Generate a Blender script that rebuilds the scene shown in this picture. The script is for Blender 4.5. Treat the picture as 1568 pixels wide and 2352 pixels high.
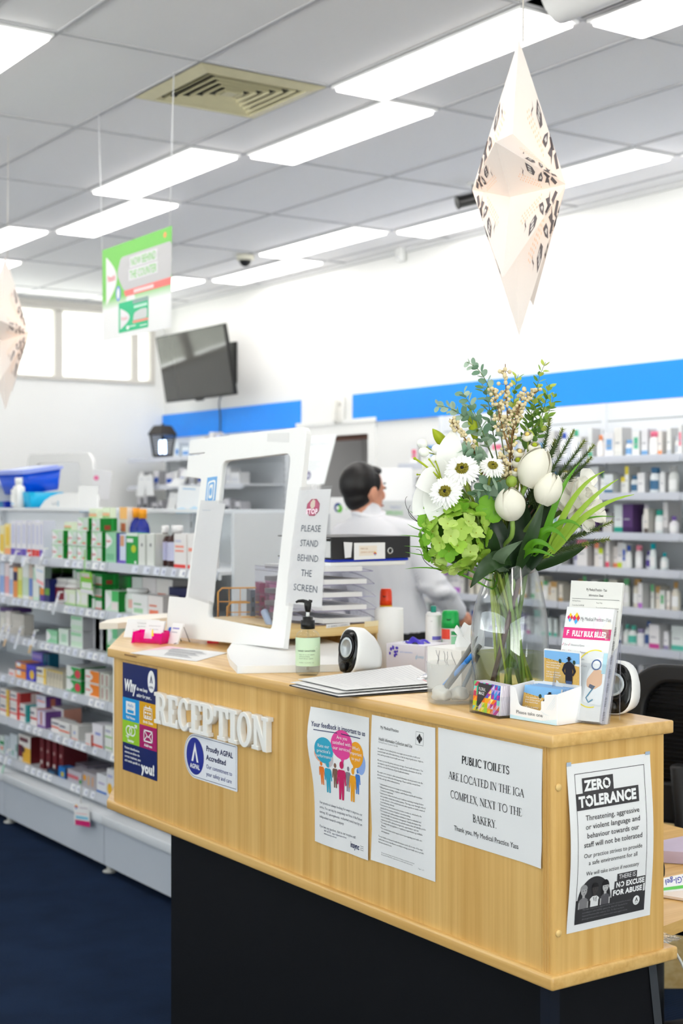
import bpy, bmesh, math, random
from mathutils import Vector, Matrix
R = random.Random(7)
PI = math.pi
for o in list(bpy.data.objects): bpy.data.objects.remove(o)
SC = bpy.context.scene; COL = SC.collection

# ------------------------------------------------------------------ camera
YAW = .5994; FPX = 3287.0; HZ = 1153.5; CAMZ = 1.56
cd = bpy.data.cameras.new('camera'); cam = bpy.data.objects.new('camera', cd); COL.objects.link(cam)
cam.location = (0, 0, CAMZ); cam.rotation_euler = (PI/2, 0, -YAW)
cd.sensor_fit = 'HORIZONTAL'; cd.sensor_width = 24.0; cd.lens = FPX/1568*24.0
cd.shift_y = -22.5/1568
cd.clip_start = .05; cd.clip_end = 200
cd.dof.use_dof = True; cd.dof.focus_distance = 2.78; cd.dof.aperture_fstop = 5.0
SC.camera = cam
# ------------------------------------------------------------------ exposure, sky
vs = SC.view_settings
vs.view_transform = 'Standard'; vs.look = 'None'; vs.gamma = 1.0; vs.use_curve_mapping = False
vs.exposure = .4
PANEL = 7.2; SKY = 7.0; LANTERN = .9
wd = bpy.data.worlds.new('sky'); SC.world = wd; wd.use_nodes = True
bg = wd.node_tree.nodes['Background']; bg.inputs[0].default_value = (1.0, .985, .96, 1); bg.inputs[1].default_value = SKY
_t = wd.node_tree; _tc = _t.nodes.new('ShaderNodeTexCoord'); _sx = _t.nodes.new('ShaderNodeSeparateXYZ'); _cr = _t.nodes.new('ShaderNodeValToRGB')   # extra brightness added below the horizon to lift the ceiling, softer sky above
_t.links.new(_tc.outputs['Generated'], _sx.inputs[0]); _mr = _t.nodes.new('ShaderNodeMapRange'); _mr.inputs[1].default_value = -.15; _mr.inputs[2].default_value = .15; _t.links.new(_sx.outputs['Z'], _mr.inputs[0]); _t.links.new(_mr.outputs[0], _cr.inputs[0])
_cr.color_ramp.elements[0].color = (1, .975, .94, 1); _cr.color_ramp.elements[1].color = (.34, .36, .38, 1); _t.links.new(_cr.outputs[0], bg.inputs[0])

# ------------------------------------------------------------------ view-ray helpers (pixel of the photo + a real plane or depth)
_s, _c = math.sin(YAW), math.cos(YAW)
AW = Vector((_s, _c, 0)); RT = Vector((_c, -_s, 0)); UP = Vector((0, 0, 1)); CAM = Vector((0, 0, CAMZ))
def ray(u, v): return AW + RT*((u-784)/FPX) + UP*((HZ-v)/FPX)
def atX(u, v, x): r = ray(u, v); return CAM + r*(x/r.x)
def atY(u, v, y): r = ray(u, v); return CAM + r*(y/r.y)
def atZ(u, v, z): r = ray(u, v); return CAM + r*((z-CAMZ)/r.z)
def atD(u, v, d): return CAM + ray(u, v)*d
def yX(u, x): return atX(u, HZ, x).y

# ------------------------------------------------------------------ materials
def lin(c):
    if isinstance(c, str): c = tuple(int(c[i:i+2], 16) for i in (0, 2, 4))
    out = []
    for x in c[:3]:
        x /= 255.0; out.append(x/12.92 if x <= .04045 else ((x+.055)/1.055)**2.4)
    return (*out, 1)
def newmat(name):
    m = bpy.data.materials.new(name); m.use_nodes = True
    nt = m.node_tree; return m, nt, nt.nodes['Principled BSDF']
_mc = {}
def C(col, rough=.5, metal=0, spec=.4, name=None, noise=0, nscale=30, trans=0, emit=0, ecol=None):
    """plain coloured surface, optionally broken up with procedural noise"""
    key = (col, rough, metal, spec, noise, nscale, trans, emit, ecol)
    if key in _mc: return _mc[key]
    m, nt, b = newmat(name or 'surface')
    b.inputs['Base Color'].default_value = lin(col); b.inputs['Roughness'].default_value = rough
    b.inputs['Metallic'].default_value = metal; b.inputs['Specular IOR Level'].default_value = spec
    if noise:
        tc = nt.nodes.new('ShaderNodeTexCoord'); n = nt.nodes.new('ShaderNodeTexNoise'); n.inputs['Scale'].default_value = nscale
        r = nt.nodes.new('ShaderNodeMix'); r.data_type = 'RGBA'; r.blend_type = 'MULTIPLY'; r.inputs[0].default_value = 1
        cr = nt.nodes.new('ShaderNodeValToRGB'); cr.color_ramp.elements[0].color = (1-noise,)*3+(1,); cr.color_ramp.elements[1].color = (1, 1, 1, 1)
        nt.links.new(tc.outputs['Object'], n.inputs['Vector']); nt.links.new(n.outputs['Fac'], cr.inputs[0])
        r.inputs[6].default_value = lin(col); nt.links.new(cr.outputs[0], r.inputs[7]); nt.links.new(r.outputs[2], b.inputs['Base Color'])
    if emit:
        b.inputs['Emission Color'].default_value = lin(ecol or col); b.inputs['Emission Strength'].default_value = emit
    if trans:                                   # thin translucent sheet: leaves, petals, paper
        t = nt.nodes.new('ShaderNodeBsdfTranslucent'); t.inputs[0].default_value = lin(col)
        mx = nt.nodes.new('ShaderNodeMixShader'); mx.inputs[0].default_value = trans
        nt.links.new(b.outputs[0], mx.inputs[1]); nt.links.new(t.outputs[0], mx.inputs[2])
        nt.links.new(mx.outputs[0], nt.nodes['Material Output'].inputs[0])
    _mc[key] = m
    return m
def clear(name, tint=(255, 255, 255), gloss=1.0, rough=.03, ior=1.45, haze=0.0, hazecol=(235, 235, 238), power=5):
    """thin clear plastic or glass: tinted see-through with fresnel gloss, optional milky part"""
    m, nt, b = newmat(name); nt.nodes.remove(b)
    tr = nt.nodes.new('ShaderNodeBsdfTransparent'); tr.inputs[0].default_value = lin(tint)
    gl = nt.nodes.new('ShaderNodeBsdfGlossy'); gl.inputs['Roughness'].default_value = rough
    ge = nt.nodes.new('ShaderNodeNewGeometry'); dt = nt.nodes.new('ShaderNodeVectorMath'); dt.operation = 'DOT_PRODUCT'
    nt.links.new(ge.outputs['Normal'], dt.inputs[0]); nt.links.new(ge.outputs['Incoming'], dt.inputs[1])
    ab = nt.nodes.new('ShaderNodeMath'); ab.operation = 'ABSOLUTE'; nt.links.new(dt.outputs['Value'], ab.inputs[0])
    om = nt.nodes.new('ShaderNodeMath'); om.operation = 'SUBTRACT'; om.inputs[0].default_value = 1; nt.links.new(ab.outputs[0], om.inputs[1])
    pw = nt.nodes.new('ShaderNodeMath'); pw.operation = 'POWER'; pw.inputs[1].default_value = power; nt.links.new(om.outputs[0], pw.inputs[0])
    f0 = ((ior-1)/(ior+1))**2
    mu = nt.nodes.new('ShaderNodeMath'); mu.operation = 'MULTIPLY_ADD'; mu.inputs[1].default_value = (1-f0)*gloss*.6; mu.inputs[2].default_value = f0*gloss; mu.use_clamp = True
    nt.links.new(pw.outputs[0], mu.inputs[0])
    src = tr
    if haze:
        df = nt.nodes.new('ShaderNodeBsdfTranslucent'); df.inputs[0].default_value = lin(hazecol)
        d2 = nt.nodes.new('ShaderNodeBsdfDiffuse'); d2.inputs[0].default_value = lin(hazecol)
        ad = nt.nodes.new('ShaderNodeMixShader'); ad.inputs[0].default_value = .5
        nt.links.new(df.outputs[0], ad.inputs[1]); nt.links.new(d2.outputs[0], ad.inputs[2])
        h = nt.nodes.new('ShaderNodeMixShader'); h.inputs[0].default_value = haze
        nt.links.new(tr.outputs[0], h.inputs[1]); nt.links.new(ad.outputs[0], h.inputs[2]); src = h
    mx = nt.nodes.new('ShaderNodeMixShader')
    nt.links.new(mu.outputs[0], mx.inputs[0]); nt.links.new(src.outputs[0], mx.inputs[1]); nt.links.new(gl.outputs[0], mx.inputs[2])
    nt.links.new(mx.outputs[0], nt.nodes['Material Output'].inputs[0])
    return m
def woodmat(name, axis, c0=(226, 186, 116), c1=(204, 158, 86), rough=.38, spec=.35):
    """pine laminate: streaks stretched along one axis"""
    m, nt, b = newmat(name); N = nt.nodes.new; L = nt.links.new
    tc = N('ShaderNodeTexCoord'); mp = N('ShaderNodeMapping'); sc = [52, 52, 52]; sc[axis] = 1.1
    mp.inputs['Scale'].default_value = sc; L(tc.outputs['Object'], mp.inputs[0])
    n1 = N('ShaderNodeTexNoise'); n1.inputs['Scale'].default_value = 1.0; n1.inputs['Detail'].default_value = 5; n1.inputs['Distortion'].default_value = .35
    L(mp.outputs[0], n1.inputs['Vector'])
    mp2 = N('ShaderNodeMapping'); s2 = [160, 160, 160]; s2[axis] = 5; mp2.inputs['Scale'].default_value = s2; L(tc.outputs['Object'], mp2.inputs[0])
    n2 = N('ShaderNodeTexNoise'); n2.inputs['Detail'].default_value = 3; n2.inputs['Scale'].default_value = 1.0; L(mp2.outputs[0], n2.inputs['Vector'])
    mx = N('ShaderNodeMath'); mx.operation = 'MULTIPLY_ADD'; mx.inputs[1].default_value = .3; L(n2.outputs['Fac'], mx.inputs[0]); L(n1.outputs['Fac'], mx.inputs[2])
    cr = N('ShaderNodeValToRGB'); e = cr.color_ramp.elements
    e[0].position = .48; e[0].color = lin(c0); e[1].position = .86; e[1].color = lin(c1)
    L(mx.outputs[0], cr.inputs[0]); L(cr.outputs[0], b.inputs['Base Color'])
    b.inputs['Roughness'].default_value = rough; b.inputs['Specular IOR Level'].default_value = spec
    return m
def emis(name, col, st):
    m, nt, b = newmat(name); nt.nodes.remove(b)
    e = nt.nodes.new('ShaderNodeEmission'); e.inputs[0].default_value = lin(col); e.inputs[1].default_value = st
    nt.links.new(e.outputs[0], nt.nodes['Material Output'].inputs[0]); return m

WHITE = C((242, 242, 240), .5, name='white_paint'); PAPER = C((243, 243, 243), .6, name='paper', trans=.12)
INK = C((38, 36, 38), .6, name='black_ink'); GREYINK = C((120, 120, 124), .6, name='grey_ink'); PWHITE = C((240, 240, 240), .6, name='white_print')
BLACKP = C((16, 16, 17), .35, name='black_plastic'); WPLAST = C((238, 238, 236), .3, name='white_plastic')
CHROME = C((200, 200, 200), .25, 1, name='metal'); GREYM = C((196, 199, 204), .45, name='grey_powder_coat')
SHELFM = C((226, 229, 233), .4, name='shelf_coat'); NAVY = C((24, 33, 88), .55)
ACRYL = clear('clear_acrylic', (250, 251, 252), 1.0, .02, 1.49)
EDGE = clear('acrylic_edge', (244, 245, 250), .3, .1, 1.5, .14, (232, 232, 244))
POUCH = clear('glossy_pouch', (253, 253, 254), 2.6, .1, 1.5, .12, (250, 250, 252))
WOODV = woodmat('pine_upright', 2); WOODX = woodmat('pine_edge_x', 0); WOODY = woodmat('pine_edge_y', 1, rough=.3, spec=.75)

# ------------------------------------------------------------------ mesh builder
class MB:
    def __init__(s): s.v = []; s.f = []; s.m = []; s.sm = []; s.mats = []
    def mi(s, mat):
        if mat not in s.mats: s.mats.append(mat)
        return s.mats.index(mat)
    def add(s, vs, fs, mat, smooth=False, T=None):
        o = len(s.v); k = s.mi(mat)
        for p in vs:
            p = Vector(p); s.v.append(T @ p if T else p)
        for f in fs:
            s.f.append([o+i for i in f]); s.m.append(k); s.sm.append(smooth)
        return s
    def box(s, c, d, mat, T=None, bev=0, seg=2):
        x, y, z = d[0]/2, d[1]/2, d[2]/2
        if bev:
            bm = bmesh.new(); bmesh.ops.create_cube(bm, size=1)
            for v in bm.verts: v.co = Vector((v.co.x*d[0], v.co.y*d[1], v.co.z*d[2]))
            bmesh.ops.bevel(bm, geom=bm.edges[:], offset=bev, segments=seg, affect='EDGES', profile=.5)
            bm.verts.index_update()
            vs = [v.co + Vector(c) for v in bm.verts]; fs = [[v.index for v in f.verts] for f in bm.faces]; bm.free()
            return s.add(vs, fs, mat, True, T)
        vs = [(c[0]+a*x, c[1]+b*y, c[2]+e*z) for a in (-1, 1) for b in (-1, 1) for e in (-1, 1)]
        return s.add(vs, [(0, 1, 3, 2), (4, 6, 7, 5), (0, 4, 5, 1), (2, 3, 7, 6), (0, 2, 6, 4), (1, 5, 7, 3)], mat, False, T)
    def bx(s, x0, x1, y0, y1, z0, z1, mat, bev=0):
        return s.box(((x0+x1)/2, (y0+y1)/2, (z0+z1)/2), (x1-x0, y1-y0, z1-z0), mat, None, bev)
    def lathe(s, prof, mat, n=24, T=None, cap=True, smooth=True, sx=1, sy=1):
        vs = []; fs = []
        for r, z in prof:
            for i in range(n):
                a = 2*PI*i/n; vs.append((r*math.cos(a)*sx, r*math.sin(a)*sy, z))
        for j in range(len(prof)-1):
            for i in range(n):
                k = (i+1) % n; fs.append((j*n+i, j*n+k, (j+1)*n+k, (j+1)*n+i))
        if cap:
            if prof[0][0] > 1e-6: fs.append(list(range(n))[::-1])
            if prof[-1][0] > 1e-6: fs.append([(len(prof)-1)*n+i for i in range(n)])
        return s.add(vs, fs, mat, smooth, T)
    def tube(s, pts, r, mat, n=8, cap=True, T=None):
        pts = [Vector(p) for p in pts]; m = len(pts)
        rr = r if isinstance(r, (list, tuple)) else [r]*m
        vs = []; fs = []; prev = None
        for i, p in enumerate(pts):
            t = (pts[min(i+1, m-1)] - pts[max(i-1, 0)])
            if t.length < 1e-9: t = Vector((0, 0, 1))
            t.normalize()
            if prev is None:
                a = Vector((0, 0, 1)) if abs(t.z) < .9 else Vector((1, 0, 0)); x = t.cross(a).normalized()
            else:
                x = prev - t*prev.dot(t)
                x = x.normalized() if x.length > 1e-6 else t.orthogonal().normalized()
            prev = x; y = t.cross(x)
            for k in range(n):
                a = 2*PI*k/n; vs.append(p + (x*math.cos(a)+y*math.sin(a))*rr[i])
        for i in range(m-1):
            for k in range(n):
                q = (k+1) % n; fs.append((i*n+k, i*n+q, (i+1)*n+q, (i+1)*n+k))
        if cap: fs.append(list(range(n))[::-1]); fs.append([(m-1)*n+k for k in range(n)])
        return s.add(vs, fs, mat, True, T)
    def prism(s, poly, h0, h1, mat, T=None, smooth=False):
        n = len(poly); vs = [(x, y, h0) for x, y in poly] + [(x, y, h1) for x, y in poly]
        fs = [list(range(n))[::-1], list(range(n, 2*n))] + [(i, (i+1) % n, n+(i+1) % n, n+i) for i in range(n)]
        return s.add(vs, fs, mat, smooth, T)
    def grid(s, fn, nu, nv, mat, smooth=True, T=None, wrap=False):
        vs = [fn(i/nu, j/nv) for j in range(nv+1) for i in range(nu+1)]
        fs = [(j*(nu+1)+i, j*(nu+1)+i+1, (j+1)*(nu+1)+i+1, (j+1)*(nu+1)+i) for j in range(nv) for i in range(nu)]
        return s.add(vs, fs, mat, smooth, T)
    def ball(s, c, r, mat, nu=10, nv=6, sc=(1, 1, 1), T=None):
        prof = [(max(1e-7, r*math.sin(PI*j/nv)), -r*math.cos(PI*j/nv)) for j in range(nv+1)]
        M4 = Matrix.Translation(Vector(c)) @ Matrix.Diagonal((*sc, 1))
        return s.lathe(prof, mat, nu, (T @ M4) if T else M4, False)
    def build(s, name, parent=None, loc=None, rz=0):
        me = bpy.data.meshes.new(name)
        off = Vector((0, 0, 0))
        me.from_pydata([tuple(p) for p in s.v], [], s.f)
        for m in s.mats: me.materials.append(m)
        me.polygons.foreach_set('material_index', s.m); me.polygons.foreach_set('use_smooth', s.sm)
        me.update()
        o = bpy.data.objects.new(name, me); COL.objects.link(o)
        if parent: o.parent = parent
        if loc is not None: o.location = loc
        o.rotation_euler.z = rz
        return o
def tag(o, label, cat, group=None, kind=None):
    o['label'] = label; o['category'] = cat
    if group: o['group'] = group
    if kind: o['kind'] = kind
    return o
def thing(name, label, cat, loc=(0, 0, 0), rz=0, group=None):
    o = bpy.data.objects.new(name, None); o.empty_display_size = .05; COL.objects.link(o)
    o.location = loc; o.rotation_euler.z = rz
    return tag(o, label, cat, group)
def local(o):           # matrix taking world points into the thing's frame
    return (Matrix.Translation(Vector(o.location)) @ Matrix.Rotation(o.rotation_euler.z, 4, 'Z')).inverted()
def part(mb, name, parent, world=False, label=None):
    if world:
        M4 = local(parent); mb.v = [M4 @ p for p in mb.v]
    o = mb.build(name, parent)
    if label: o['label'] = label
    return o
def solo(mb, name, label, cat, loc=None, rz=0, group=None, base=True):
    """one-mesh thing; world-space mesh is re-origined to its own base"""
    if loc is None:
        n = len(mb.v); lo = Vector((sum(p.x for p in mb.v)/n, sum(p.y for p in mb.v)/n, min(p.z for p in mb.v)))
        mb.v = [p-lo for p in mb.v]; loc = lo
    return tag(mb.build(name, None, loc, rz), label, cat, group)
def struct(mb, name, label=None):
    o = mb.build(name); o['kind'] = 'structure'
    if label: o['label'] = label
    return o
def dup(root, loc, rz, label=None, group=None):
    r = root.copy(); COL.objects.link(r); r.location = loc; r.rotation_euler.z = rz
    if label: r['label'] = label
    if group: r['group'] = group
    for ch in list(root.children):
        c = ch.copy(); COL.objects.link(c); c.parent = r
        for g in ch.children:
            d = g.copy(); COL.objects.link(d); d.parent = c
    return r
def frame(o, x, y, z=None):
    x = Vector(x).normalized(); y = Vector(y).normalized(); z = x.cross(y).normalized(); y = z.cross(x)
    return Matrix(((x.x, y.x, z.x, o[0]), (x.y, y.y, z.y, o[1]), (x.z, y.z, z.z, o[2]), (0, 0, 0, 1)))
def bez(ps, n):
    ps = [Vector(p) for p in ps]; out = []
    for i in range(n+1):
        q = ps; t = i/n
        while len(q) > 1: q = [q[k].lerp(q[k+1], t) for k in range(len(q)-1)]
        out.append(q[0])
    return out

# ------------------------------------------------------------------ lettering
_tc = {}
def glyphs(s, bold=0, res=2):
    """outline of a line of text as flat polygons, cap height ~.73 of size 1"""
    k = (s, bold, res)
    if k not in _tc:
        cu = bpy.data.curves.new('t', 'FONT'); cu.body = s; cu.size = 1; cu.offset = bold; cu.space_character = 1+1.6*bold; cu.resolution_u = res; cu.fill_mode = 'BOTH'
        ob = bpy.data.objects.new('t', cu); me = bpy.data.meshes.new_from_object(ob)
        vs = [(v.co.x, v.co.y) for v in me.vertices]; fs = [list(p.vertices) for p in me.polygons]
        bpy.data.objects.remove(ob); bpy.data.curves.remove(cu); bpy.data.meshes.remove(me)
        w = max((x for x, y in vs), default=0); _tc[k] = (vs, fs, w)
    return _tc[k]
def arc(cx, cy, rx, ry, a0, a1, n=14): return [(cx+rx*math.cos(math.radians(a0+(a1-a0)*i/n)), cy+ry*math.sin(math.radians(a0+(a1-a0)*i/n))) for i in range(n+1)]
TH, TN = .135, .05
SERIF = {  # stroke-built roman capitals: (polyline, width) pairs, then serif bars (x, y, half width)
 'P': ([([(.16, 0), (.16, 1)], TH), (arc(.2, .73, .38, .25, 90, -90), .1), ([(.16, .98), (.24, .98)], TN), ([(.16, .48), (.24, .48)], TN)], [(.16, 0, .16), (.1, 1, .1)], .62),
 'U': ([([(.16, 1), (.16, .32)], TH), (arc(.42, .3, .26, .28, 180, 360), .07), ([(.68, .3), (.68, 1)], TN)], [(.16, 1, .15), (.68, 1, .14)], .84),
 'B': ([([(.16, 0), (.16, 1)], TH), (arc(.2, .75, .32, .23, 90, -90), .09), (arc(.2, .27, .38, .25, 90, -90), .1)], [(.12, 0, .12), (.12, 1, .12)], .66),
 'L': ([([(.16, 0), (.16, 1)], TH), ([(.16, .02), (.58, .02), (.6, .2)], TN)], [(.16, 0, .15), (.16, 1, .16)], .64),
 'I': ([([(.17, 0), (.17, 1)], TH)], [(.17, 0, .16), (.17, 1, .16)], .36),
 'C': ([(arc(.48, .5, .4, .49, 45, 315, 22), .09), ([(.76, .95), (.76, .7)], .04)], [], .82),
 'T': ([([(.4, 0), (.4, 1)], TH), ([(.06, .78), (.08, .98), (.72, .98), (.74, .78)], TN)], [(.4, 0, .16)], .8),
 'O': ([(arc(.5, .5, .42, .49, 0, 360, 28), .09)], [], 1.0),
 'E': ([([(.16, 0), (.16, 1)], TH), ([(.16, .98), (.56, .98), (.57, .8)], TN), ([(.16, .52), (.46, .52)], TN), ([(.16, .02), (.58, .02), (.61, .22)], TN)], [(.12, 0, .12), (.12, 1, .12)], .66),
 'S': ([(arc(.3, .74, .21, .24, 20, 270, 14)+arc(.3, .26, .23, .24, 90, -160, 14), .09)], [], .58),
 'A': ([([(.06, 0), (.42, 1)], TN), ([(.4, 1), (.74, 0)], TH), ([(.2, .36), (.6, .36)], TN)], [(.08, 0, .12), (.74, 0, .14)], .86),
 'R': ([([(.16, 0), (.16, 1)], TH), (arc(.2, .75, .34, .23, 90, -90), .09), ([(.3, .5), (.66, .02), (.78, .02)], .11)], [(.16, 0, .15), (.1, 1, .1)], .76),
 'D': ([([(.16, 0), (.16, 1)], TH), (arc(.2, .5, .56, .48, 90, -90, 18), .1)], [(.1, 0, .1), (.1, 1, .1)], .86),
 'N': ([([(.14, 0), (.14, 1)], TN), ([(.14, .98), (.72, .02)], TH), ([(.72, 0), (.72, 1)], TN)], [(.14, 0, .13), (.1, 1, .12), (.72, 1, .13)], .88),
 'H': ([([(.16, 0), (.16, 1)], TH), ([(.7, 0), (.7, 1)], TH), ([(.16, .51), (.7, .51)], TN)], [(.16, 0, .15), (.16, 1, .15), (.7, 0, .15), (.7, 1, .15)], .88),
 'G': ([(arc(.48, .5, .4, .49, 45, 320, 22), .09), ([(.78, .42), (.78, .1)], TH), ([(.76, .95), (.76, .72)], .04)], [(.76, .42, .15)], .9),
 'M': ([([(.12, 0), (.14, 1)], TN), ([(.16, 1), (.48, .02)], TH), ([(.48, .02), (.82, 1)], TN), ([(.84, 0), (.83, 1)], TH)], [(.12, 0, .12), (.1, 1, .1), (.84, 0, .14), (.86, 1, .1)], 1.02),
 'X': ([([(.1, 1), (.64, 0)], TH), ([(.1, 0), (.62, 1)], TN)], [(.12, 1, .13), (.62, 1, .11), (.1, 0, .11), (.64, 0, .13)], .76),
 'K': ([([(.16, 0), (.16, 1)], TH), ([(.18, .44), (.62, .98)], TN), ([(.32, .6), (.7, 0)], TH)], [(.16, 0, .15), (.16, 1, .15), (.62, 1, .12), (.7, 0, .14)], .8),
 'Y': ([([(.1, 1), (.38, .48)], TH), ([(.4, .46), (.66, 1)], TN), ([(.38, 0), (.38, .5)], TH)], [(.38, 0, .16), (.11, 1, .13), (.66, 1, .11)], .76),
 ',': ([([(.1, .08), (.12, -.02), (.05, -.16)], .09)], [], .26), '.': ([([(.1, 0), (.1, .11)], .12)], [], .26), ' ': ([], [], .3)}
def strip(pts, w):
    n = len(pts); vs = []; fs = []
    for i, p in enumerate(pts):
        a = Vector(pts[max(i-1, 0)]); b = Vector(pts[min(i+1, n-1)]); t = (b-a); t = t.normalized() if t.length else Vector((1, 0))
        nx = Vector((-t.y, t.x))*w/2; vs += [Vector(p)+nx, Vector(p)-nx]
    for i in range(n-1): fs.append((2*i, 2*i+1, 2*i+3, 2*i+2))
    return vs, fs
def seriftext(s, weight=1.0):
    vs = []; fs = []; x = 0
    for ch in s:
        st, se, adv = SERIF[ch]
        for pl, w in st:
            a, b = strip(pl, w*weight); o = len(vs); vs += [(p[0]+x, p[1]) for p in a]; fs += [[o+i for i in f] for f in b]
        for sx, sy, hw in se:
            o = len(vs); y0, y1 = (sy, sy+.04) if sy < .3 else (sy-.04, sy)
            vs += [(x+sx-hw, y0), (x+sx+hw, y0), (x+sx+hw, y1), (x+sx-hw, y1)]; fs.append([o, o+1, o+2, o+3])
        x += adv*.99
    return vs, fs, x
class Sheet(MB):
    """a printed sheet: page coordinates in mm, x right and y down from its top left corner"""
    def __init__(s, O, Rv, Uv, w, h, mat, bulge=None, th=.0004, nu=10, nv=14, back=True):
        super().__init__(); s.O = Vector(O); s.R = Vector(Rv).normalized(); s.U = Vector(Uv).normalized(); s.N = s.R.cross(s.U).normalized()
        s.w = w; s.h = h; s.b = bulge or (lambda a, b: 0)
        s.grid(lambda a, b: s.P(a*w, (1-b)*h, 0), nu, nv, mat)
        if back:
            s.grid(lambda a, b: s.P((1-a)*w, (1-b)*h, 0)-s.N*th, nu, nv, mat)
            if th > .0012:
                for p, q in (((0, 0), (w, 0)), ((w, 0), (w, h)), ((w, h), (0, h)), ((0, h), (0, 0))):
                    e = [s.P(p[0]+(q[0]-p[0])*i/nv, p[1]+(q[1]-p[1])*i/nv, 0) for i in range(nv+1)]
                    s.add(e+[x-s.N*th for x in e], [(i, i+1, nv+2+i, nv+1+i) for i in range(nv)], mat)
    def P(s, x, y, l): return s.O + s.R*(x/1000) - s.U*(y/1000) + s.N*(s.b(x/s.w, y/s.h) + l*.00035)
    def rect(s, x0, y0, x1, y1, mat, l=1, n=8):
        s.grid(lambda a, b: s.P(x0+(x1-x0)*a, y1+(y0-y1)*b, l), n, n, mat); return s
    def poly(s, pts, mat, l=1): s.add([s.P(x, y, l) for x, y in pts], [list(range(len(pts)))[::-1]], mat); return s
    def ell(s, cx, cy, rx, ry, mat, l=1, n=24, a0=0, a1=360): return s.poly(arc(cx, cy, rx, ry, a0, a1, n)[:(-1 if a1-a0 == 360 else None)], mat, l)
    def disc(s, cx, cy, rx, ry, mat, l=1): s.grid(lambda a, b: s.P(cx+rx*b*math.cos(2*PI*a), cy+ry*b*math.sin(2*PI*a), l), 28, 5, mat); return s
    def ring(s, cx, cy, rx, ry, w, mat, l=1, n=24, a0=0, a1=360):
        a, b = strip(arc(cx, cy, rx, ry, a0, a1, n), w); s.add([s.P(p[0], p[1], l) for p in a], b, mat); return s
    def line(s, pts, w, mat, l=1):
        a, b = strip(pts, w); s.add([s.P(p[0], p[1], l) for p in a], b, mat); return s
    def frm(s, x0, y0, x1, y1, w, mat, l=1):
        for r in ((x0, y0, x1, y0+w), (x0, y1-w, x1, y1), (x0, y0, x0+w, y1), (x1-w, y0, x1, y1)): s.rect(*r, mat, l, 8)
        return s
    def text(s, t, x, y, cap, mat, l=2, al='l', bold=0, sx=1.0, width=None, slant=0, serif=False, weight=1.0, res=2, flip=False):
        vs, fs, w = seriftext(t, weight) if serif else glyphs(t, bold, res)
        k = cap if serif else cap/.691
        if width: sx = width/(w*k)
        w *= k*sx; x0 = x-(w if al == 'r' else w/2 if al == 'c' else 0)
        if flip: pv = [s.P(x0+w-px*k*sx, y-cap+py*k, l) for px, py in vs]
        else: pv = [s.P(x0+px*k*sx+slant*py*k, y-py*k, l) for px, py in vs]
        s.add(pv, fs, mat); return s
# ================================================================== ROOM
ZC = 3.3; WX = 5.9; WY = 11.44; LX = -3.2; FY = -3.6
def carpet():
    m, nt, b = newmat('navy_carpet'); N = nt.nodes.new; L = nt.links.new
    tc = N('ShaderNodeTexCoord'); n1 = N('ShaderNodeTexNoise'); n1.inputs['Scale'].default_value = 420; n1.inputs['Detail'].default_value = 2; L(tc.outputs['Object'], n1.inputs['Vector'])
    n2 = N('ShaderNodeTexNoise'); n2.inputs['Scale'].default_value = 6; L(tc.outputs['Object'], n2.inputs['Vector'])
    wv = N('ShaderNodeTexWave'); wv.bands_direction = 'Y'; wv.inputs['Scale'].default_value = 22; wv.inputs['Distortion'].default_value = .6; L(tc.outputs['Object'], wv.inputs['Vector'])
    a = N('ShaderNodeMath'); a.operation = 'MULTIPLY_ADD'; a.inputs[1].default_value = .35; L(wv.outputs['Fac'], a.inputs[0]); L(n1.outputs['Fac'], a.inputs[2])
    a2 = N('ShaderNodeMath'); a2.operation = 'MULTIPLY_ADD'; a2.inputs[1].default_value = .5; L(n2.outputs['Fac'], a2.inputs[0]); L(a.outputs[0], a2.inputs[2])
    cr = N('ShaderNodeValToRGB'); e = cr.color_ramp.elements; e[0].position = .5; e[0].color = lin((5, 13, 28)); e[1].position = 1.05; e[1].color = lin((28, 46, 74))
    L(a2.outputs[0], cr.inputs[0]); L(cr.outputs[0], b.inputs['Base Color']); b.inputs['Roughness'].default_value = .95; b.inputs['Specular IOR Level'].default_value = .1
    bp = N('ShaderNodeBump'); bp.inputs['Strength'].default_value = .6; bp.inputs['Distance'].default_value = .004; L(a.outputs[0], bp.inputs['Height']); L(bp.outputs[0], b.inputs['Normal'])
    return m
CARPET = carpet()
mb = MB(); mb.bx(LX-.1, WX+3.5, FY-.1, WY+.1, -.1, 0, CARPET); struct(mb, 'floor', 'dark blue ribbed carpet')
WALLP = C((240, 240, 238), .55, name='white_wall_paint', noise=.02, nscale=3)
# wall_right with a doorway
DY0, DY1, DZ = 8.26, 9.12, 2.06
mb = MB()
mb.bx(WX, WX+.12, FY, DY0, 0, ZC+.3, WALLP); mb.bx(WX, WX+.12, DY1, WY, 0, ZC+.3, WALLP); mb.bx(WX, WX+.12, DY0, DY1, DZ, ZC+.3, WALLP)
struct(mb, 'wall_right')
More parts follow.
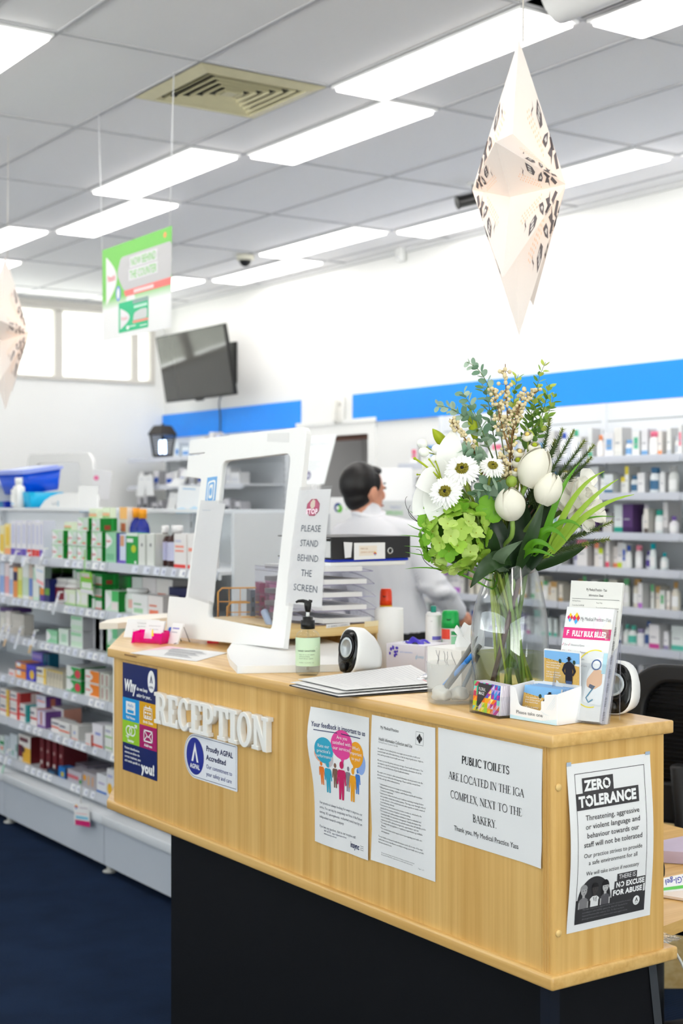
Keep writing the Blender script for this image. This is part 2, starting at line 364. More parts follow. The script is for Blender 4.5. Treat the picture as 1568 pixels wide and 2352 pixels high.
# back wall with a wide high window
BX0, BX1, BZ0, BZ1 = 3.1, 5.80, 2.60, 3.27
mb = MB()
mb.bx(LX, BX0, WY, WY+.14, 0, ZC+.3, WALLP); mb.bx(BX1, WX+.12, WY, WY+.14, 0, ZC+.3, WALLP); mb.bx(BX0, BX1, WY, WY+.14, 0, BZ0, WALLP); mb.bx(BX0, BX1, WY, WY+.14, BZ1, ZC+.3, WALLP)
struct(mb, 'wall_back')
mb = MB(); mb.bx(LX-.12, LX, FY, -1.5, 0, ZC+.3, WALLP); mb.bx(LX-.12, LX, 8.5, WY+.14, 0, ZC+.3, WALLP); mb.bx(LX-.12, LX, -1.5, 8.5, 0, 1.3, WALLP); mb.bx(LX-.12, LX, -1.5, 8.5, 2.7, ZC+.3, WALLP); struct(mb, 'wall_left')
# shopfront behind the camera: tall glazed opening
mb = MB(); SX0, SX1, SZ1 = -2.9, 3.2, 2.5
mb.bx(LX, SX0, FY-.12, FY, 0, ZC+.3, WALLP); mb.bx(SX1, WX+.12, FY-.12, FY, 0, ZC+.3, WALLP); mb.bx(SX0, SX1, FY-.12, FY, 0, .15, WALLP); mb.bx(SX0, SX1, FY-.12, FY, SZ1, ZC+.3, WALLP)
struct(mb, 'wall_front')
ALU = C((206, 202, 196), .45, name='window_frame_paint'); WGLASS = clear('window_glass', (250, 253, 252), 1, .01, 1.5)
o = MB(); 
for x in (SX0, -1.38, .15, 1.67, SX1-.06): o.bx(x, x+.06, FY-.1, FY-.04, .15, SZ1, ALU)
o.bx(SX0, SX1, FY-.1, FY-.04, .15, .21, ALU); o.bx(SX0, SX1, FY-.1, FY-.04, SZ1-.06, SZ1, ALU)
w2 = struct(o, 'window_2', 'shopfront glazing')
g = MB(); g.bx(SX0, SX1, FY-.075, FY-.07, .21, SZ1-.06, WGLASS); part(g, 'window_pane', w2)
o = MB()
for k in range(7): o.bx(LX-.09, LX-.03, -1.5+k*1.656, -1.44+k*1.656, 1.3, 2.7, ALU)
o.bx(LX-.09, LX-.03, -1.5, 8.5, 1.3, 1.36, ALU); o.bx(LX-.09, LX-.03, -1.5, 8.5, 2.64, 2.7, ALU); w3 = struct(o, 'window_3', 'street side glazing')
g = MB(); g.bx(LX-.065, LX-.06, -1.5, 8.5, 1.36, 2.64, WGLASS); part(g, 'window_pane', w3)
# window_1: sliding panes, corrugated translucent sheet outside
o = MB(); fy0, fy1 = WY+.01, WY+.07
o.bx(BX0, BX1, fy0-.03, fy1, BZ1-.075, BZ1, ALU); o.bx(BX0, BX1, fy0-.03, fy1, BZ0, BZ0+.035, ALU); o.bx(BX1-.045, BX1-.001, fy0-.031, fy1-.001, BZ0+.036, BZ1-.076, ALU); o.bx(BX0+.001, BX0+.045, fy0-.031, fy1-.001, BZ0+.036, BZ1-.076, ALU)
o.bx(BX0, BX1, fy0-.045, fy0-.03, BZ1-.03, BZ1-.012, ALU)
for x, w in ((3.95, .06), (4.86, .075), (5.58, .07)): o.bx(x, x+w, fy0-.01, fy1-.002, BZ0+.036, BZ1-.076, ALU)
w1 = struct(o, 'window_1', 'high strip window of sliding panes')
g = MB(); g.bx(BX0+.04, BX1-.04, WY+.035, WY+.04, BZ0+.03, BZ1-.07, WGLASS); part(g, 'window_pane', w1)
g = MB(); CORR = C((240, 240, 236), .6, trans=.5, name='corrugated_sheet')
for k in range(2):
    g.grid(lambda a, b: (BX0-.5+a*(BX1-BX0+1), WY+.5+.018*math.sin(a*2*PI*46)+k*.002, BZ0+.02+(b*1.1)), 368, 1, CORR)
tag(g.build('awning_sheet'), 'pale corrugated sheet hanging outside the high window', 'awning')
# corridor behind the doorway
GREYW = C((168, 167, 165), .6, name='grey_corridor_paint')
mb = MB(); mb.bx(WX+1.35, WX+1.45, 7.4, 10.4, 0, 2.6, GREYW); mb.bx(WX+.12, WX+1.45, 10.3, 10.4, 0, 2.6, GREYW); mb.bx(WX+.12, WX+1.45, 7.4, 7.5, 0, 2.6, GREYW); mb.bx(WX+.12, WX+1.45, 7.4, 10.4, 2.5, 2.6, GREYW)
struct(mb, 'wall_corridor', 'grey corridor behind the open doorway')
mb = MB(); FR = C((240, 240, 238), .35, name='door_frame_paint')
for y0, y1 in ((DY0-.07, DY0+.012), (DY1-.012, DY1+.07)): mb.bx(WX-.022, WX+.13, y0, y1, 0, DZ+.07, FR)
mb.bx(WX-.022, WX+.13, DY0+.012, DY1-.012, DZ-.012, DZ+.07, FR); mb.bx(WX-.03, WX-.02, DY0-.09, DY1+.09, DZ+.07, DZ+.1, FR)
cl = bpy.data.lights.new('corridor_fill', 'AREA'); cl.size = .6; cl.energy = 16; clo = bpy.data.objects.new('corridor_fill', cl); COL.objects.link(clo); clo.location = (WX+.75, 8.9, 2.48)  # added fill lamp, no fitting seen: brightens the dark corridor
d1 = struct(mb, 'door_1', 'white door frame around an open doorway')
mb = MB(); mb.bx(WX+.02, WX+.03, DY0+.012, DY1-.012, DZ-.05, DZ-.012, C((92, 60, 48), .6)); part(mb, 'door_head_strip', d1)
# blue fascia bands on the right wall
BLUE = C((24, 146, 255), .45, name='blue_fascia')
mb = MB(); mb.bx(WX-.018, WX-.001, 3.0, 8.47, 2.13, 2.335, BLUE); struct(mb, 'trim_1', 'bright blue band above the right wall shelving')
mb = MB(); mb.bx(WX-.018, WX-.001, 9.18, WY-.001, 2.13, 2.335, BLUE); struct(mb, 'trim_2', 'bright blue band below the television')
mb = MB(); mb.bx(WX-.02, WX-.001, FY, WY, ZC-.03, ZC-.001, C((222, 222, 222), .5)); mb.bx(LX, WX, WY-.02, WY-.001, ZC-.02, ZC-.001, C((222, 222, 222), .5)); struct(mb, 'trim_3', 'ceiling edge angle')
for nm, a in (('baseboard_right', (WX-.015, WX-.001, FY, DY0-.08)), ('baseboard_back', (LX, WX, WY-.015, WY-.001))):
    mb = MB(); mb.bx(*a, 0, .1, FR); struct(mb, nm)
# ceiling: lay-in tiles on a T-bar grid, one half bay open
xs = [LX, -2.68, -2.08, -1.48, -.88, -.28, 0, .32, .92, 1.52, 1.82, 2.12, 2.72, 3.32, 3.62, 3.92, 4.52, 5.12, 5.42, 5.72, WX]
ys = [FY, -3.44, -2.24, -1.04, .16, 1.36, 2.56, 3.76, 4.96, 6.16, 7.36, 8.56, 9.76, 10.96, WY]
CEIL = C((247, 246, 246), .7, name='ceiling_tile', noise=.03, nscale=60); TBAR = C((188, 188, 190), .5, name='ceiling_grid_bar')
mb = MB()
for i in range(len(xs)-1):
    for j in range(len(ys)-1):
        if abs(xs[i]-3.32) < .01 and abs(ys[j]-2.56) < .01: continue
        mb.add([(xs[i], ys[j], ZC), (xs[i+1], ys[j], ZC), (xs[i+1], ys[j+1], ZC), (xs[i], ys[j+1], ZC)], [(3, 2, 1, 0)], CEIL)
mb.bx(LX, WX, FY, WY, ZC+.3, ZC+.34, C((60, 60, 62), .8))
struct(mb, 'ceiling')
mb = MB()
for x in xs[1:-1]:
    if x == 0: continue
    mb.bx(x-.008, x+.008, FY, WY, ZC-.006, ZC+.0, TBAR)
for y in ys[1:-1]: mb.bx(LX, WX, y-.008, y+.008, ZC-.0065, ZC+.0, TBAR)
struct(mb, 'trim_4', 'ceiling grid bars')
# light panels
PM = emis('lit_panel', (255, 251, 246), PANEL)
places = [(3.32, 3.76), (3.62, 4.96), (3.32, 6.16), (3.62, 7.36), (3.32, 8.56), (3.62, 9.76), (1.82, 4.96), (5.12, 4.96), (5.42, 6.16), (5.12, 7.36), (5.42, 8.56), (5.12, 9.76), (3.62, 2.56), (1.82, 7.36), (1.52, 2.56), (5.42, 3.76), (1.82, .16), (-.28, 1.36), (-.28, 3.76), (3.32, .16), (-1.48, 6.16), (0, 8.56), (-.28, -1.04), (1.82, -2.24)]
names = ['directly above the star lantern on the right', 'second of the staggered middle row', 'third of the staggered middle row, left of the vent strings', 'fourth of the staggered middle row', 'fifth of the middle row, at left photo edge', 'last of the middle row, behind the left star', 'alone at the top left corner', 'nearest of the row along the right wall', 'second along the right wall, behind the star lantern', 'third along the right wall', 'fourth along the right wall', 'last along the right wall, behind the hanging poster', 'at the top right corner beside the sagging tile']
PFR = C((236, 236, 236), .4)
for k, (x, y) in enumerate(places):
    t = thing('ceiling_light', 'long white ceiling light panel '+(names[k] if k < len(names) else 'out of view behind the camera'), 'ceiling light', (x+.15, y+.6, ZC-.012), 0, 'ceiling light panels')
    f = MB(); 
    for a in ((-.14, .14, -.59, -.577), (-.14, .14, .577, .59), (-.14, -.127, -.577, .577), (.127, .14, -.577, .577)): f.bx(a[0], a[1], a[2], a[3], -.004, .012, PFR)
    part(f, 'light_frame', t)
    g = MB(); g.prism(arc(.115, .566, .012, .012, 0, 90, 4)+arc(-.115, .566, .012, .012, 90, 180, 4)+arc(-.115, -.566, .012, .012, 180, 270, 4)+arc(.115, -.566, .012, .012, 270, 360, 4), -.016, .004, PM); part(g, 'diffuser', t)
# sagging tile in the open half bay
mb = MB(); mb.grid(lambda a, b: (3.345+.25*a, 2.6+1.12*b, ZC+.10-.16*math.sin(PI*min(1, a*1.02))**.7*(max(0, min(1, (b-.1)*1.6)))**.8), 10, 12, CEIL)
mb.grid(lambda a, b: (3.345+.25*a, 2.6+1.12*b, ZC+.112-.16*math.sin(PI*min(1, a*1.02))**.7*(max(0, min(1, (b-.1)*1.6)))**.8), 10, 12, CEIL)
solo(mb, 'ceiling_tile', 'white ceiling tile sagging out of a dark gap at top right', 'ceiling tile')
# air vent
CREAM = C((226, 218, 180), .5, name='yellowed_plastic', noise=.15, nscale=14); DARK = C((52, 48, 44), .8)
t = thing('ceiling_vent', 'yellowed square ceiling vent with nested louvres', 'air vent', (3.02, 5.26, ZC-.012))
mb = MB()
def sqring(m, r0, r1, z0, z1, mat):
    for a in range(4):
        T = Matrix.Rotation(a*PI/2, 4, 'Z'); m.add([(-r1, -r1, z1), (r1, -r1, z1), (r0, -r0, z0), (-r0, -r0, z0)], [(0, 1, 2, 3)], mat, False, T)
        m.add([(-r1, -r1, z1+.002), (r1, -r1, z1+.002), (r0, -r0, z0+.002), (-r0, -r0, z0+.002)], [(3, 2, 1, 0)], mat, False, T)
sqring(mb, .235, .295, -.012, .002, CREAM); sqring(mb, .23, .235, .03, -.012, CREAM); part(mb, 'vent_frame', t)
for k in range(5):
    r = .205-.04*k; mb = MB(); sqring(mb, r-.014, r, .03, -.008, CREAM); part(mb, 'louvre', t)
mb = MB(); mb.bx(-.03, .03, -.03, .03, -.006, .0, CREAM); part(mb, 'centre_plate', t)
mb = MB(); mb.bx(-.235, .235, -.235, .235, .008, .0115, DARK); part(mb, 'vent_throat', t)
# ceiling cameras and small wall fittings
p = atZ(563, 585, ZC); t = thing('dome_camera', 'small white dome security camera on the ceiling', 'camera', (p.x, p.y, ZC-.005))
mb = MB(); mb.lathe([(.062, 0), (.062, -.03), (.05, -.036)], C((225, 222, 205), .5), 20); part(mb, 'camera_base', t)
mb = MB(); mb.ball((0, 0, -.036), .044, BLACKP, 16, 8); part(mb, 'dome', t)
t = thing('bullet_camera', 'black bullet security camera half hidden behind the star lantern', 'camera', tuple(atZ(1088, 425, ZC-.01)))
mb = MB(); mb.lathe([(.04, 0), (.04, .012)], WPLAST, 16); mb.tube([(0, 0, 0), (0, -.005, -.03), (0, 0, -.05)], .012, BLACKP); part(mb, 'bracket', t)
mb = MB(); T = frame((0, 0, -.075), UP.cross(-RT*.9-UP*.25), UP.cross(-RT*.9-UP*.25).cross(-RT*.9-UP*.25)); 
mb.lathe([(.0, -.07), (.034, -.07), (.034, .09), (.037, .09), (.037, .1), (.03, .1), (.0, .095)], BLACKP, 18, Matrix.Translation((0, 0, -.075)) @ (-RT-UP*.28-AW*.2).to_track_quat('Z', 'Y').to_matrix().to_4x4()); part(mb, 'camera_body', t)
p = atX(920, 583, WX-.03); t = thing('motion_sensor', 'white motion sensor high on the right wall', 'sensor', p); mb = MB(); mb.box((0, 0, 0), (.05, .07, .11), WPLAST, None, .012); part(mb, 'sensor_body', t); mb = MB(); mb.ball((-.02, 0, -.02), .02, C((225, 225, 225), .2)); part(mb, 'lens', t)
p = atX(780, 942, WX-.02); t = thing('wall_intercom', 'white wall handset above the doorway', 'intercom', p)
mb = MB(); mb.box((0, 0, 0), (.03, .11, .2), C((236, 234, 228), .4), None, .01); part(mb, 'intercom_body', t)
mb = MB(); mb.box((-.028, .03, 0), (.024, .035, .17), C((240, 238, 232), .4), None, .01); part(mb, 'handset', t); mb = MB(); mb.box((-.016, -.022, .04), (.004, .03, .03), C((190, 188, 182), .4)); part(mb, 'speaker_grille', t)

# ================================================================== RECEPTION COUNTER
ZT = 1.157; BXF = 1.708; BY = 1.846; YF = 3.61; ZL = .737; ZLB = .712
ct = thing('reception_counter', 'pine laminate reception counter on a black base', 'counter', (1.85, 2.7, 0))
def P(mb, n, label=None): return part(mb, n, ct, True, label)
def slabpoly(o, zz0, zz1, xr, far, xrf):
    pass
mb = MB()
pts = [(1.697, 1.838), (2.0, 1.838), (2.0, 3.32), (2.5, 4.17), (2.15, 4.395), (1.697, 3.63)]
bm = bmesh.new(); vv = [bm.verts.new((x, y, 1.133)) for x, y in pts]; f = bm.faces.new(vv); r = bmesh.ops.extrude_face_region(bm, geom=[f])
for v in r['geom']:
    if isinstance(v, bmesh.types.BMVert): v.co.z = ZT
bmesh.ops.recalc_face_normals(bm, faces=bm.faces[:]); bmesh.ops.bevel(bm, geom=[e for e in bm.edges], offset=.003, segments=2, affect='EDGES', profile=.5)
bm.verts.index_update(); mb.add([v.co.copy() for v in bm.verts], [[v.index for v in q.verts] for q in bm.faces], WOODY, True); bm.free(); P(mb, 'counter_top')
mb = MB(); mb.bx(BXF, BXF+.018, BY+.0305, YF, ZL, 1.133, WOODV); P(mb, 'front_panel')
mb = MB(); mb.bx(BXF+.02, 1.981, BY, BY+.018, ZL, 1.133, WOODV); P(mb, 'end_panel')
mb = MB(); mb.prism(arc(BXF+.008, BY+.008, .008, .008, 180, 270, 5)+[(BXF+.02, BY), (BXF+.02, BY+.03), (BXF, BY+.03)], ZL, 1.133, WOODV)
for k in range(3): mb.bx(BXF-.0012, BXF+.002, BY+.011+k*.007, BY+.014+k*.007, ZL, 1.133, WOODV)
P(mb, 'corner_post')
mb = MB(); mb.bx(1.963, 1.981, BY+.018, YF-.2, ZL, 1.133, WOODV); P(mb, 'back_panel')
T = Matrix.Translation((BXF, YF, 0)) @ Matrix.Rotation(-math.atan2(.16, .27), 4, 'Z')
mb = MB(); mb.box((.009, .43, (ZL+1.133)/2), (.018, .86, 1.133-ZL), WOODV, T); P(mb, 'splayed_panel')
mb = MB(); mb.bx(BXF-.0, BXF+.03, YF+.001, YF+.008, .86, 1.13, C((236, 232, 226), .5)); P(mb, 'white_edge_strip')
mb = MB(); 
lp = [(1.697, 1.838), (2.012, 1.838), (2.012, 3.32), (2.51, 4.17), (2.15, 4.4), (1.697, 3.635)]
bm = bmesh.new(); vv = [bm.verts.new((x, y, ZLB)) for x, y in lp]; f = bm.faces.new(vv); r = bmesh.ops.extrude_face_region(bm, geom=[f])
for v in r['geom']:
    if isinstance(v, bmesh.types.BMVert): v.co.z = ZL
bmesh.ops.recalc_face_normals(bm, faces=bm.faces[:]); bmesh.ops.bevel(bm, geom=[e for e in bm.edges], offset=.005, segments=3, affect='EDGES', profile=.5)
bm.verts.index_update(); mb.add([v.co.copy() for v in bm.verts], [[v.index for v in q.verts] for q in bm.faces], WOODY, True); bm.free(); P(mb, 'lower_ledge')
CHAR = C((9, 10, 14), .6, 0, .2, name='black_laminate'); CHAR2 = C((16, 22, 34), .5, 0, .3, name='navy_edge')
mb = MB(); mb.bx(1.735, 1.755, 1.88, 3.325, 0, ZLB, CHAR); P(mb, 'base_front')
mb = MB(); mb.add([(1.735, 1.862, 0), (2.075, 1.862, 0), (1.975, 1.862, ZLB), (1.735, 1.862, ZLB), (1.735, 1.88, 0), (2.075, 1.88, 0), (1.975, 1.88, ZLB), (1.735, 1.88, ZLB)], [(0, 1, 2, 3), (7, 6, 5, 4), (1, 5, 6, 2), (0, 4, 5, 1), (3, 2, 6, 7), (0, 3, 7, 4)], CHAR); P(mb, 'base_end')
mb = MB(); mb.bx(1.712, 1.736, 1.861, 1.885, 0, ZLB, CHAR2); P(mb, 'base_corner_post')
mb = MB(); mb.bx(1.755, 1.773, 3.3, 3.325, 0, ZLB, CHAR2); P(mb, 'base_edge')
mb = MB(); mb.add([(1.955, 1.8595, ZLB), (1.975, 1.8595, ZLB), (2.07, 1.8595, .03), (2.05, 1.8595, .03)], [(0, 1, 2, 3)], C((66, 68, 72), .3)); P(mb, 'edge_tape')
CAPM = C((226, 190, 122), .45)
for z in (1.063, .809):
    mb = MB(); mb.lathe([(.0068, 0), (.0066, .0018), (.0045, .0034), (0, .004)], CAPM, 18, frame((1.7185, BY, z), (1, 0, 0), (0, 0, 1))); P(mb, 'screw_cap')
mb = MB(); mb.lathe([(.009, 0), (.008, .003), (0, .004)], BLACKP, 16, frame((1.9, 1.862, .395), (1, 0, 0), (0, 0, 1))); P(mb, 'cable_grommet')
mb = MB(); mb.bx(1.6955, 1.698, 3.45, 3.52, 1.1465, 1.151, C((150, 112, 70), .6)); P(mb, 'chipped_edge')

# raised RECEPTION lettering
def bowl(cx, cy, rx, ry, a0, a1): return arc(cx, cy, rx, ry, a0, a1, 12)
ST = [(0, 88), (12, 88), (12, 12), (0, 12)]
GL = {'E': ([[(0, 0), (74, 0), (74, 28), (64, 28), (58, 13), (38, 13), (38, 42), (50, 42), (50, 58), (38, 58), (38, 87), (58, 87), (64, 72), (74, 72), (74, 100), (0, 100)]+ST], 74),
 'T': ([[(22, 0), (66, 0), (66, 12), (56, 12), (56, 86), (70, 86), (75, 68), (88, 68), (88, 100), (0, 100), (0, 68), (13, 68), (18, 86), (32, 86), (32, 12), (22, 12)]], 88),
 'I': ([[(0, 0), (50, 0), (50, 12), (38, 12), (38, 88), (50, 88), (50, 100), (0, 100)]+ST], 50),
 'N': ([[(0, 0), (38, 0), (38, 12), (29, 12), (29, 62), (64, 0), (84, 0), (84, 88), (94, 88), (94, 100), (56, 100), (56, 88), (66, 88), (66, 42), (32, 100), (0, 100)]+ST], 94),
 'O': ([arc(42, 50, 42, 52, 0, 360, 32)[:-1], arc(42, 50, 19, 38, 0, 360, 28)[:-1][::-1]], 84),
 'C': ([arc(42, 50, 42, 52, 48, 318, 26)+[(70, 30)]+arc(42, 50, 19, 38, 300, 75, 16)+[(56, 66), (66, 66)]], 78),
 'P': ([[(0, 0), (48, 0), (48, 12), (38, 12), (38, 38)]+bowl(46, 69, 34, 31, -90, 90)+[(0, 100)]+ST, [(38, 53)]+[(38, 86)]+bowl(44, 69.5, 14, 16.5, 90, -90)], 80),
 'R': ([[(0, 0), (46, 0), (46, 12), (38, 12), (38, 42), (44, 42), (62, 0), (92, 0), (92, 12), (84, 12), (68, 46)]+bowl(46, 71, 33, 29, -40, 90)+[(0, 100)]+ST, [(38, 56), (38, 87)]+bowl(44, 71.5, 14, 15.5, 90, -90)], 88)}
LETM = C((240, 238, 233), .45, name='white_letter_paint')
word = 'RECEPTION'; ordn = ['first', 'second', 'third', 'fourth', 'fifth', 'sixth', 'seventh', 'eighth', 'last']
yL, yR = 3.338, 2.772; tot = sum(GL[c][1] for c in word); kx = (yL-yR)/(tot+8*2.2)
x = 0
for i, ch in enumerate(word):
    cu = bpy.data.curves.new('l', 'CURVE'); cu.dimensions = '2D'; cu.fill_mode = 'BOTH'; cu.extrude = .0066; cu.bevel_depth = .0016; cu.bevel_resolution = 1; cu.offset = -.0016
    for sp in GL[ch][0]:
        s = cu.splines.new('POLY'); s.points.add(len(sp)-1); s.use_cyclic_u = True
        for q, (a, b) in zip(s.points, sp): q.co = (a*kx, b*.00080, 0, 1)
    ob = bpy.data.objects.new('l', cu); me = bpy.data.meshes.new_from_object(ob); bpy.data.objects.remove(ob); bpy.data.curves.remove(cu)
    mb = MB(); Y0 = yL-x; z0 = .988+.003*(i/8)
    mb.add([v.co.copy() for v in me.vertices], [list(p.vertices) for p in me.polygons], LETM, False, frame((BXF-.0084, Y0, z0), (0, -1, 0), (0, 0, 1)))
    bpy.data.meshes.remove(me)
    c = solo(mb, 'sign_letter', f'white slab-serif letter {ch}, {ordn[i]} letter of the raised RECEPTION sign', 'sign letter', group='raised reception letters')
    x += (GL[ch][1]+2.2)*kx

# ---------------- posters on the counter front
YR = Vector((0, -1, 0)); XR = Vector((1, 0, 0))
def front(y, z, w, h, mat, bulge=None): return Sheet((BXF-.0016, y, z), YR, UP, w, h, mat, bulge)
# five-colour identification poster
NV = C((14, 32, 96), .4); CY = C((20, 150, 215), .4); YE = C((226, 166, 12), .4); GN = C((150, 200, 40), .4); MG = C((170, 20, 100), .4)
s = front(3.553, 1.125, 204, 292, NV)
s.rect(0, 94, 102, 155, CY).rect(102, 94, 204, 155, YE).rect(0, 155, 102, 216, GN).rect(102, 155, 204, 216, MG)
s.ell(172, 36, 21, 29, PWHITE); s.poly([(172, 18), (180, 40), (175, 40), (172, 28), (169, 40), (164, 40)], NV, 2); s.text('AGPAL', 172, 54, 6, NV, 2, 'c', .02)
s.text('Why', 12, 74, 29, PWHITE, 2, bold=.05, width=70, slant=.12); s.text('do we keep', 86, 67, 9, PWHITE, 2, bold=.03, width=64, slant=.12); s.text('asking for your...', 86, 84, 9, PWHITE, 2, bold=.03, width=88, slant=.12)
s.rect(22, 103, 78, 136, PWHITE, 2); s.text('Hello', 50, 117, 9, CY, 3, 'c', width=36); s.text('my name is', 50, 123, 3.6, GREYINK, 3, 'c'); s.rect(30, 125, 70, 133, CY, 3); s.text('Full Name', 50, 149, 7, PWHITE, 2, 'c', .03, width=52)
s.frm(128, 106, 178, 137, 3.5, PWHITE, 2); s.rect(128, 112, 178, 114, PWHITE, 2); s.rect(140, 101, 144, 110, PWHITE, 3); s.rect(162, 101, 166, 110, PWHITE, 3)
for a in range(3):
    for b in range(2): s.ell(140+a*13, 121+b*9, 4.4, 3, PWHITE, 3, 12)
s.text('Birth Date', 153, 149, 7, PWHITE, 2, 'c', .03, width=56)
s.ring(40, 181, 17, 12, 4, PWHITE, 2); s.ring(60, 181, 17, 12, 4, PWHITE, 2); s.line([(70, 173), (86, 164)], 4, PWHITE, 2); s.line([(74, 163), (87, 163), (87, 171)], 3.5, PWHITE, 2); s.line([(33, 192), (30, 202)], 4, PWHITE, 2); s.line([(22, 197), (40, 199)], 3, PWHITE, 2); s.text('Gender', 51, 211, 7, PWHITE, 2, 'c', .03, width=40)
s.frm(128, 166, 180, 198, 3.5, PWHITE, 2); s.line([(129, 167), (154, 185), (179, 167)], 3, PWHITE, 2); s.line([(129, 197), (148, 181)], 3, PWHITE, 2); s.line([(179, 197), (160, 181)], 3, PWHITE, 2); s.text('Address', 154, 210, 7, PWHITE, 2, 'c', .03, width=46)
for k, l in enumerate(('Patient identification', 'ensures we deliver the', 'correct treatment, care', 'and results specific to...')): s.text(l, 14, 232+k*11.5, 6.4, PWHITE, 2, bold=.015, width=[88, 90, 96, 98][k])
s.text('you!', 116, 280, 25, PWHITE, 2, bold=.05, width=74)
solo(s, 'poster', 'dark blue poster with four coloured squares at counter\'s left end', 'poster')
# accreditation sticker: rounded at the left
STW = C((236, 238, 243), .3, name='sticker_vinyl')
s = front(3.2, .985, 272, 112, STW)
s2 = front(3.2, .985, 272, 112, STW); s = MB.__new__(Sheet); s.__dict__.update(s2.__dict__); s.v = []; s.f = []; s.m = []; s.sm = []; s.mats = []
outl = arc(58, 56, 57, 55, 90, 270, 20)+[(262, 1), (266, 4), (266, 106), (262, 109)]
s.poly(outl, STW, 0); s.poly(arc(58, 56, 57, 55, 90, 270, 20)[::-1]+[(262, 111), (266, 109), (266, 4), (262, 1)], STW, -1)
s.line(arc(58, 56, 53, 51, 90, 270, 24)+[(260, 5), (261, 105), (58, 107)], 1.2, NV, 1)
s.ell(58, 56, 45, 46, C((40, 52, 148), .35), 1, 32); s.poly([(58, 22), (76, 70), (67, 70), (58, 42), (49, 70), (40, 70)], PWHITE, 2); s.text('AGPAL', 58, 87, 11, PWHITE, 2, 'c', .03, width=50)
s.text('Proudly AGPAL', 116, 34, 12.5, NAVY, 2, bold=.025, width=130); s.text('Accredited', 116, 56, 12.5, NAVY, 2, bold=.025, width=96); s.text('Our commitment to', 116, 77, 10, C((70, 76, 140), .5), 2, width=126); s.text('your safety and care', 116, 95, 10, C((70, 76, 140), .5), 2, width=124)
solo(s, 'sticker', 'white accreditation sticker with a blue oval, under the RECEPTION letters', 'sticker')
# patient feedback poster
s = front(2.6, 1.117, 203, 293, PAPER, lambda a, b: .02*max(0, 1-a*1.6)**1.5*math.exp(-((b-.22)/.28)**2)+.003*abs(math.sin(a*5))*b)
DN = C((34, 44, 92), .5)
s.text('Your feedback is important to us', 100, 40, 10.5, DN, 2, 'c', .012, width=180); s.line([(18, 47), (100, 46), (172, 47)], 1.8, DN, 1)
PK = C((222, 64, 146), .5); TQ = C((46, 160, 190), .5); OR = C((236, 160, 22), .5)
s.disc(40, 98, 21, 17, C((240, 160, 128), .5), 1); s.disc(62, 106, 16, 17, C((200, 190, 192), .5), 1); s.ell(176, 100, 16, 22, C((140, 170, 226), .5), 1)
s.disc(50, 88, 29, 28, TQ, 2); s.poly([(50, 112), (64, 125), (62, 108)], TQ, 2); s.disc(108, 69, 36, 31, PK, 2); s.poly([(100, 96), (110, 110), (116, 96)], PK, 2); s.disc(158, 83, 26, 27, OR, 2); s.poly([(146, 104), (148, 118), (160, 106)], OR, 2)
for k, l in enumerate(('Rate our', 'practice\'s', 'performance')): s.text(l, 50, 82+k*11, 7, PWHITE, 4, 'c', width=[36, 42, 52][k])
for k, l in enumerate(('Are you', 'satisfied with', 'our services?')): s.text(l, 108, 58+k*11.5, 7.5, PWHITE, 4, 'c', width=[34, 60, 58][k])
for k, l in enumerate(('What\'s', 'important', 'to you?')): s.text(l, 158, 73+k*11, 7, PWHITE, 4, 'c', width=[28, 44, 32][k])
def fig(x, y, k, mat, l):
    s.ell(x, y, 6.5*k, 8*k, mat, l, 16)
    s.poly([(x-13*k, y+14*k), (x-9*k, y+10*k), (x+9*k, y+10*k), (x+13*k, y+14*k), (x+16*k, y+40*k), (x+12*k, y+42*k), (x+9*k, y+26*k), (x+8*k, y+72*k), (x+2*k, y+72*k), (x, y+46*k), (x-2*k, y+72*k), (x-8*k, y+72*k), (x-9*k, y+26*k), (x-12*k, y+42*k), (x-16*k, y+40*k)], mat, l)
for a in ((38, 118, .64, C((232, 122, 40), .5), 1), (84, 116, .66, C((122, 88, 74), .5), 1), (128, 117, .66, C((130, 122, 132), .5), 1), (164, 116, .66, C((60, 120, 200), .5), 1), (60, 117, .84, TQ, 2), (146, 119, .88, OR, 2), (106, 112, 1.02, C((196, 20, 92), .5), 3)): fig(*a)
for k, l in enumerate(('Our practice is always looking for ways to improve our', 'service. You can help by completing our Voice of the Patient', 'survey. It\'s anonymous, voluntary and run by an', 'independent research company.', '', 'If you have any questions, chat to our reception staff.')):
    if l: s.text(l, 22, 206+k*10.3, 5.6, C((70, 74, 92), .5), 2, width=[160, 160, 160, 92, 0, 136][k], res=1)
s.text('1800 143 733   support@surveys.com.au', 40, 264, 4, DN, 2, width=82, res=1); s.text('www.surveys.com.au', 40, 270, 4, DN, 2, width=48, res=1); s.text('insync', 138, 278, 12, DN, 2, bold=.02, width=34)
for k in range(3): s.rect(176, 268+k*4, 188, 269+k*4, GREYINK, 2, 1)
solo(s, 'poster', 'white feedback poster with coloured figures and speech bubbles', 'poster')
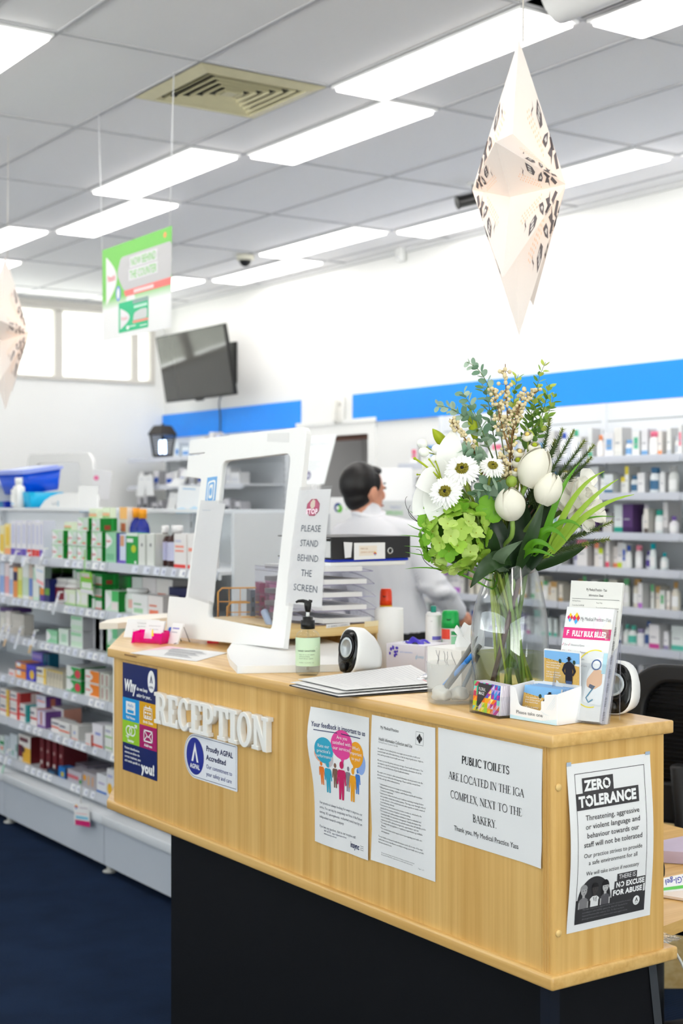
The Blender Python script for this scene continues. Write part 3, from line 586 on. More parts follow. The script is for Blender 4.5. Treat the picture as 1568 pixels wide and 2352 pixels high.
# typed notice
s = front(2.387, 1.1245, 210, 297, PAPER, lambda a, b: .006*math.sin(a*PI)*math.sin(b*PI)+.004*max(0, 1-a*3)*abs(math.sin(b*4)))
s.text('My Medical Practice', 32, 24, 6, INK, 2, width=62); s.frm(150, 14, 174, 40, .7, GREYINK, 1)
for dx, dy in ((0, -5), (0, 5), (-5, 0), (5, 0)): s.poly([(162+dx, 27+dy-5), (162+dx+4, 27+dy), (162+dx, 27+dy+5), (162+dx-4, 27+dy)], INK, 2)
s.text('Health Information Collection and Use', 28, 48, 6.6, INK, 2, width=112); s.text('My Medical Practice, 12 London St, Yass 2582', 28, 53, 3, GREYINK, 2, width=66, res=1)
body = ['As a patient of our medical practice we require you to provide us with your', 'personal details and a full medical history, so that we may properly assess, diagnose,', 'treat and be proactive in your health care needs.', '', 'We aim to protect the privacy and secure storage of your health information. You', 'can request a copy of our privacy policy, which includes information about the', 'collection, use and disclosure of your health information.', '', 'We require your consent to collect personal information about you and to use the', 'information you provide in the following ways. Please read this consent form', 'carefully, and sign where indicated below.', '',
 '* Administrative purposes in running our medical practice.', '* Billing purposes, including compliance with Medicare and Health Insurance', '  Commission requirements.', '* Disclosure to others involved in your healthcare including treating doctors', '  and specialists outside this medical practice. This may occur through referral', '  to other doctors, or for medical tests and in the reports or results returned', '  to us following referrals.', '* Disclosure to other doctors in the practice, locums etc. attached to the', '  practice for the purpose of patient care and teaching.', '* For research and quality assurance activities to improve individual and', '  community health care and practice management. Usually information that', '  does not identify you is used but should information that will identify you be', '  required you will be informed and given the opportunity to opt out.', '* To comply with any legislative or regulatory requirements e.g. notifiable', '  diseases.', '* For reminder letters which may be sent to you regarding your health care', '  and management.', '', 'You can decline to have your health information used in all or some of the ways', 'outlined above but it may influence our ability to manage your health care to provide', 'the best outcome for you.']
for k, l in enumerate(body):
    if l: s.text(l, 26+(8 if l[0] in '* ' else 0), 66+k*5.95, 3.5, C((58, 58, 62), .6), 2, width=min(150, len(l)*1.86), res=1)
s.text('Developed by Dangerous Data Science Practices newsletter document', 36, 276, 2.6, GREYINK, 2, width=110, res=1); s.text('Privacy Act 1988 (Cth) requirements accredited general practices', 36, 280, 2.6, GREYINK, 2, width=104, res=1); s.text('Page 1 of 1', 158, 283, 2.6, GREYINK, 2, width=18, res=1)
solo(s, 'notice', 'typed white health information notice, centre of the three sheets on counter', 'notice')
# toilets notice
s = front(2.168, 1.127, 295, 209, PAPER, lambda a, b: .003*abs(math.sin(a*4))*math.sin(b*PI)+.004*math.exp(-((a-1)/.1)**2-((b-1)/.15)**2))
for t_, y, w, wt in (('PUBLIC TOILETS', 58, 134, 1.35), ('ARE LOCATED IN THE IGA', 93, 214, .95), ('COMPLEX, NEXT TO THE', 128, 202, .95), ('BAKERY.', 162, 68, .95)):
    s.text(t_, 141, y, 14.5, INK, 2, 'c', serif=True, width=w, weight=wt)
s.text('Thank you, My Medical Practice Yass', 141, 188, 9.4, INK, 2, 'c', width=182)
solo(s, 'notice', 'white PUBLIC TOILETS notice, rightmost sheet on the counter front', 'notice')
# zero tolerance sheet on the end panel
s = Sheet((1.737, BY-.0012, 1.1005), XR, UP, 207, 296, PAPER, lambda a, b: .011*max(0, math.sin(PI*b))**1.3*(1-.2*a), nu=10, nv=20)
K = C((62, 60, 62), .6); KD = C((52, 51, 53), .6)
s.frm(17, 18, 190, 270, 1.1, K, 1)
s.rect(34, 27, 110, 53, K, 2); s.rect(17, 53, 172, 82, K, 2); s.rect(17, 53, 20, 82, K, 2)
def slashed(x, y, r, ry): s.line([(x-r*.55, y-ry*.62), (x+r*.55, y+ry*.62)], 2.6, K, 4)
s.text('ZERO', 39, 49, 17, PWHITE, 3, bold=.05, width=64); slashed(93, 40.5, 8, 9); s.text('TOLERANCE', 23, 76, 17.5, PWHITE, 3, bold=.05, width=142); slashed(44.5, 67, 8, 9)
for k, l in enumerate(('Threatening, aggressive', 'or violent language and', 'behaviour towards our', 'staff will not be tolerated')): s.text(l, 104, 101+k*15.5, 9.2, INK, 2, 'c', .004, width=[134, 136, 130, 146][k])
for k, l in enumerate(('Our practice strives to provide', 'a safe environment for all')): s.text(l, 104, 166+k*13.5, 7.6, INK, 2, 'c', width=[146, 122][k])
s.text('We will take action if necessary', 104, 198, 7, INK, 2, 'c', width=132)
s.poly(arc(61, 248, 41, 46, 180, 360, 30)[::1], KD, 1); s.rect(17, 240, 102, 248, KD, 1); s.rect(17, 247, 190, 283, KD, 2); s.rect(17, 268, 190, 283, KD, 2)
SK = [C((170, 168, 168), .6), C((64, 60, 60), .6), C((190, 188, 188), .6)]; TP = [C((122, 120, 122), .6), C((226, 226, 226), .6), C((88, 86, 90), .6)]; HR = [C((150, 150, 150), .6), C((28, 27, 28), .6), C((30, 28, 30), .6)]
for k, x in enumerate((34, 61, 87)):
    y = 224
    if k == 2: s.poly([(x-9, y-4)]+arc(x, y-2, 9, -11, 180, 0, 10)+[(x+10, y+18), (x-10, y+18)], HR[2], 3)
    s.poly([(x-12, y+32), (x-11, y+17), (x-5, y+13), (x+5, y+13), (x+11, y+17), (x+12, y+32)], TP[k], 4); s.rect(x-3, y+6, x+3, y+15, SK[k], 4, 1)
    s.ell(x, y, 7.5, 9, SK[k], 5, 16); s.poly(arc(x, y-3, 8.2, -8, 180, 0, 8), HR[k], 6)
    for d in (-3, 3): s.ell(x+d, y-.5, .9, 1.1, INK, 7, 8)
    s.line([(x-2, y+5), (x+2, y+5)], .7, INK, 7); s.rect(x-12, y+20, x-9.5, y+32, SK[k], 5, 1); s.rect(x+9.5, y+20, x+12, y+32, SK[k], 5, 1)
s.line([(57, 238), (60, 246), (62, 240)], 1, INK, 7); s.line([(65, 238), (64, 247)], 1, INK, 7)
s.rect(116, 206, 166, 219, K, 2); s.rect(110, 219, 188, 233, K, 2); s.rect(104, 233, 184, 247, K, 2)
s.text('THERE IS', 120, 216, 8, PWHITE, 3, width=42); s.text('NO EXCUSE', 114, 230.5, 9, PWHITE, 3, bold=.045, width=72); slashed(126, 226, 4, 5); s.text('FOR ABUSE', 107, 244.5, 9, PWHITE, 3, bold=.045, width=74)
for k, l in enumerate(('This was created as a support resource for our practice to meet', 'accreditation with AGPAL against the RACGP Standards for', 'General Practices (5th edition) C2.1. To find out more', 'about general practice accreditation visit www.agpal.com.au')): s.text(l, 34, 260+k*5.6, 3, GREYINK, 3, width=[120, 112, 104, 112][k], res=1)
s.ell(168, 262, 8.6, 8.6, PWHITE, 3); s.poly([(168, 255.5), (172, 264), (169.8, 264), (168, 259.5), (166.2, 264), (164, 264)], K, 4); s.text('AGPAL', 168, 267.5, 1.9, K, 4, 'c')
TAPE = C((170, 186, 204), .4)
s.rect(-1, -4, 10, 3, TAPE, 3, 1); s.rect(194, -4, 206, 2, TAPE, 3, 1)
solo(s, 'poster', 'black and white ZERO TOLERANCE poster taped to counter end panel', 'poster')
# ================================================================== THINGS ON THE COUNTER
class Quad(Sheet):
    """printed sheet spanned by four corners TL, TR, BR, BL (bilinear); page coordinates in mm"""
    def __init__(s, c, w, h, mat, bulge=None, nu=8, nv=10, th=.0004, back=True):
        s.c = [Vector(p) for p in c]; Rv = s.c[1]-s.c[0]; Uv = s.c[0]-s.c[3]
        Sheet.__init__(s, c[0], Rv, Uv, w, h, mat, bulge, th, nu, nv, back)
    def P(s, x, y, l):
        a, b = x/s.w, y/s.h
        return s.c[0].lerp(s.c[1], a).lerp(s.c[3].lerp(s.c[2], a), b) + s.N*(s.b(a, b)+l*.00035)
class Cyl(Sheet):
    """printed label wrapped on a cylinder, x measured along the arc from its middle"""
    def __init__(s, ctr, r, ang, w, h, mat, back=False):
        s.ctr = Vector(ctr); s.r = r; s.ang = ang; Sheet.__init__(s, ctr, RT, UP, w, h, mat, None, 0, 14, 2, back)
    def P(s, x, y, l):
        a = s.ang + (x-s.w/2)/1000/s.r; rr = s.r + l*.0003
        return s.ctr + Vector((rr*math.cos(a), rr*math.sin(a), -y/1000))
CAMANG = math.atan2(-AW.y, -AW.x)
# ---------------- white protective screen
LEAN = math.radians(9); SO = Vector((1.97, 3.13, ZT)); SU = Vector((math.sin(LEAN), 0, math.cos(LEAN))); SN = YR.cross(SU)
def on_scr(u, v, off=0):
    r = ray(u, v); o = SO + SN*off; t = (o-CAM).dot(SN)/r.dot(SN); p = CAM + r*t; return p
def scr2(u, v): p = on_scr(u, v); return ((p-SO).dot(YR), (p-SO).dot(SU))
def fillet(pts, rad, n=5):
    out = []; m = len(pts)
    for i, p in enumerate(pts):
        r = rad[i] if isinstance(rad, (list, tuple)) else rad
        if r <= 0: out.append(p); continue
        p = Vector(p); a = Vector(pts[i-1])-p; b = Vector(pts[(i+1) % m])-p
        r = min(r, a.length*.45, b.length*.45); a = p+a.normalized()*r; b = p+b.normalized()*r
        for k in range(n+1): t = k/n; out.append(tuple((a.lerp(p, t)).lerp(p.lerp(b, t), t)))
    return out
def plate(outlines, th, mat, T, bev=.001):
    cu = bpy.data.curves.new('l', 'CURVE'); cu.dimensions = '2D'; cu.fill_mode = 'BOTH'; cu.extrude = th/2-bev; cu.bevel_depth = bev; cu.bevel_resolution = 1; cu.offset = -bev
    for sp in outlines:
        s = cu.splines.new('POLY'); s.points.add(len(sp)-1); s.use_cyclic_u = True
        for q, (a, b) in zip(s.points, sp): q.co = (a, b, 0, 1)
    ob = bpy.data.objects.new('l', cu); me = bpy.data.meshes.new_from_object(ob); bpy.data.objects.remove(ob); bpy.data.curves.remove(cu)
    mb = MB(); mb.add([v.co.copy() for v in me.vertices], [list(p.vertices) for p in me.polygons], mat, False, T); bpy.data.meshes.remove(me); return mb
SCRW = C((240, 240, 239), .35, name='white_foam_board')
def make_screen(name, label, flat=True):
    t = thing(name, label, 'screen', SO)
    outer = [(442, 1012), (711, 980), (682, 1270), (656, 1490), (386, 1462), (393, 1370), (432, 1374), (467, 1100), (433, 1096), (437, 1048), (475, 1044), (475, 1040), (438, 1043)]
    rad = [.004, .03, 0, .0, .0, .006, .01, .01, .006, .004, .001, .001, .004]
    inner = [(515, 1060), (674, 1041), (629, 1446), (481, 1418)]
    T = frame(SO, YR, SU)
    o2 = fillet([scr2(*p) for p in outer], rad); o2 = [(x, max(y, .001)) for x, y in o2]; i2 = fillet([scr2(*p) for p in inner], [.03, .03, .012, .02], 8)
    part(plate([o2, i2], .016, SCRW, T), 'screen_frame', t, True)
    m = MB(); m.prism(i2, -.0015, .0015, ACRYL, T); part(m, 'clear_window', t, True)
    return t, T
scr, ST_ = make_screen('protective_screen', 'white cut-out protective screen with clear window standing on the counter')
m = MB(); m.prism([tuple((atZ(u, v, ZT+.018))[:2]) for u, v in ((545, 1530), (780, 1526), (818, 1515), (815, 1495), (781, 1478), (731, 1463), (690, 1460), (650, 1459), (600, 1459), (560, 1463), (532, 1477), (521, 1493), (528, 1513))][::-1], ZT+.0005, ZT+.018, SCRW); part(m, 'foot_plate', scr, True)
m = MB(); m.prism([tuple(atZ(u, v, ZT+.02)[:2]) for u, v in ((228, 1431), (245, 1424), (270, 1419), (305, 1414), (345, 1410), (385, 1408), (432, 1408), (432, 1414), (380, 1419), (320, 1426), (270, 1431))][::-1], ZT+.0005, ZT+.02, C((236, 228, 214), .4)); part(m, 'foot_plate', scr, True)
a = [scr2(470, 1148), scr2(497, 1096)]
B2 = C((120, 176, 226), .4); s = Quad([on_scr(476, 1097, .0086), on_scr(499, 1094, .0086), on_scr(494, 1150, .0086), on_scr(471, 1150, .0086)], 40, 100, B2, back=False)
s.poly(fillet([(5, 100), (5, 18), (35, 12), (35, 100)], 10), PWHITE, 1); s.poly(fillet([(9, 100), (9, 26), (31, 20), (31, 100)], 8), B2, 2); s.poly(fillet([(13, 90), (13, 34), (27, 30), (27, 90)], 6), PWHITE, 3); s.ell(20, 62, 5, 18, B2, 4)
part(s, 'blue_sticker', scr, True)
s = Quad([on_scr(614, 996, .0086), on_scr(664, 994, .0086), on_scr(663, 1016, .0086), on_scr(613, 1014, .0086)], 60, 22, C((228, 228, 227), .25), back=False); part(s, 'tape', scr, True)
# pouches hanging on the screen
def pouch(label, px, inset, draw, off):
    c = [on_scr(*p, off) for p in px]
    t = thing('plastic_pouch', label, 'sign', c[0].lerp(c[1], .5), group='pouches hung on the screen')
    q = Quad([on_scr(*p, off-.002) for p in inset], 140, 420, PAPER, lambda a, b: .004*math.sin(b*3), back=True); draw(q); part(q, 'paper_insert', t, True)
    g = Quad(c, 150, 460, POUCH, lambda a, b: .004*math.sin(b*3)+.0009*math.sin(b*31+a*4)*math.sin(a*9+b*6), 24, 40, .004, False); part(g, 'pouch_front', t, True)
    return t
REDS = C((176, 24, 84), .5)
def stopsign(q):
    q.poly(arc(70, 66, 31, 34, 22.5, 382.5, 8)[:-1], REDS, 1); q.poly(arc(70, 66, 27, 30, 22.5, 382.5, 8)[:-1], C((204, 50, 112), .5), 2)
    q.poly(fillet([(57, 60), (58, 44), (62, 44), (63, 38), (67, 38), (68, 36), (72, 36), (73, 40), (77, 40), (79, 62), (72, 70), (63, 70)], 2), C((236, 220, 200), .5), 3)
    q.text('STOP', 70, 90, 18, C((252, 226, 238), .5), 7, 'c', .05, width=52)
    for k, l in enumerate(('PLEASE', 'STAND', 'BEHIND', 'THE', 'SCREEN')): q.text(l, 72, 155+k*54, 24, C((62, 78, 100), .6), 2, 'c', width=[86, 76, 88, 44, 96][k])
pouch('glossy STOP, PLEASE STAND BEHIND THE SCREEN sign hung on screen\'s right post', [(688, 1119), (763, 1115), (741, 1405), (656, 1391)], [(690, 1126), (760, 1123), (739, 1396), (658, 1384)], stopsign, .022)
def blank(q):
    q.rect(10, 30, 60, 33, C((200, 210, 220), .5), 1, 2)
pouch('blank glossy white pouch hung on the screen\'s left post', [(461, 1149), (520, 1150), (492, 1391), (433, 1372)], [(464, 1156), (517, 1157), (491, 1384), (436, 1366)], blank, .02)

# ---------------- hand sanitiser
B = Vector((1.818, 2.80, ZT)); t = thing('hand_sanitiser', 'clear pump bottle of hand sanitiser with a pale green label', 'sanitiser', B)
BOT = clear('bottle_plastic', (252, 253, 253), 1.0, .03, 1.45); GEL = clear('clear_gel', (251, 254, 252), .3, .02, 1.2)
m = MB(); m.lathe([(.022, 0), (.0275, .004), (.0285, .012), (.0285, .088), (.026, .097), (.019, .103), (.0125, .106), (.0125, .112)], BOT, 28); part(m, 'bottle', t)
m = MB(); m.lathe([(.021, .002), (.0268, .006), (.0275, .014), (.0275, .078), (0, .0785)], GEL, 24); part(m, 'gel', t)
PG = C((206, 232, 200), .45, name='green_label'); GT = C((92, 122, 96), .6)
s = Cyl((0, 0, .089), .0288, CAMANG, 86, 66, PG)
s.text('HAND SANITISER', 40, 32, 3.6, C((60, 84, 66), .6), 2, 'c', .01, width=44); s.ring(66, 26, 5, 5, .6, C((240, 246, 236), .5), 2)
for k, l in enumerate(('KILLS 99.9% OF GERMS', 'ANTI BACTERIAL', 'FIGHTS MICRO GERMS', '', '500ML / 16.90 FL OZ')):
    if l: s.text(l, 22, 40+k*4.6, 2.2, GT, 2, width=len(l)*1.9, res=1)
part(s, 'label', t)
m = MB(); m.lathe([(.0165, .108), (.0165, .128), (.0122, .1285), (.0122, .136), (.006, .1365)], BLACKP, 24); part(m, 'collar', t)
m = MB(); m.lathe([(.0042, .136), (.0042, .150)], WPLAST, 12); part(m, 'pump_stem', t)
m = MB(); m.lathe([(.0062, .147), (.0075, .155), (.0085, .162), (.0085, .172), (.0055, .1735)], BLACKP, 18)
sp = [RT*-.002+UP*.1705, RT*-.012+UP*.173, RT*-.022+UP*.1725, RT*-.028+UP*.1695]; m.tube(sp, [.0045, .004, .0034, .0024], BLACKP, 8); m.tube([RT*.002+UP*.1725, RT*.0105+UP*.1715], [.004, .003], BLACKP, 8); part(m, 'pump_head', t)
m = MB(); m.tube([(0, 0, .012), (.001, 0, .108)], .0025, BOT, 6); part(m, 'dip_tube', t)

# ---------------- small white speakers
GLB = C((10, 10, 11), .12, name='gloss_black'); SILV = C((206, 214, 220), .35, .3, name='speaker_cone')
def superell(w, h, n=28, e=2.6): return [(w/2*math.copysign(abs(math.cos(a))**(2/e), math.cos(a)), h/2*math.copysign(abs(math.sin(a))**(2/e), math.sin(a))) for a in [2*PI*i/n for i in range(n)]]
def speaker(label, loc, nrm, k):
    nrm = Vector(nrm).normalized(); t = thing('speaker', label, 'speaker', loc, 0, 'pair of white speakers on the counter')
    side = UP.cross(nrm).normalized(); T = Matrix(((side.x, -nrm.x, 0, 0), (side.y, -nrm.y, 0, 0), (0, 0, 1, 0), (0, 0, 0, 1)))
    secs = [(-.004, .080, .104, .0545, .010), (0, .084, .108, .0545, .009), (.006, .087, .110, .0555, .007), (.03, .088, .107, .0545, .004), (.055, .078, .090, .046, 0), (.072, .060, .066, .036, 0), (.078, .03, .036, .034, 0)]
    def body(sl, mat, shrink=1):
        vs = []; fs = []; n = 28
        for y, w, h, zc, tl in sl:
            for x, z in superell(w*shrink, h*shrink): vs.append((x*k, (y+tl*(z/h)*1.4)*k, (zc+z)*k))
        for j in range(len(sl)-1):
            for i in range(n): q = (i+1) % n; fs.append((j*n+i, j*n+q, (j+1)*n+q, (j+1)*n+i))
        fs.append(list(range(n))[::-1]); fs.append([(len(sl)-1)*n+i for i in range(n)]); mm = MB(); mm.add(vs, fs, mat, True, T); return mm
    part(body(secs, C((236, 236, 235), .3, name='white_speaker_shell')), 'shell', t)
    m = body([(-.0075, .066, .094, .0545, .010), (-.0045, .076, .1015, .0545, .010), (.002, .078, .102, .0545, .009)], GLB); part(m, 'front_panel', t)
    def disc(z, prof, mat, nm):
        mm = MB(); mm.lathe([(r*k, q*k) for r, q in prof], mat, 24, T @ frame((0, (-.0075+.010*1.4*(z-.0545)/.1)*k, z*k), (1, 0, .0), (0, .13, .99))); part(mm, nm, t)
    disc(.063, [(.031, .001), (.031, .004), (.026, .002)], C((24, 24, 25), .3), 'driver_surround'); disc(.063, [(.0245, .0035), (.022, .0045), (.006, -.001), (.0, .002)], SILV, 'driver_cone'); disc(.017, [(.0105, 0), (.0105, .008), (.009, .0095), (0, .0098)], C((28, 27, 27), .3), 'volume_knob')
    return t
speaker('white speaker with black front beside the hand sanitiser bottle', (1.905, 2.755, ZT), -AW*.55-RT*.83, 1.0)
speaker('white speaker with black front behind the brochure holder', (1.958, 1.95, ZT), -AW*.88-RT*.47, .93)

# ---------------- papers
def flat(name, label, cat, px, w, h, mat, z=ZT+.0012, draw=None, group=None):
    c = [atZ(*p, z) for p in px]; q = Quad(c, w, h, mat, back=True)
    if draw: draw(q)
    return solo(q, name, label, cat, group=group)
BOARD = C((64, 62, 62), .5); c0 = [(664, 1573), (775, 1600), (1012, 1585), (928, 1538)]
cb = thing('clipboard', 'dark clipboard of white forms lying on the counter', 'clipboard', atZ(840, 1575, ZT))
m = MB(); P4 = [atZ(*p, ZT+.003) for p in c0]; m.prism([tuple(p[:2]) for p in P4][::-1], ZT+.0006, ZT+.003, BOARD); part(m, 'board', cb, True)
m = MB(); cc = atZ(978, 1556, ZT+.012); m.box((0, 0, 0), (.09, .02, .012), CHROME, Matrix.Translation(cc) @ Matrix.Rotation(math.radians(38), 4, 'Z'), .003); m.tube([cc+RT*.01, cc+RT*.02+UP*.008, cc+RT*.045+UP*.004], .0025, CHROME); part(m, 'clip', cb, True)
def form(q):
    for k in range(24):
        q.rect(14, 12+k*11, R.uniform(120, 196), 13.2+k*11, C((196, 198, 204), .6), 1, 1)
    q.rect(150, 40, 190, 43, C((232, 120, 130), .6), 1, 1); q.rect(150, 22, 180, 27, C((90, 90, 96), .6), 1, 1)
for k, (dx, dy, lb) in enumerate(((2, 1, 'lowest form under the clipboard stack, white and slightly skewed'), (-1, -1, 'middle white form in the stack on the clipboard'), (10, -3, 'top printed white form in the stack on the clipboard'))):
    px = [(u*.985+13+dx+(6 if k == 2 else 0), v-5*k+dy) for u, v in ((664, 1573), (775, 1598), (1004, 1580), (928, 1540))]
    flat('paper_form', lb, 'paper', [px[3], px[2], px[1], px[0]][::1], 210, 297, PAPER, ZT+.0055+.0035*k, form, 'forms on the clipboard')
def leaflet(q):
    q.poly([(0, 0), (70, 0), (0, 200)], C((246, 206, 216), .6), 1)
    for k in range(9): q.line([(40+k*6, 60+k*22), (150+(k % 3)*14, 66+k*22)], 5 if k % 3 else 9, C((150, 152, 160), .6), 2)
flat('leaflet', 'pink and white leaflet lying flat at counter\'s left end', 'leaflet', [(385, 1484), (522, 1499), (450, 1519), (298, 1500)], 210, 297, PAPER, ZT+.001, leaflet)

# ---------------- pink card holder, notice and easel card at the far end
MAG = clear('pink_acrylic', (255, 66, 205), .8, .06, 1.45, .35, (250, 30, 190)); e0 = Vector((.48, -.877, 0)); e1 = Vector((.877, .48, 0))   # along the front, away
p0 = atZ(345, 1477, ZT); t = thing('card_holder', 'bright pink acrylic business card holder on the counter\'s left end', 'card holder', p0)
T = Matrix(((e0.x, e1.x, 0, 0), (e0.y, e1.y, 0, 0), (0, 0, 1, 0), (0, 0, 0, 1)))
m = MB(); m.box((0, .004, .004), (.10, .036, .004), MAG, T); m.box((-.031, -.014, .016), (.03, .003, .028), MAG, T); m.box((.031, -.014, .016), (.03, .003, .028), MAG, T); m.box((0, -.014, .008), (.05, .003, .012), MAG, T); m.box((0, .02, .018), (.10, .003, .036), MAG, T); part(m, 'tray', t)
for x in (-.049, .049):
    m = MB(); m.prism([(-.022, 0), (.03, 0), (.022, .034), (-.014, .032)], x-.0015, x+.0015, MAG, T @ Matrix(((0, 0, 1, 0), (1, 0, 0, 0), (0, 1, 0, 0), (0, 0, 0, 1)))); part(m, 'side_wing', t)
def cards(base, w, h, lean, n, label, lines, name='business_card', group=None, mat=PAPER, rot=0.0):
    e = (e0+e1*rot).normalized(); bk = UP.cross(e).normalized()
    for k in range(n):
        c = base + bk*.004*k; u = (UP+bk*lean).normalized()
        q = Sheet(c-e*(w/2)+u*h, e, u, w*1000, h*1000, mat, None, .0006, 2, 2)
        for j, (tx, y, cap, wd) in enumerate(lines if k == 0 else []): q.text(tx, w*500, y, cap, GREYINK, 2, 'c', width=wd, res=1)
        solo(q, name, label[k], 'card', group=group)
cards(p0+e1*.006+UP*.008+e0*.003, .062, .056, .32, 3, ['front white business card in the pink holder', 'middle white business card in the pink holder', 'rear white business card in the pink holder'], [('My Medical Practice Yass', 16, 3, 40), ('Dr. Shazia Ahad', 26, 3, 28)], group='cards in the pink holder')
cards(atZ(320, 1466, ZT)+UP*.001, .115, .058, .42, 1, ['white typed card leaning behind the pink card holder'], [('Dr Shazia Ahad', 14, 3.4, 36), ('Appointments', 24, 3.4, 30), ('Monday to Friday', 36, 3, 60)], 'notice_card')
m = MB(); m.box((0, 0, .022), (.016, .012, .03), C((28, 96, 200), .4), Matrix.Translation(atZ(385, 1469, ZT)) @ Matrix.Rotation(.4, 4, 'Y'), .003); solo(m, 'paper_clip_holder', 'small blue plastic clip behind the pink card holder', 'clip')
m = MB(); b0 = p0+e0*-.0+e1*-.004; m.prism([(-.003, 0), (.003, 0), (.002, .016), (0, .02), (-.002, .016)], -.001, .001, C((250, 224, 60), .5), frame(p0+e0*.02-e1*.018+UP*.022, e0, UP)); solo(m, 'sticky_flag', 'tiny yellow sticky flag on the pink card holder', 'flag')
p1 = atZ(402, 1478, ZT); t = thing('easel_card', 'small white card on a black wire easel beside pink holder', 'card', p1)
ee = (RT*.75-AW*.66).normalized(); bb = (RT*.66+AW*.75).normalized(); u = (UP+bb*.42).normalized()
q = Sheet(p1-ee*.022+u*.062-bb*.012, ee, u, 44, 62, PAPER, None, .005, 2, 2); q.rect(6, 14, 34, 18, C((140, 130, 200), .5), 1, 1); q.rect(6, 26, 30, 29, C((180, 180, 190), .5), 1, 1); part(q, 'card', t, True)
m = MB(); 
for s_ in (-.018, .018): m.tube([p1+ee*s_-bb*.02+UP*.002, p1+ee*s_-bb*.008+UP*.003, p1+ee*s_+bb*.014+UP*.052, p1+ee*s_+bb*.04+UP*.002], .0012, BLACKP, 6)
m.tube([p1-ee*.018+bb*.014+UP*.052, p1+ee*.018+bb*.014+UP*.052], .0012, BLACKP, 6); part(m, 'wire_easel', t, True)

# ---------------- tissue box, pen cup, pens
MARB = C((236, 234, 230), .5, name='printed_carton'); VEIN = C((120, 118, 128), .6)
t = thing('tissue_box', 'white tissue box with grey sketched veins behind the pen cup', 'tissue box', (1.938, 2.377, ZT))
m = MB(); m.box((0, 0, .047), (.10, .115, .094), MARB, None, .002)
q = Sheet((-.0512, .057, .094), YR, UP, 115, 94, MARB, None, 0, 1, 1, False)
for k in range(5):
    pts = [(30+k*13, 6)]; 
    for j in range(5): pts.append((pts[-1][0]+R.uniform(-3, 6), pts[-1][1]+R.uniform(4, 8)))
    q.line(pts, 1.0, VEIN, 2)
m.v += []; part(m, 'carton', t); part(q, 'printed_veins', t)
m = MB(); m.grid(lambda a, b: Vector((.005+.012*math.sin(a*5), -.045+.045*a, .094+b*(.068-.03*a+.008*math.sin(a*9+1)))) + RT*.012*math.sin(b*3+a*4), 12, 8, C((246, 246, 246), .7, trans=.3)); m.grid(lambda a, b: Vector((.012-.02*b, -.045+.05*a, .094+b*(.036+.012*math.cos(a*8))))-RT*.01*b, 10, 8, C((246, 246, 246), .7, trans=.3)); part(m, 'tissue', t)
FROST = clear('frosted_plastic', (251, 252, 252), .5, .15, 1.35, .13, (242, 244, 246))
B = Vector((1.80, 2.247, ZT)); t = thing('pen_cup', 'frosted clear plastic pen cup with two white stones inside', 'pen cup', B)
m = MB(); n = 40
def cupsec(r, z): return [(x, y, z) for x, y in superell(2*r, 2*r, n, 3.0)]
vs = []; fs = []
for r, z in ((.041, .0012), (.0435, .004), (.0465, .082), (.0452, .082), (.042, .005), (.039, .004)): vs += cupsec(r, z)
for j in range(5):
    for i in range(n): q_ = (i+1) % n; fs.append((j*n+i, j*n+q_, (j+1)*n+q_, (j+1)*n+i))
fs.append(list(range(n))[::-1]); fs.append([5*n+i for i in range(n)]); m.add(vs, fs, FROST, True, Matrix.Rotation(-YAW+.2, 4, 'Z')); part(m, 'cup', t)
def stone(c, sc, lb):
    bm = bmesh.new(); bmesh.ops.create_icosphere(bm, subdivisions=3, radius=1); rr = random.Random(lb)
    from mathutils import noise
    for v in bm.verts: v.co *= 1+.35*noise.noise(v.co*1.6+Vector((len(lb), 0, 0))); v.co = Vector((v.co.x*sc[0], v.co.y*sc[1], max(v.co.z, -.75)*sc[2]))
    bm.verts.index_update(); mm = MB(); mm.add([v.co + Vector(c) for v in bm.verts], [[v.index for v in f.verts] for f in bm.faces], C((240, 238, 232), .7, noise=.12, nscale=60), True); bm.free(); solo(mm, 'stone', lb, 'stone', group='white stones in the pen cup')
stone(B-RT*.018+UP*.018, (.019, .02, .016), 'white stone at left in the bottom of the pen cup'); stone(B+RT*.018+AW*.004+UP*.018, (.02, .018, .015), 'larger white stone at right in the bottom of the pen cup')
def pen(a, b, r, body, tipm, label, cap=None, tip=True):
    a, b = Vector(a), Vector(b); L = (b-a).length; q = (b-a).to_track_quat('Z', 'Y').to_matrix().to_4x4(); T = Matrix.Translation(a) @ q
    t = thing('pen', label, 'pen', a, group='pens in the frosted cup'); t.rotation_euler = (0, 0, 0)
    T2 = q
    m = MB(); m.lathe([(r*.8, 0), (r, .003), (r, L*.82)], body, 14, T2); part(m, 'barrel', t)
    m = MB()
    if tip: m.lathe([(r, L*.82), (r*1.02, L*.84), (r*.62, L*.93), (r*.5, L*.935)], body, 14, T2); part(m, 'grip', t); m = MB(); m.lathe([(r*.5, L*.935), (r*.22, L*.985), (.0003, L)], tipm, 12, T2); part(m, 'tip', t)
    else:
        m.lathe([(r*1.15, L*.8), (r*1.15, L*.985), (r*.9, L)], cap or body, 14, T2); m.box((r*1.5, 0, L*.9), (r*.5, r*.9, L*.16), cap or body, T2); part(m, 'pen_cap', t)
def cp(u, v, dw): return atD(u, v, 2.872+dw)
GP = C((128, 126, 124), .35); BLU = C((40, 126, 214), .3); BPEN = C((90, 150, 220), .3)
pen(cp(1010, 1598, -.005), cp(1097, 1461, .012), .0048, GP, BLACKP, 'grey pen with black tip sticking highest from the frosted cup')
pen(cp(1003, 1592, .012), cp(1086, 1503, -.012), .0042, BPEN, BLU, 'blue capped pen leaning in the frosted cup', BLU, False)
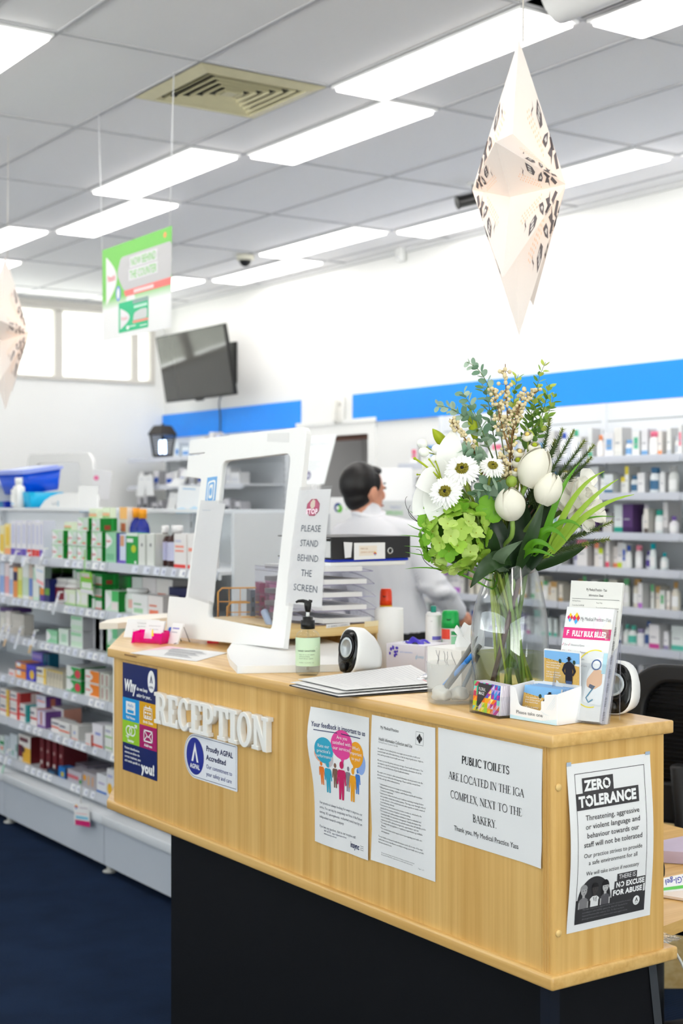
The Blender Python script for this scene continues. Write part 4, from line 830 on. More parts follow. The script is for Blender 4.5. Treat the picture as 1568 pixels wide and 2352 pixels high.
pen(cp(1020, 1588, .02), cp(1103, 1481, .02), .0045, GP, BLACKP, 'smoky grey capped pen behind the blue pen', C((104, 100, 94), .25), False)
pen(cp(1058, 1590, .015), cp(1098, 1504, .004), .0042, C((140, 150, 160), .3), BLACKP, 'short grey pen at right of the frosted cup', C((96, 92, 88), .3), False)

# ---------------- card boxes
t = thing('card_box', 'clear acrylic card holder at foot of the glass vase', 'card holder', (1.78, 2.08, ZT))
fl = Vector((1.757, 2.132, ZT)); fr = Vector((1.743, 2.03, ZT)); ef = (fr-fl).normalized(); eb = Vector((-ef.y, ef.x, 0)); eb = eb if eb.x > 0 else -eb
m = MB(); T = Matrix(((ef.x, eb.x, 0, fl.x), (ef.y, eb.y, 0, fl.y), (0, 0, 1, ZT), (0, 0, 0, 1)))
m.box((.051, .016, .002), (.102, .036, .003), ACRYL, T); m.box((.051, -.002, .012), (.102, .002, .024), ACRYL, T); m.box((0, .016, .02), (.002, .036, .04), ACRYL, T); m.box((.102, .016, .02), (.002, .036, .04), ACRYL, T); part(m, 'acrylic_tray', t, True)
tri = ['14b48c', '62c06a', 'a0d84a', 'd8e000', 'f2d400', 'f6a800', 'f07818', 'ee4860', 'c02890', '7848b8', '3c64c8', '48a0e0', '7cd0c8', 'f4e878', 'f49890', 'b8a0e0', 'e8d0e8', 'c83c5c']
PSHADE = C((226, 218, 230), .5)
for k in range(8):
    o = fl + eb*(.002+.0035*k)+UP*.0045+ef*.004; u = (UP+eb*.08).normalized()
    q = Sheet(o+u*.056, ef, u, 93, 56, PWHITE if k == 0 else PSHADE, None, .0028, 1, 1)
    if k == 0:
        nx, ny = 9, 6
        for i in range(nx):
            for j in range(ny):
                x0, x1, y0, y1 = i*93/nx, (i+1)*93/nx, j*56/ny, (j+1)*56/ny
                h = i/nx; base = (lambda w: tri[(int(w*11)) % 12])
                for q3 in range(2):
                    w = h*.62+(1-j/ny)*.22*(1 if i > 4 else -.1)+(.0 if j < 3 else -.02)+R.uniform(-.06, .06)
                    idx = (0 if i < 2 and j < 3 else 3 if j > 3 and i < 5 else 5 if j > 2 and i < 6 else 7 if j > 2 else 9)+R.randint(-1, 1)
                    if R.random() < .25: idx = R.choice([12, 13, 14, 15, 16])
                    if i > 5 and j < 3: idx = R.choice([8, 9, 10, 11, 15, 16])
                    pts = [(x0, y0), (x1, y0), (x0, y1)] if q3 == 0 else [(x1, y0), (x1, y1), (x0, y1)]
                    q.poly(pts, C(tri[idx % 18], .4), 1)
        q.poly(fillet([(16, 2), (66, 2), (20, 48), (14, 46)], 1.5), C((52, 48, 50), .4), 2); q.poly([(14, 48), (22, 49), (12, 56)], C((78, 74, 74), .4), 2); q.text('FLORAL', 19, 16, 6, PWHITE, 3, width=24, bold=.01); q.text('IMAGE', 19, 24, 6, PWHITE, 3, width=20, bold=.01)
    solo(q, 'florist_card', 'front florist card with rainbow triangles in the acrylic card holder' if k == 0 else f'plain florist card, number {k+1} from front in acrylic card holder', 'card', group='florist cards')
BX0c = Vector((1.764, 2.024, ZT)); BX1c = Vector((1.774, 1.908, ZT)); ef = (BX1c-BX0c).normalized(); eb = Vector((-ef.y, ef.x, 0)); eb = eb if eb.x > 0 else -eb
t = thing('leaflet_box', 'white Please take one cardboard dispenser with a photo header', 'leaflet box', BX0c)
CB = C((240, 240, 242), .55, name='white_card'); T = Matrix(((ef.x, eb.x, 0, 0), (ef.y, eb.y, 0, 0), (0, 0, 1, 0), (0, 0, 0, 1))); W = .116; D = .064
def panel(poly, o, ex, ez, th=.0012):
    mm = MB(); mm.prism(poly, 0, th, CB, T @ frame(o, ex, ez)); return mm
fp = [(0, 0), (W, 0), (W, .056), (.086, .052), (.086, .040), (.078, .04), (.078, .024), (.074, .022), (.026, .026), (.022, .03), (.014, .058), (0, .06)]
m = panel(fillet(fp, .002, 2), (0, 0, .001), (1, 0, 0), (0, 0, 1)); part(m, 'front_panel', t)
q = Sheet(BX0c+UP*.061-eb*.0014, ef, UP, 116, 60, CB, None, 0, 1, 1, False); q.v = []; q.f = []; q.m = []; q.sm = []; q.mats = []
LB = C((202, 232, 246), .5); q.text('Please take one', 16, 49, 6.2, C((86, 86, 90), .6), 1, width=66); q.poly([(0, 60), (0, 53), (116, 57), (116, 60)], LB, 0); q.poly([(60, 60), (116, 49), (116, 60)], C((216, 238, 248), .5), -.2)
for k in range(4): q.line([(78+k*4, 38+k*2), (86+k*4, 44), (80+k*5, 52), (84+k*6, 56)], .5, C((204, 222, 232), .6), 1); q.line([(92+k*4, 34), (112, 10+k*5)], .5, C((210, 226, 236), .6), 1)
part(q, 'front_print', t, True)
m = panel([(0, 0), (D, 0), (D, .066), (0, .056)], (W, 0, .001), (0, 1, 0), (0, 0, 1)); m.prism([(0, 0), (D, 0), (D, .066), (0, .06)], 0, .0012, CB, T @ frame((0, 0, .001), (0, 1, 0), (0, 0, 1))); m.box((W/2, D/2, .0015), (W, D, .001), CB, T); part(m, 'side_panels', t)
m = panel(fillet([(0, 0), (W, 0), (W, .128), (.026, .128), (.026, .066), (0, .064)], .004, 3), (0, D, .001), (1, 0, 0), (0, 0, 1)); part(m, 'header_board', t)
SKYB = C((128, 186, 238), .5); WHEAT = C((232, 186, 96), .5, noise=.3, nscale=300); MANB = C((20, 16, 34), .6); TREE = C((40, 66, 50), .6)
def scene_photo(q, x, y, w, h, full=True):
    q.rect(x, y, x+w, y+h*.34, SKYB, 1, 2); q.poly([(x, y+h*.24), (x+w, y+h*.42), (x+w, y+h), (x, y+h)], WHEAT, 2)
    for k in range(5): q.ell(x+w*(.08+.1*k), y+h*(.27+.022*k), w*.01, h*.012, INK, 3, 8)
    for tx in (.46, .86): q.ell(x+w*tx, y+h*.3, w*.04, h*.07, TREE, 3, 10); q.rect(x+w*tx-.5, y+h*.34, x+w*tx+.5, y+h*.42, TREE, 3, 1)
    for k, l in enumerate(('Our patients love', 'your service when', 'they need it fast', '', 'Call us on arrival', 'to help us manage', 'your appointment')):
        if l: q.text(l, x+w*.07, y+h*(.4+k*.075), h*.052, PWHITE, 4, width=w*[.44, .4, .36, 0, .38, .42, .36][k], bold=.01, res=1)
    if full:
        mx, my = x+w*.72, y+h*.18
        q.ell(mx, my+h*.02, w*.075, h*.018, MANB, 5, 14); q.poly(fillet([(mx-w*.04, my+h*.02), (mx-w*.035, my-h*.05), (mx+w*.035, my-h*.05), (mx+w*.04, my+h*.02)], 1), MANB, 5); q.ell(mx, my+h*.06, w*.035, h*.05, MANB, 5, 14)
        q.poly(fillet([(mx-w*.14, my+h*.2), (mx-w*.04, my+h*.11), (mx+w*.05, my+h*.11), (mx+w*.14, my+h*.2), (mx+w*.2, my+h*.4), (mx+w*.12, my+h*.56), (mx+w*.09, my+h*.53), (mx+w*.13, my+h*.41), (mx+w*.1, my+h*.32), (mx+w*.1, my+h*.78), (mx-w*.1, my+h*.78), (mx-w*.1, my+h*.32), (mx-w*.13, my+h*.41), (mx-w*.09, my+h*.52), (mx-w*.12, my+h*.55), (mx-w*.2, my+h*.4)], 1.2), MANB, 5); q.rect(mx-w*.08, my+h*.72, mx+w*.09, y+h, C((60, 80, 120), .6), 6, 1)
q = Sheet(BX0c+eb*(D-.0018)+UP*.126+ef*.028, ef, UP, 86, 58, CB, None, 0, 1, 1, False); scene_photo(q, 0, 0, 86, 58); part(q, 'header_photo', t, True)
for k in range(6):
    o = BX0c+eb*(.016+.007*k)+ef*.012+UP*.003; u = (UP+eb*.18).normalized(); q = Sheet(o+u*.060, ef, u, 90, 58, PWHITE if k == 0 else C((150, 190, 234), .5), None, .004, 1, 1)
    if k == 0: scene_photo(q, 0, 0, 90, 58)
    solo(q, 'leaflet', 'front wheat-field leaflet in the Please take one box' if k == 0 else f'blue-topped leaflet, number {k+1} from front in Please take one box', 'leaflet', group='leaflets in the cardboard box')

# ---------------- brochure holder
he = Vector((.308, -.951, 0)).normalized(); hb = Vector((.951, .308, 0)).normalized(); HR_ = Vector((1.838, 1.864, ZT)); HL = HR_ - he*.108
lean = math.radians(17); hu = (UP*math.cos(lean)+hb*math.sin(lean)); hn = he.cross(hu)
t = thing('brochure_holder', 'clear acrylic brochure holder at the counter\'s right corner', 'brochure holder', HL)
m = MB(); T = frame(HL+UP*.002, he, hu)   # z toward the viewer
m.box((.054, .055, .002), (.108, .11, .002), ACRYL, T); m.box((.054, .09, -.032), (.108, .18, .002), ACRYL, T); m.box((.054, .001, -.015), (.108, .002, .034), ACRYL, T)
part(m, 'pocket', t, True)
m = MB()
for x in (0, .108):
    m = MB(); m.prism([(0, 0), (.12, 0), (.16, -.032), (0, -.032)], x-.001, x+.001, EDGE, T @ Matrix(((0, 0, 1, 0), (1, 0, 0, 0), (0, 1, 0, 0), (0, 0, 0, 1)))); part(m, 'side_wall', t, True)
m = MB(); a1 = HR_+hu*.155+hb*.034; a0 = HL+hu*.155+hb*.034; f1 = HR_+hb*.075+UP*.002; f0 = HL+hb*.075+UP*.002
m.add([a0, a1, f1, f0], [(0, 1, 2, 3)], ACRYL); m.tube([a1, f1], .0011, EDGE, 6); m.tube([a0, f0], .0011, EDGE, 6); part(m, 'back_stand', t, True)
PKB = C((226, 46, 128), .45); YLR = C((244, 226, 60), .5); LTX = C((140, 140, 146), .6)
def logo(q, x, y, k, l=2):
    for dx, dy, c in ((0, -7, 'f4c81e'), (-5, 0, 'cc1470'), (5, 0, 'd83a30'), (0, 8, '46a8e4')): q.poly([(x+dx*k, y+(dy-7)*k), (x+(dx+4.6)*k, y+dy*k), (x+dx*k, y+(dy+7)*k), (x+(dx-4.6)*k, y+dy*k)], C(c, .5), l)
# folded brochures
zz = -.004
for j in range(3):
    O = HL+he*.004+hu*.214+hn*(zz-.004*j)+UP*.003; wv = (lambda a, b: 0)
    q = Sheet(O, he, hu, 98, 210, PAPER, (lambda a, b: .0), .0034, 4, 10)
    if j == 0:
        q.poly([(60, 30), (70, 14), (80, 30), (70, 50)], C((248, 228, 238), .6), 1); q.poly([(78, 40), (90, 22), (98, 30), (98, 56), (88, 58)], C((252, 244, 226), .6), 1)
        logo(q, 10, 20, .62); logo(q, 23, 21, .8); q.text('My Medical Practice - Yass', 32, 25, 7, C((128, 128, 132), .6), 2, width=63)
        q.rect(0, 39, 98, 60, PKB, 1, 4); q.text('F', 7, 54, 9.5, PWHITE, 2, bold=.03, width=5); q.text('FULLY BULK BILLED', 19, 55, 10, PWHITE, 2, bold=.05, width=70)
        for k, l in enumerate(('Obstetrics/Gynae', 'Shared care/Antenatal', 'Mental Health Care', 'Diabetes Cycle of Care', 'Travel Medicine', 'Minor Ops', '', 'Immunisations', 'Iron Infusions')):
            if l:
                q.text(l, 19, 74+k*12.5, 4, LTX, 2, width=len(l)*1.8, res=1); q.text('Dr', 6, 74+k*12.5, 4, LTX, 2, res=1)
                for x in (3, 16): q.line([(x-2, 72+k*12.5), (x-1, 74+k*12.5), (x+1.5, 69+k*12.5)], .7, C((210, 90, 140), .6), 2)
        q.ell(74, 132, 40, 52, C((224, 228, 230), .5), 1, 40, 78, 282); q.poly([(74+8, 82)]+[(98, 82), (98, 182), (82, 182)], C((224, 228, 230), .5), 1)
        q.ring(74, 132, 41, 53, 2, YLR, 3, 40, 75, 285)
        q.poly(fillet([(60, 176), (62, 120), (76, 92), (98, 96), (98, 180)], 6), C((240, 242, 244), .5), 2); q.poly(fillet([(62, 134), (76, 114), (92, 116), (94, 142), (80, 152), (64, 148)], 5), C((232, 186, 150), .5), 3); q.ring(78, 106, 9, 9, 2.4, C((70, 98, 150), .5), 4, 20); q.line([(80, 146), (72, 158), (66, 168), (72, 176), (80, 170)], 2.4, C((70, 130, 160), .5), 4); q.poly([(70, 142), (82, 146), (76, 152), (68, 148)], C((80, 86, 110), .5), 4); q.rect(90, 84, 98, 122, C((176, 214, 226), .5), 4, 1)
        q.poly(fillet([(0, 186), (48, 190), (48, 206), (0, 204)], 3), C((96, 172, 214), .5), 3); q.text('7 DAYS', 10, 202, 9, PWHITE, 4, bold=.03, width=32)
    solo(q, 'brochure', ['front FULLY BULK BILLED brochure in the acrylic holder', 'second brochure behind the FULLY BULK BILLED one', 'third brochure behind the FULLY BULK BILLED one'][j], 'brochure', group='folded brochures')
for j in range(2):
    O = HL+he*.002+hu*.266+hn*(-.02-.004*j)+UP*.003; q = Sheet(O, he, hu, 106, 262, C((232, 231, 226), .6, trans=.1), (lambda a, b: .012*max(0, .5-b)**2*4*(1-.3*a)), .003, 6, 16)
    if j == 0:
        q.text('My Medical Practice - Yass', 54, 18, 5, INK, 2, 'c', width=42); q.text('Information Sheet', 54, 28, 4.4, INK, 2, 'c', width=30); q.rect(5, 33, 102, 33.6, INK, 2, 4)
        for x, y, l, w in ((6, 39, 'My Medical Practice', 17), (6, 47, '12 London Street, Yass NSW 2582', 25), (6, 55, 'Phone: 02 6226 2222', 17), (6, 63, 'www.mymedicalpractice.com.au', 30), (6, 70, 'Surgery Hours:', 14), (56, 41, 'Recent Visits', 12), (56, 50, 'To see a doctor with this practice please book and', 46), (56, 55, 'the details we hold on the your recent health plans. Please', 46), (56, 60, 'ask us before you leave.', 24), (56, 68, 'Communication Telephone Policy', 28)): q.text(l, x, y, 2.8, C((70, 70, 72), .6), 2, width=w, res=1)
        for k in range(60):
            if (k % 9) < 6: q.rect(101-R.uniform(9, 15), 84+k*2.9, 102, 85.2+k*2.9, C((90, 90, 94), .6), 2, 1)
    solo(q, 'information_sheet', ['curled information sheet standing behind the brochures', 'plain sheet at the very back of the brochure holder'][j], 'leaflet', group='information sheets')
# small clear stand behind the wheat-field box
p = atZ(1258, 1612, ZT); t = thing('acrylic_stand', 'small clear acrylic stand with a dark picture behind the cardboard dispenser', 'card holder', p)
m = MB(); T = frame(p, he, UP); m.box((.02, .04, 0), (.05, .09, .002), ACRYL, T); m.box((.02, .02, -.03), (.05, .002, .06), ACRYL, T); part(m, 'stand', t, True)
q = Sheet(p-he*.002+UP*.078-hb*.002, he, UP, 40, 44, C((104, 98, 122), .3), None, .001, 1, 1); q.poly([(4, 44), (24, 22), (40, 34), (40, 44)], C((214, 92, 110), .4), 1); q.poly([(0, 20), (30, 0), (40, 0), (12, 30)], C((148, 140, 160), .4), 1); part(q, 'picture', t, True)
# ================================================================== BOUQUET IN A GLASS VASE
DV = 2.84; VC = atD(1170, HZ, DV); VC.z = ZT
def Bq(u, v, w=0.0): return atD(u, v, DV+w)
GLASS = clear('vase_glass', (249, 251, 252), 1.8, .01, 1.5, power=3.0); WATER = clear('vase_water', (244, 247, 212), .5, .01, 1.33)
vase = thing('vase', 'tall clear glass vase with an oblique rim holding the bouquet', 'vase', VC)
prof = [(.052, .0), (.064, .004), (.071, .03), (.0745, .07), (.0768, .12), (.0758, .16), (.069, .205), (.058, .245), (.049, .275)]
def shear(p):
    k = max(0, min(1, (p[2]-.15)/.125)); return Vector((p[0], p[1], p[2] + .36*k*k*(p[0]*RT.x+p[1]*RT.y)))
def lathe_sh(prof, mat, n=40):
    m = MB(); m.lathe(prof, mat, n, None, False); m.v = [shear(p) for p in m.v]; return m
def smooth_prof(pr, k=4):
    out = []
    for i in range(len(pr)-1):
        p0, p1, p2, p3 = [Vector(pr[max(0, min(len(pr)-1, j))]) for j in (i-1, i, i+1, i+2)]
        for a in range(k):
            t = a/k; out.append(tuple(.5*((2*p1)+(p2-p0)*t+(2*p0-5*p1+4*p2-p3)*t*t+(3*p1-p0-3*p2+p3)*t**3)))
    return out+[pr[-1]]
sp_ = smooth_prof(prof); m = lathe_sh(sp_, GLASS); part(m, 'glass_body', vase)
m = lathe_sh([(r-.0028, z) for r, z in sp_ if z > .006], GLASS)
part(m, 'inner_wall', vase)
m = MB(); ring = [shear(Vector((.0476*math.cos(a), .0476*math.sin(a), .2755))) for a in [2*PI*i/48 for i in range(49)]]; m.tube(ring, .0016, GLASS, 6); part(m, 'rim', vase)
m = MB(); m.lathe([(0, .001), (.062, .001), (.066, .010), (0, .011)], GLASS, 32); part(m, 'base', vase)
m = MB(); m.lathe([(.06, .012)]+[(r-.0034, z) for r, z in sp_ if .014 < z < .104]+[(.0715, .105), (0, .105)], WATER, 36); part(m, 'water', vase, label='yellowish water')

def shp(kind, t):
    if kind == 'leaf': return math.sin(PI*min(1, t**.85))**.9 if 0 < t < 1 else 0
    if kind == 'petal': return (t+.12)**.55*max(0, 1-t**5)**.6
    if kind == 'round': return math.sqrt(max(0, 1-(2*t-1)**2))
    if kind == 'blade': return max(0, (min(1, t*6+.35))*(1-t)**.65)
    if kind == 'ray': return max(0, min(1, .55+t)*(1-t**7)**.5)
    return 1
def leaf(m, p0, d, n, L, W, mat, curl=0, cup=.2, kind='leaf', nu=4, nv=8, ruf=0, ph=0, side_bend=0):
    d = Vector(d).normalized(); n = Vector(n); n = (n-d*n.dot(d)).normalized(); sd = d.cross(n)
    pts = []; p = Vector(p0); a = 0
    for j in range(nv+1):
        t = j/nv; a = curl*t; dd = d*math.cos(a)+n*math.sin(a); nn = n*math.cos(a)-d*math.sin(a)
        if j: p = p + (dd+sd*side_bend*t)*(L/nv)
        w = W/2*shp(kind, min(.995, max(.005, t)))
        row = []
        for i in range(nu+1):
            x = -1+2*i/nu; row.append(p + sd*(x*w) + nn*(cup*w*x*x + ruf*W*math.sin(ph+x*5+t*9)*abs(x)*t))
        pts += row
    fs = [(j*(nu+1)+i, j*(nu+1)+i+1, (j+1)*(nu+1)+i+1, (j+1)*(nu+1)+i) for j in range(nv) for i in range(nu)]
    m.add(pts, fs, mat, True)
def leafmat(name, c, rough=.45, tr=.25, noise=.18): return C(c, rough, 0, .35, name, noise, 24, tr)
STEMS = [leafmat('stem_a', (136, 168, 78), .5, 0), leafmat('stem_b', (172, 186, 80), .5, 0), leafmat('stem_c', (120, 148, 72), .5, 0), leafmat('stem_yellow', (168, 172, 52), .5, 0)]
BROWN = C((104, 72, 58), .6, noise=.3); TWIG = C((128, 96, 52), .6)
rs = random.Random(11); nst = [0]
def stem_path(head, ax, drop=.07, short=False):
    k = nst[0]; nst[0] += 1
    off = head-Vector((VC.x, VC.y, head.z)); side = off.dot(RT); a = rs.uniform(0, 2*PI)
    nk = Vector((VC.x, VC.y, ZT+.268)) + RT*max(-.041, min(.041, side*.42+rs.uniform(-.022, .022))) + AW*rs.uniform(-.03, .03)
    bs = Vector((VC.x, VC.y, ZT+.014)) + RT*max(-.056, min(.056, -side*.3+rs.uniform(-.048, .048))) + AW*rs.uniform(-.035, .02)
    if short: return nk, bez([nk, nk+(nk-bs)*.35, head-Vector(ax).normalized()*drop, head], 10)[::-1]
    return bs, bez([head, head-Vector(ax).normalized()*drop, nk+(nk-bs)*.35, nk], 10)+bez([nk, nk.lerp(bs, .5), bs], 6)[1:]
def flower(name, label, cat, head, ax, group=None, r=.0032, smat=None, drop=.07):
    bs, path = stem_path(Vector(head), ax, drop, r < .0022); r = r if r < .0022 else r*1.25; t = thing(name, label, cat, bs, 0, group)
    m = MB(); n = len(path); m.tube(path, [r*(1-.15*i/n) for i in range(n)], smat or STEMS[nst[0] % 3], 8); part(m, 'stem', t, True)
    return t
# tulips
TUL = C((243, 239, 224), .5, 0, .3, 'tulip_petal', .05, 30, .18)
def tulip(label, base, ax, L, W, seed):
    ax = Vector(ax).normalized(); t = flower('tulip', label, 'flower', base, ax, 'white tulips', .0038, STEMS[0]); rr = random.Random(seed)
    x = ax.orthogonal().normalized(); y = ax.cross(x)
    def rad(z): return W/2*(math.sin(PI*(.075+.90*z))**.62)*(1-.1*z)
    for k in range(6):
        a0 = k*PI/3+rr.uniform(-.1, .1)+seed; inn = k % 2; m = MB()
        def f(a, b):
            z = b; wd = (1.06 if not inn else .9)*(1-.2*z**2)*(1 if z < .68 else max(0, 1-((z-.68)/.325)**2)**.5*.97+.03)
            th = a0+(2*a-1)*wd; r_ = rad(z)*(1.0 if not inn else .93)+.0012*(k/6)+.0018*math.cos((2*a-1)*PI)*(.6)+.003*z*z*(1 if not inn else 0)
            return base + ax*(L*z*(1-.03*inn)) + (x*math.cos(th)+y*math.sin(th))*r_
        m.grid(f, 10, 12, TUL); part(m, 'petal', t, True)
    return t
tulip('largest white tulip bud, highest of the three', Bq(1207, 1116, -.06), RT*.42+UP*.9-AW*.12, .080, .066, 1)
tulip('white tulip bud at right, beside the white peony', Bq(1244, 1158, -.07), RT*.36+UP*.9-AW*.1, .064, .056, 2.2)
tulip('white tulip bud low in the middle, over the dark leaves', Bq(1176, 1193, -.085), RT*-.12+UP*.95-AW*.22, .062, .060, 3.7)
# gerbera daisies
RAY = C((246, 246, 243), .6, 0, .2, 'daisy_petal', 0, 30, .2); OLV = C((150, 140, 40), .8, noise=.5, nscale=400); BLK = C((28, 26, 20), .8)
def daisy(label, c, nrm, D, seed):
    nrm = Vector(nrm).normalized(); t = flower('gerbera', label, 'flower', c, nrm, 'white gerbera daisies', .0022, STEMS[1], .05); rr = random.Random(seed)
    x = nrm.orthogonal().normalized(); y = nrm.cross(x)
    m = MB()
    for ring_, (k, f_, lift) in enumerate(((30, 1.0, .10), (26, .9, .22), (20, .74, .34))):
        for i in range(k):
            a = 2*PI*i/k+ring_*.1+rr.uniform(-.06, .06); d = x*math.cos(a)+y*math.sin(a)
            leaf(m, c+d*D*.09+nrm*.0012*ring_, d+nrm*(lift+rr.uniform(-.06, .06)), nrm, D*.40*f_*rr.uniform(.92, 1.06), D*.085, RAY, -.45+rr.uniform(-.15, .15), .35, 'ray', 2, 5)
    part(m, 'petals', t, True)
    m = MB(); T = Matrix.Translation(c) @ nrm.to_track_quat('Z', 'Y').to_matrix().to_4x4()
    m.lathe([(D*.17, .001), (D*.165, .004), (D*.1, .006), (0, .0055)], OLV, 20, T)
    for i in range(120):
        q = math.sqrt(rr.uniform(.12, 1)); a = rr.uniform(0, 2*PI); m.ball((q*D*.165*math.cos(a), q*D*.165*math.sin(a), .006+.002*(1-q)), rr.uniform(.0012, .002), OLV, 5, 3, (1, 1, 1.4), T)
    part(m, 'centre', t, True); m = MB(); m.ball((0, 0, .0058), D*.055, BLK, 10, 5, (1, 1, .5), T); part(m, 'dark_eye', t, True)
    m = MB(); m.lathe([(.002, -.012), (D*.1, -.006), (D*.14, .0005)], STEMS[0], 14, T); part(m, 'calyx', t, True)
daisy('white gerbera daisy, largest, beside the lily', Bq(1061, 1079, -.11), -AW*.75+UP*.5-RT*.12, .074, 5)
daisy('white gerbera daisy, lowest, just above the green hydrangea', Bq(1023, 1130, -.125), -AW*.86+UP*.3-RT*.3, .068, 6)
daisy('smallest white gerbera daisy, right of the other two', Bq(1130, 1073, -.09), -AW*.7+UP*.6+RT*.1, .054, 7)
# lily
LIL = C((247, 247, 243), .5, 0, .25, 'lily_petal', .03, 20, .25); YG = leafmat('yellow_green', (186, 200, 44), .45, .3, .12)
c = Bq(1014, 1104, -.07); ax = (-RT*.75-AW*.5+UP*.25).normalized()
t = flower('lily', 'large open white lily at the bouquet\'s left edge', 'flower', c-ax*.02, ax, None, .004, STEMS[2])
for k, (u, v, w, W_, cu_) in enumerate(((1040, 1005, -.03, .045, -.25), (952, 1108, -.09, .056, -.5), (948, 1172, -.08, .056, -.7), (985, 1182, -.10, .052, -.8), (975, 1052, -.04, .045, -.5), (1048, 1110, -.06, .05, -.5))):
    q = Bq(u, v, w); d = q-c; m = MB(); leaf(m, c-ax*.012, d.normalized()*.9+ax*.15-AW*.15, -AW*.9+UP*.35+ax*.2, d.length*1.15, W_*1.15, LIL, cu_*.7, .22, 'leaf', 6, 12, .03, k); part(m, 'petal', t, True)
for k, (u, v) in enumerate(((952, 1053), (958, 1090), (985, 1055), (1000, 1060))):
    q = Bq(u, v, -.06); m = MB(); m.tube(bez([c, c.lerp(q, .5)+UP*.006, q], 6), [.0014 if k else .0022]*7, YG, 6)
    m.ball(q, .0032 if k == 0 else .002, YG, 8, 5); part(m, 'pistil' if k == 0 else 'stamen', t, True)
for lb, a, b, W_ in (('yellow green lily bud pointing up at the bouquet\'s upper left', (1030, 1030), (993, 985), .022), ('tall yellow green lily bud among the eucalyptus', (1092, 1010), (1079, 938), .018)):
    p, q = Bq(*a, .0), Bq(*b, -.01); d = (q-p); t = flower('lily_bud', lb, 'flower bud', p, d, 'lily buds', .0028, STEMS[1]); m = MB()
    T = Matrix.Translation(p) @ d.to_track_quat('Z', 'Y').to_matrix().to_4x4(); L = d.length
    vs = []; fs = []; n = 18
    for j in range(9):
        z = j/8; r = W_/2*(math.sin(PI*(.12+.88*z)))**.8 if j < 8 else .0008
        for i in range(n): aa = 2*PI*i/n; rr_ = r*(1+.1*math.cos(3*aa)); vs.append((rr_*math.cos(aa), rr_*math.sin(aa), L*z))
    for j in range(8):
        for i in range(n): q_ = (i+1) % n; fs.append((j*n+i, j*n+q_, (j+1)*n+q_, (j+1)*n+i))
    m.add(vs, fs, YG, True, T); part(m, 'bud', t, True)
# white berries at the far left
WB = C((240, 240, 232), .5, name='white_berry', noise=.06)
t = flower('berry_sprig', 'sprig of round white berries at the bouquet\'s left edge', 'sprig', Bq(1015, 1050, -.02), -RT+UP*.6, None, .0018, STEMS[1])
for u, v in ((969, 1019), (973, 1038), (1003, 1032), (1000, 1056)):
    q = Bq(u, v, -.04); m = MB(); m.ball(q, .0108, WB, 14, 9, (1, 1, .95)); part(m, 'berry', t, True); m = MB(); m.tube(bez([Bq(1020, 1058, -.02), Bq(1000, 1040, -.03), q], 5), .0012, STEMS[1], 6); part(m, 'stalk', t, True)
# green hydrangea
HG = [C(c_, .5, 0, .3, 'hydrangea_petal', .14, 30, .28) for c_ in ((190, 222, 100), (168, 210, 76), (210, 234, 132), (130, 190, 48))]
hc = Bq(1043, 1232, -.06); t = flower('hydrangea', 'lime green hydrangea head at the bouquet\'s lower left', 'flower', hc, UP*.6-RT*.5, None, .0045, STEMS[0], .05); rr = random.Random(3)
m = MB(); m.ball(hc+AW*.012, .045, leafmat('hydrangea_core', (70, 110, 30)), 14, 9, (1, 1, 1.15)); part(m, 'core', t, True)
nf = 84; cand = []
for i in range(nf):
    z = 1-2*(i+.5)/nf; a = i*2.39996; r_ = math.sqrt(1-z*z); d = RT*(r_*math.cos(a))+(-AW)*(r_*math.sin(a))+UP*z
    if d.dot(-AW) < -.45: continue
    m = MB(); p = hc + RT*d.dot(RT)*.058*rr.uniform(.8, 1.12) + UP*d.z*.069*rr.uniform(.85, 1.1) + (-AW)*d.dot(-AW)*.055*rr.uniform(.75, 1.2)
    n_ = (d+Vector((rr.uniform(-.5, .5), rr.uniform(-.5, .5), rr.uniform(-.35, .6)))).normalized(); x = n_.orthogonal().normalized(); y = n_.cross(x); a0 = rr.uniform(0, PI); mt = HG[rr.choice([0, 0, 1, 1, 2, 2, 3]) if d.dot(-RT) < .75 else 3]
    S = rr.uniform(.86, 1.15)
    for k in range(4):
        a = a0+k*PI/2; dd = x*math.cos(a)+y*math.sin(a); leaf(m, p, dd+n_*rr.uniform(.15, .5), n_, .0205*S, .0188*S, mt, rr.uniform(-.35, .3), rr.uniform(-.1, .25), 'round', 5, 7, .06, rr.uniform(0, 6))
    m.ball(p+n_*.001, .0014, STEMS[3], 6, 4); part(m, 'floret', t, True)
for u, v in ((985, 1200), (1000, 1168), (1130, 1175), (1118, 1165)):
    m = MB(); p = Bq(u, v, -.08); 
    for k in range(3): a = k*2.1+u; dd = RT*math.cos(a)+UP*math.sin(a); leaf(m, p, dd-AW*.2, -AW, .024, .030, HG[3], -.5, -.15, 'round', 5, 6)
    part(m, 'floret', t, True)
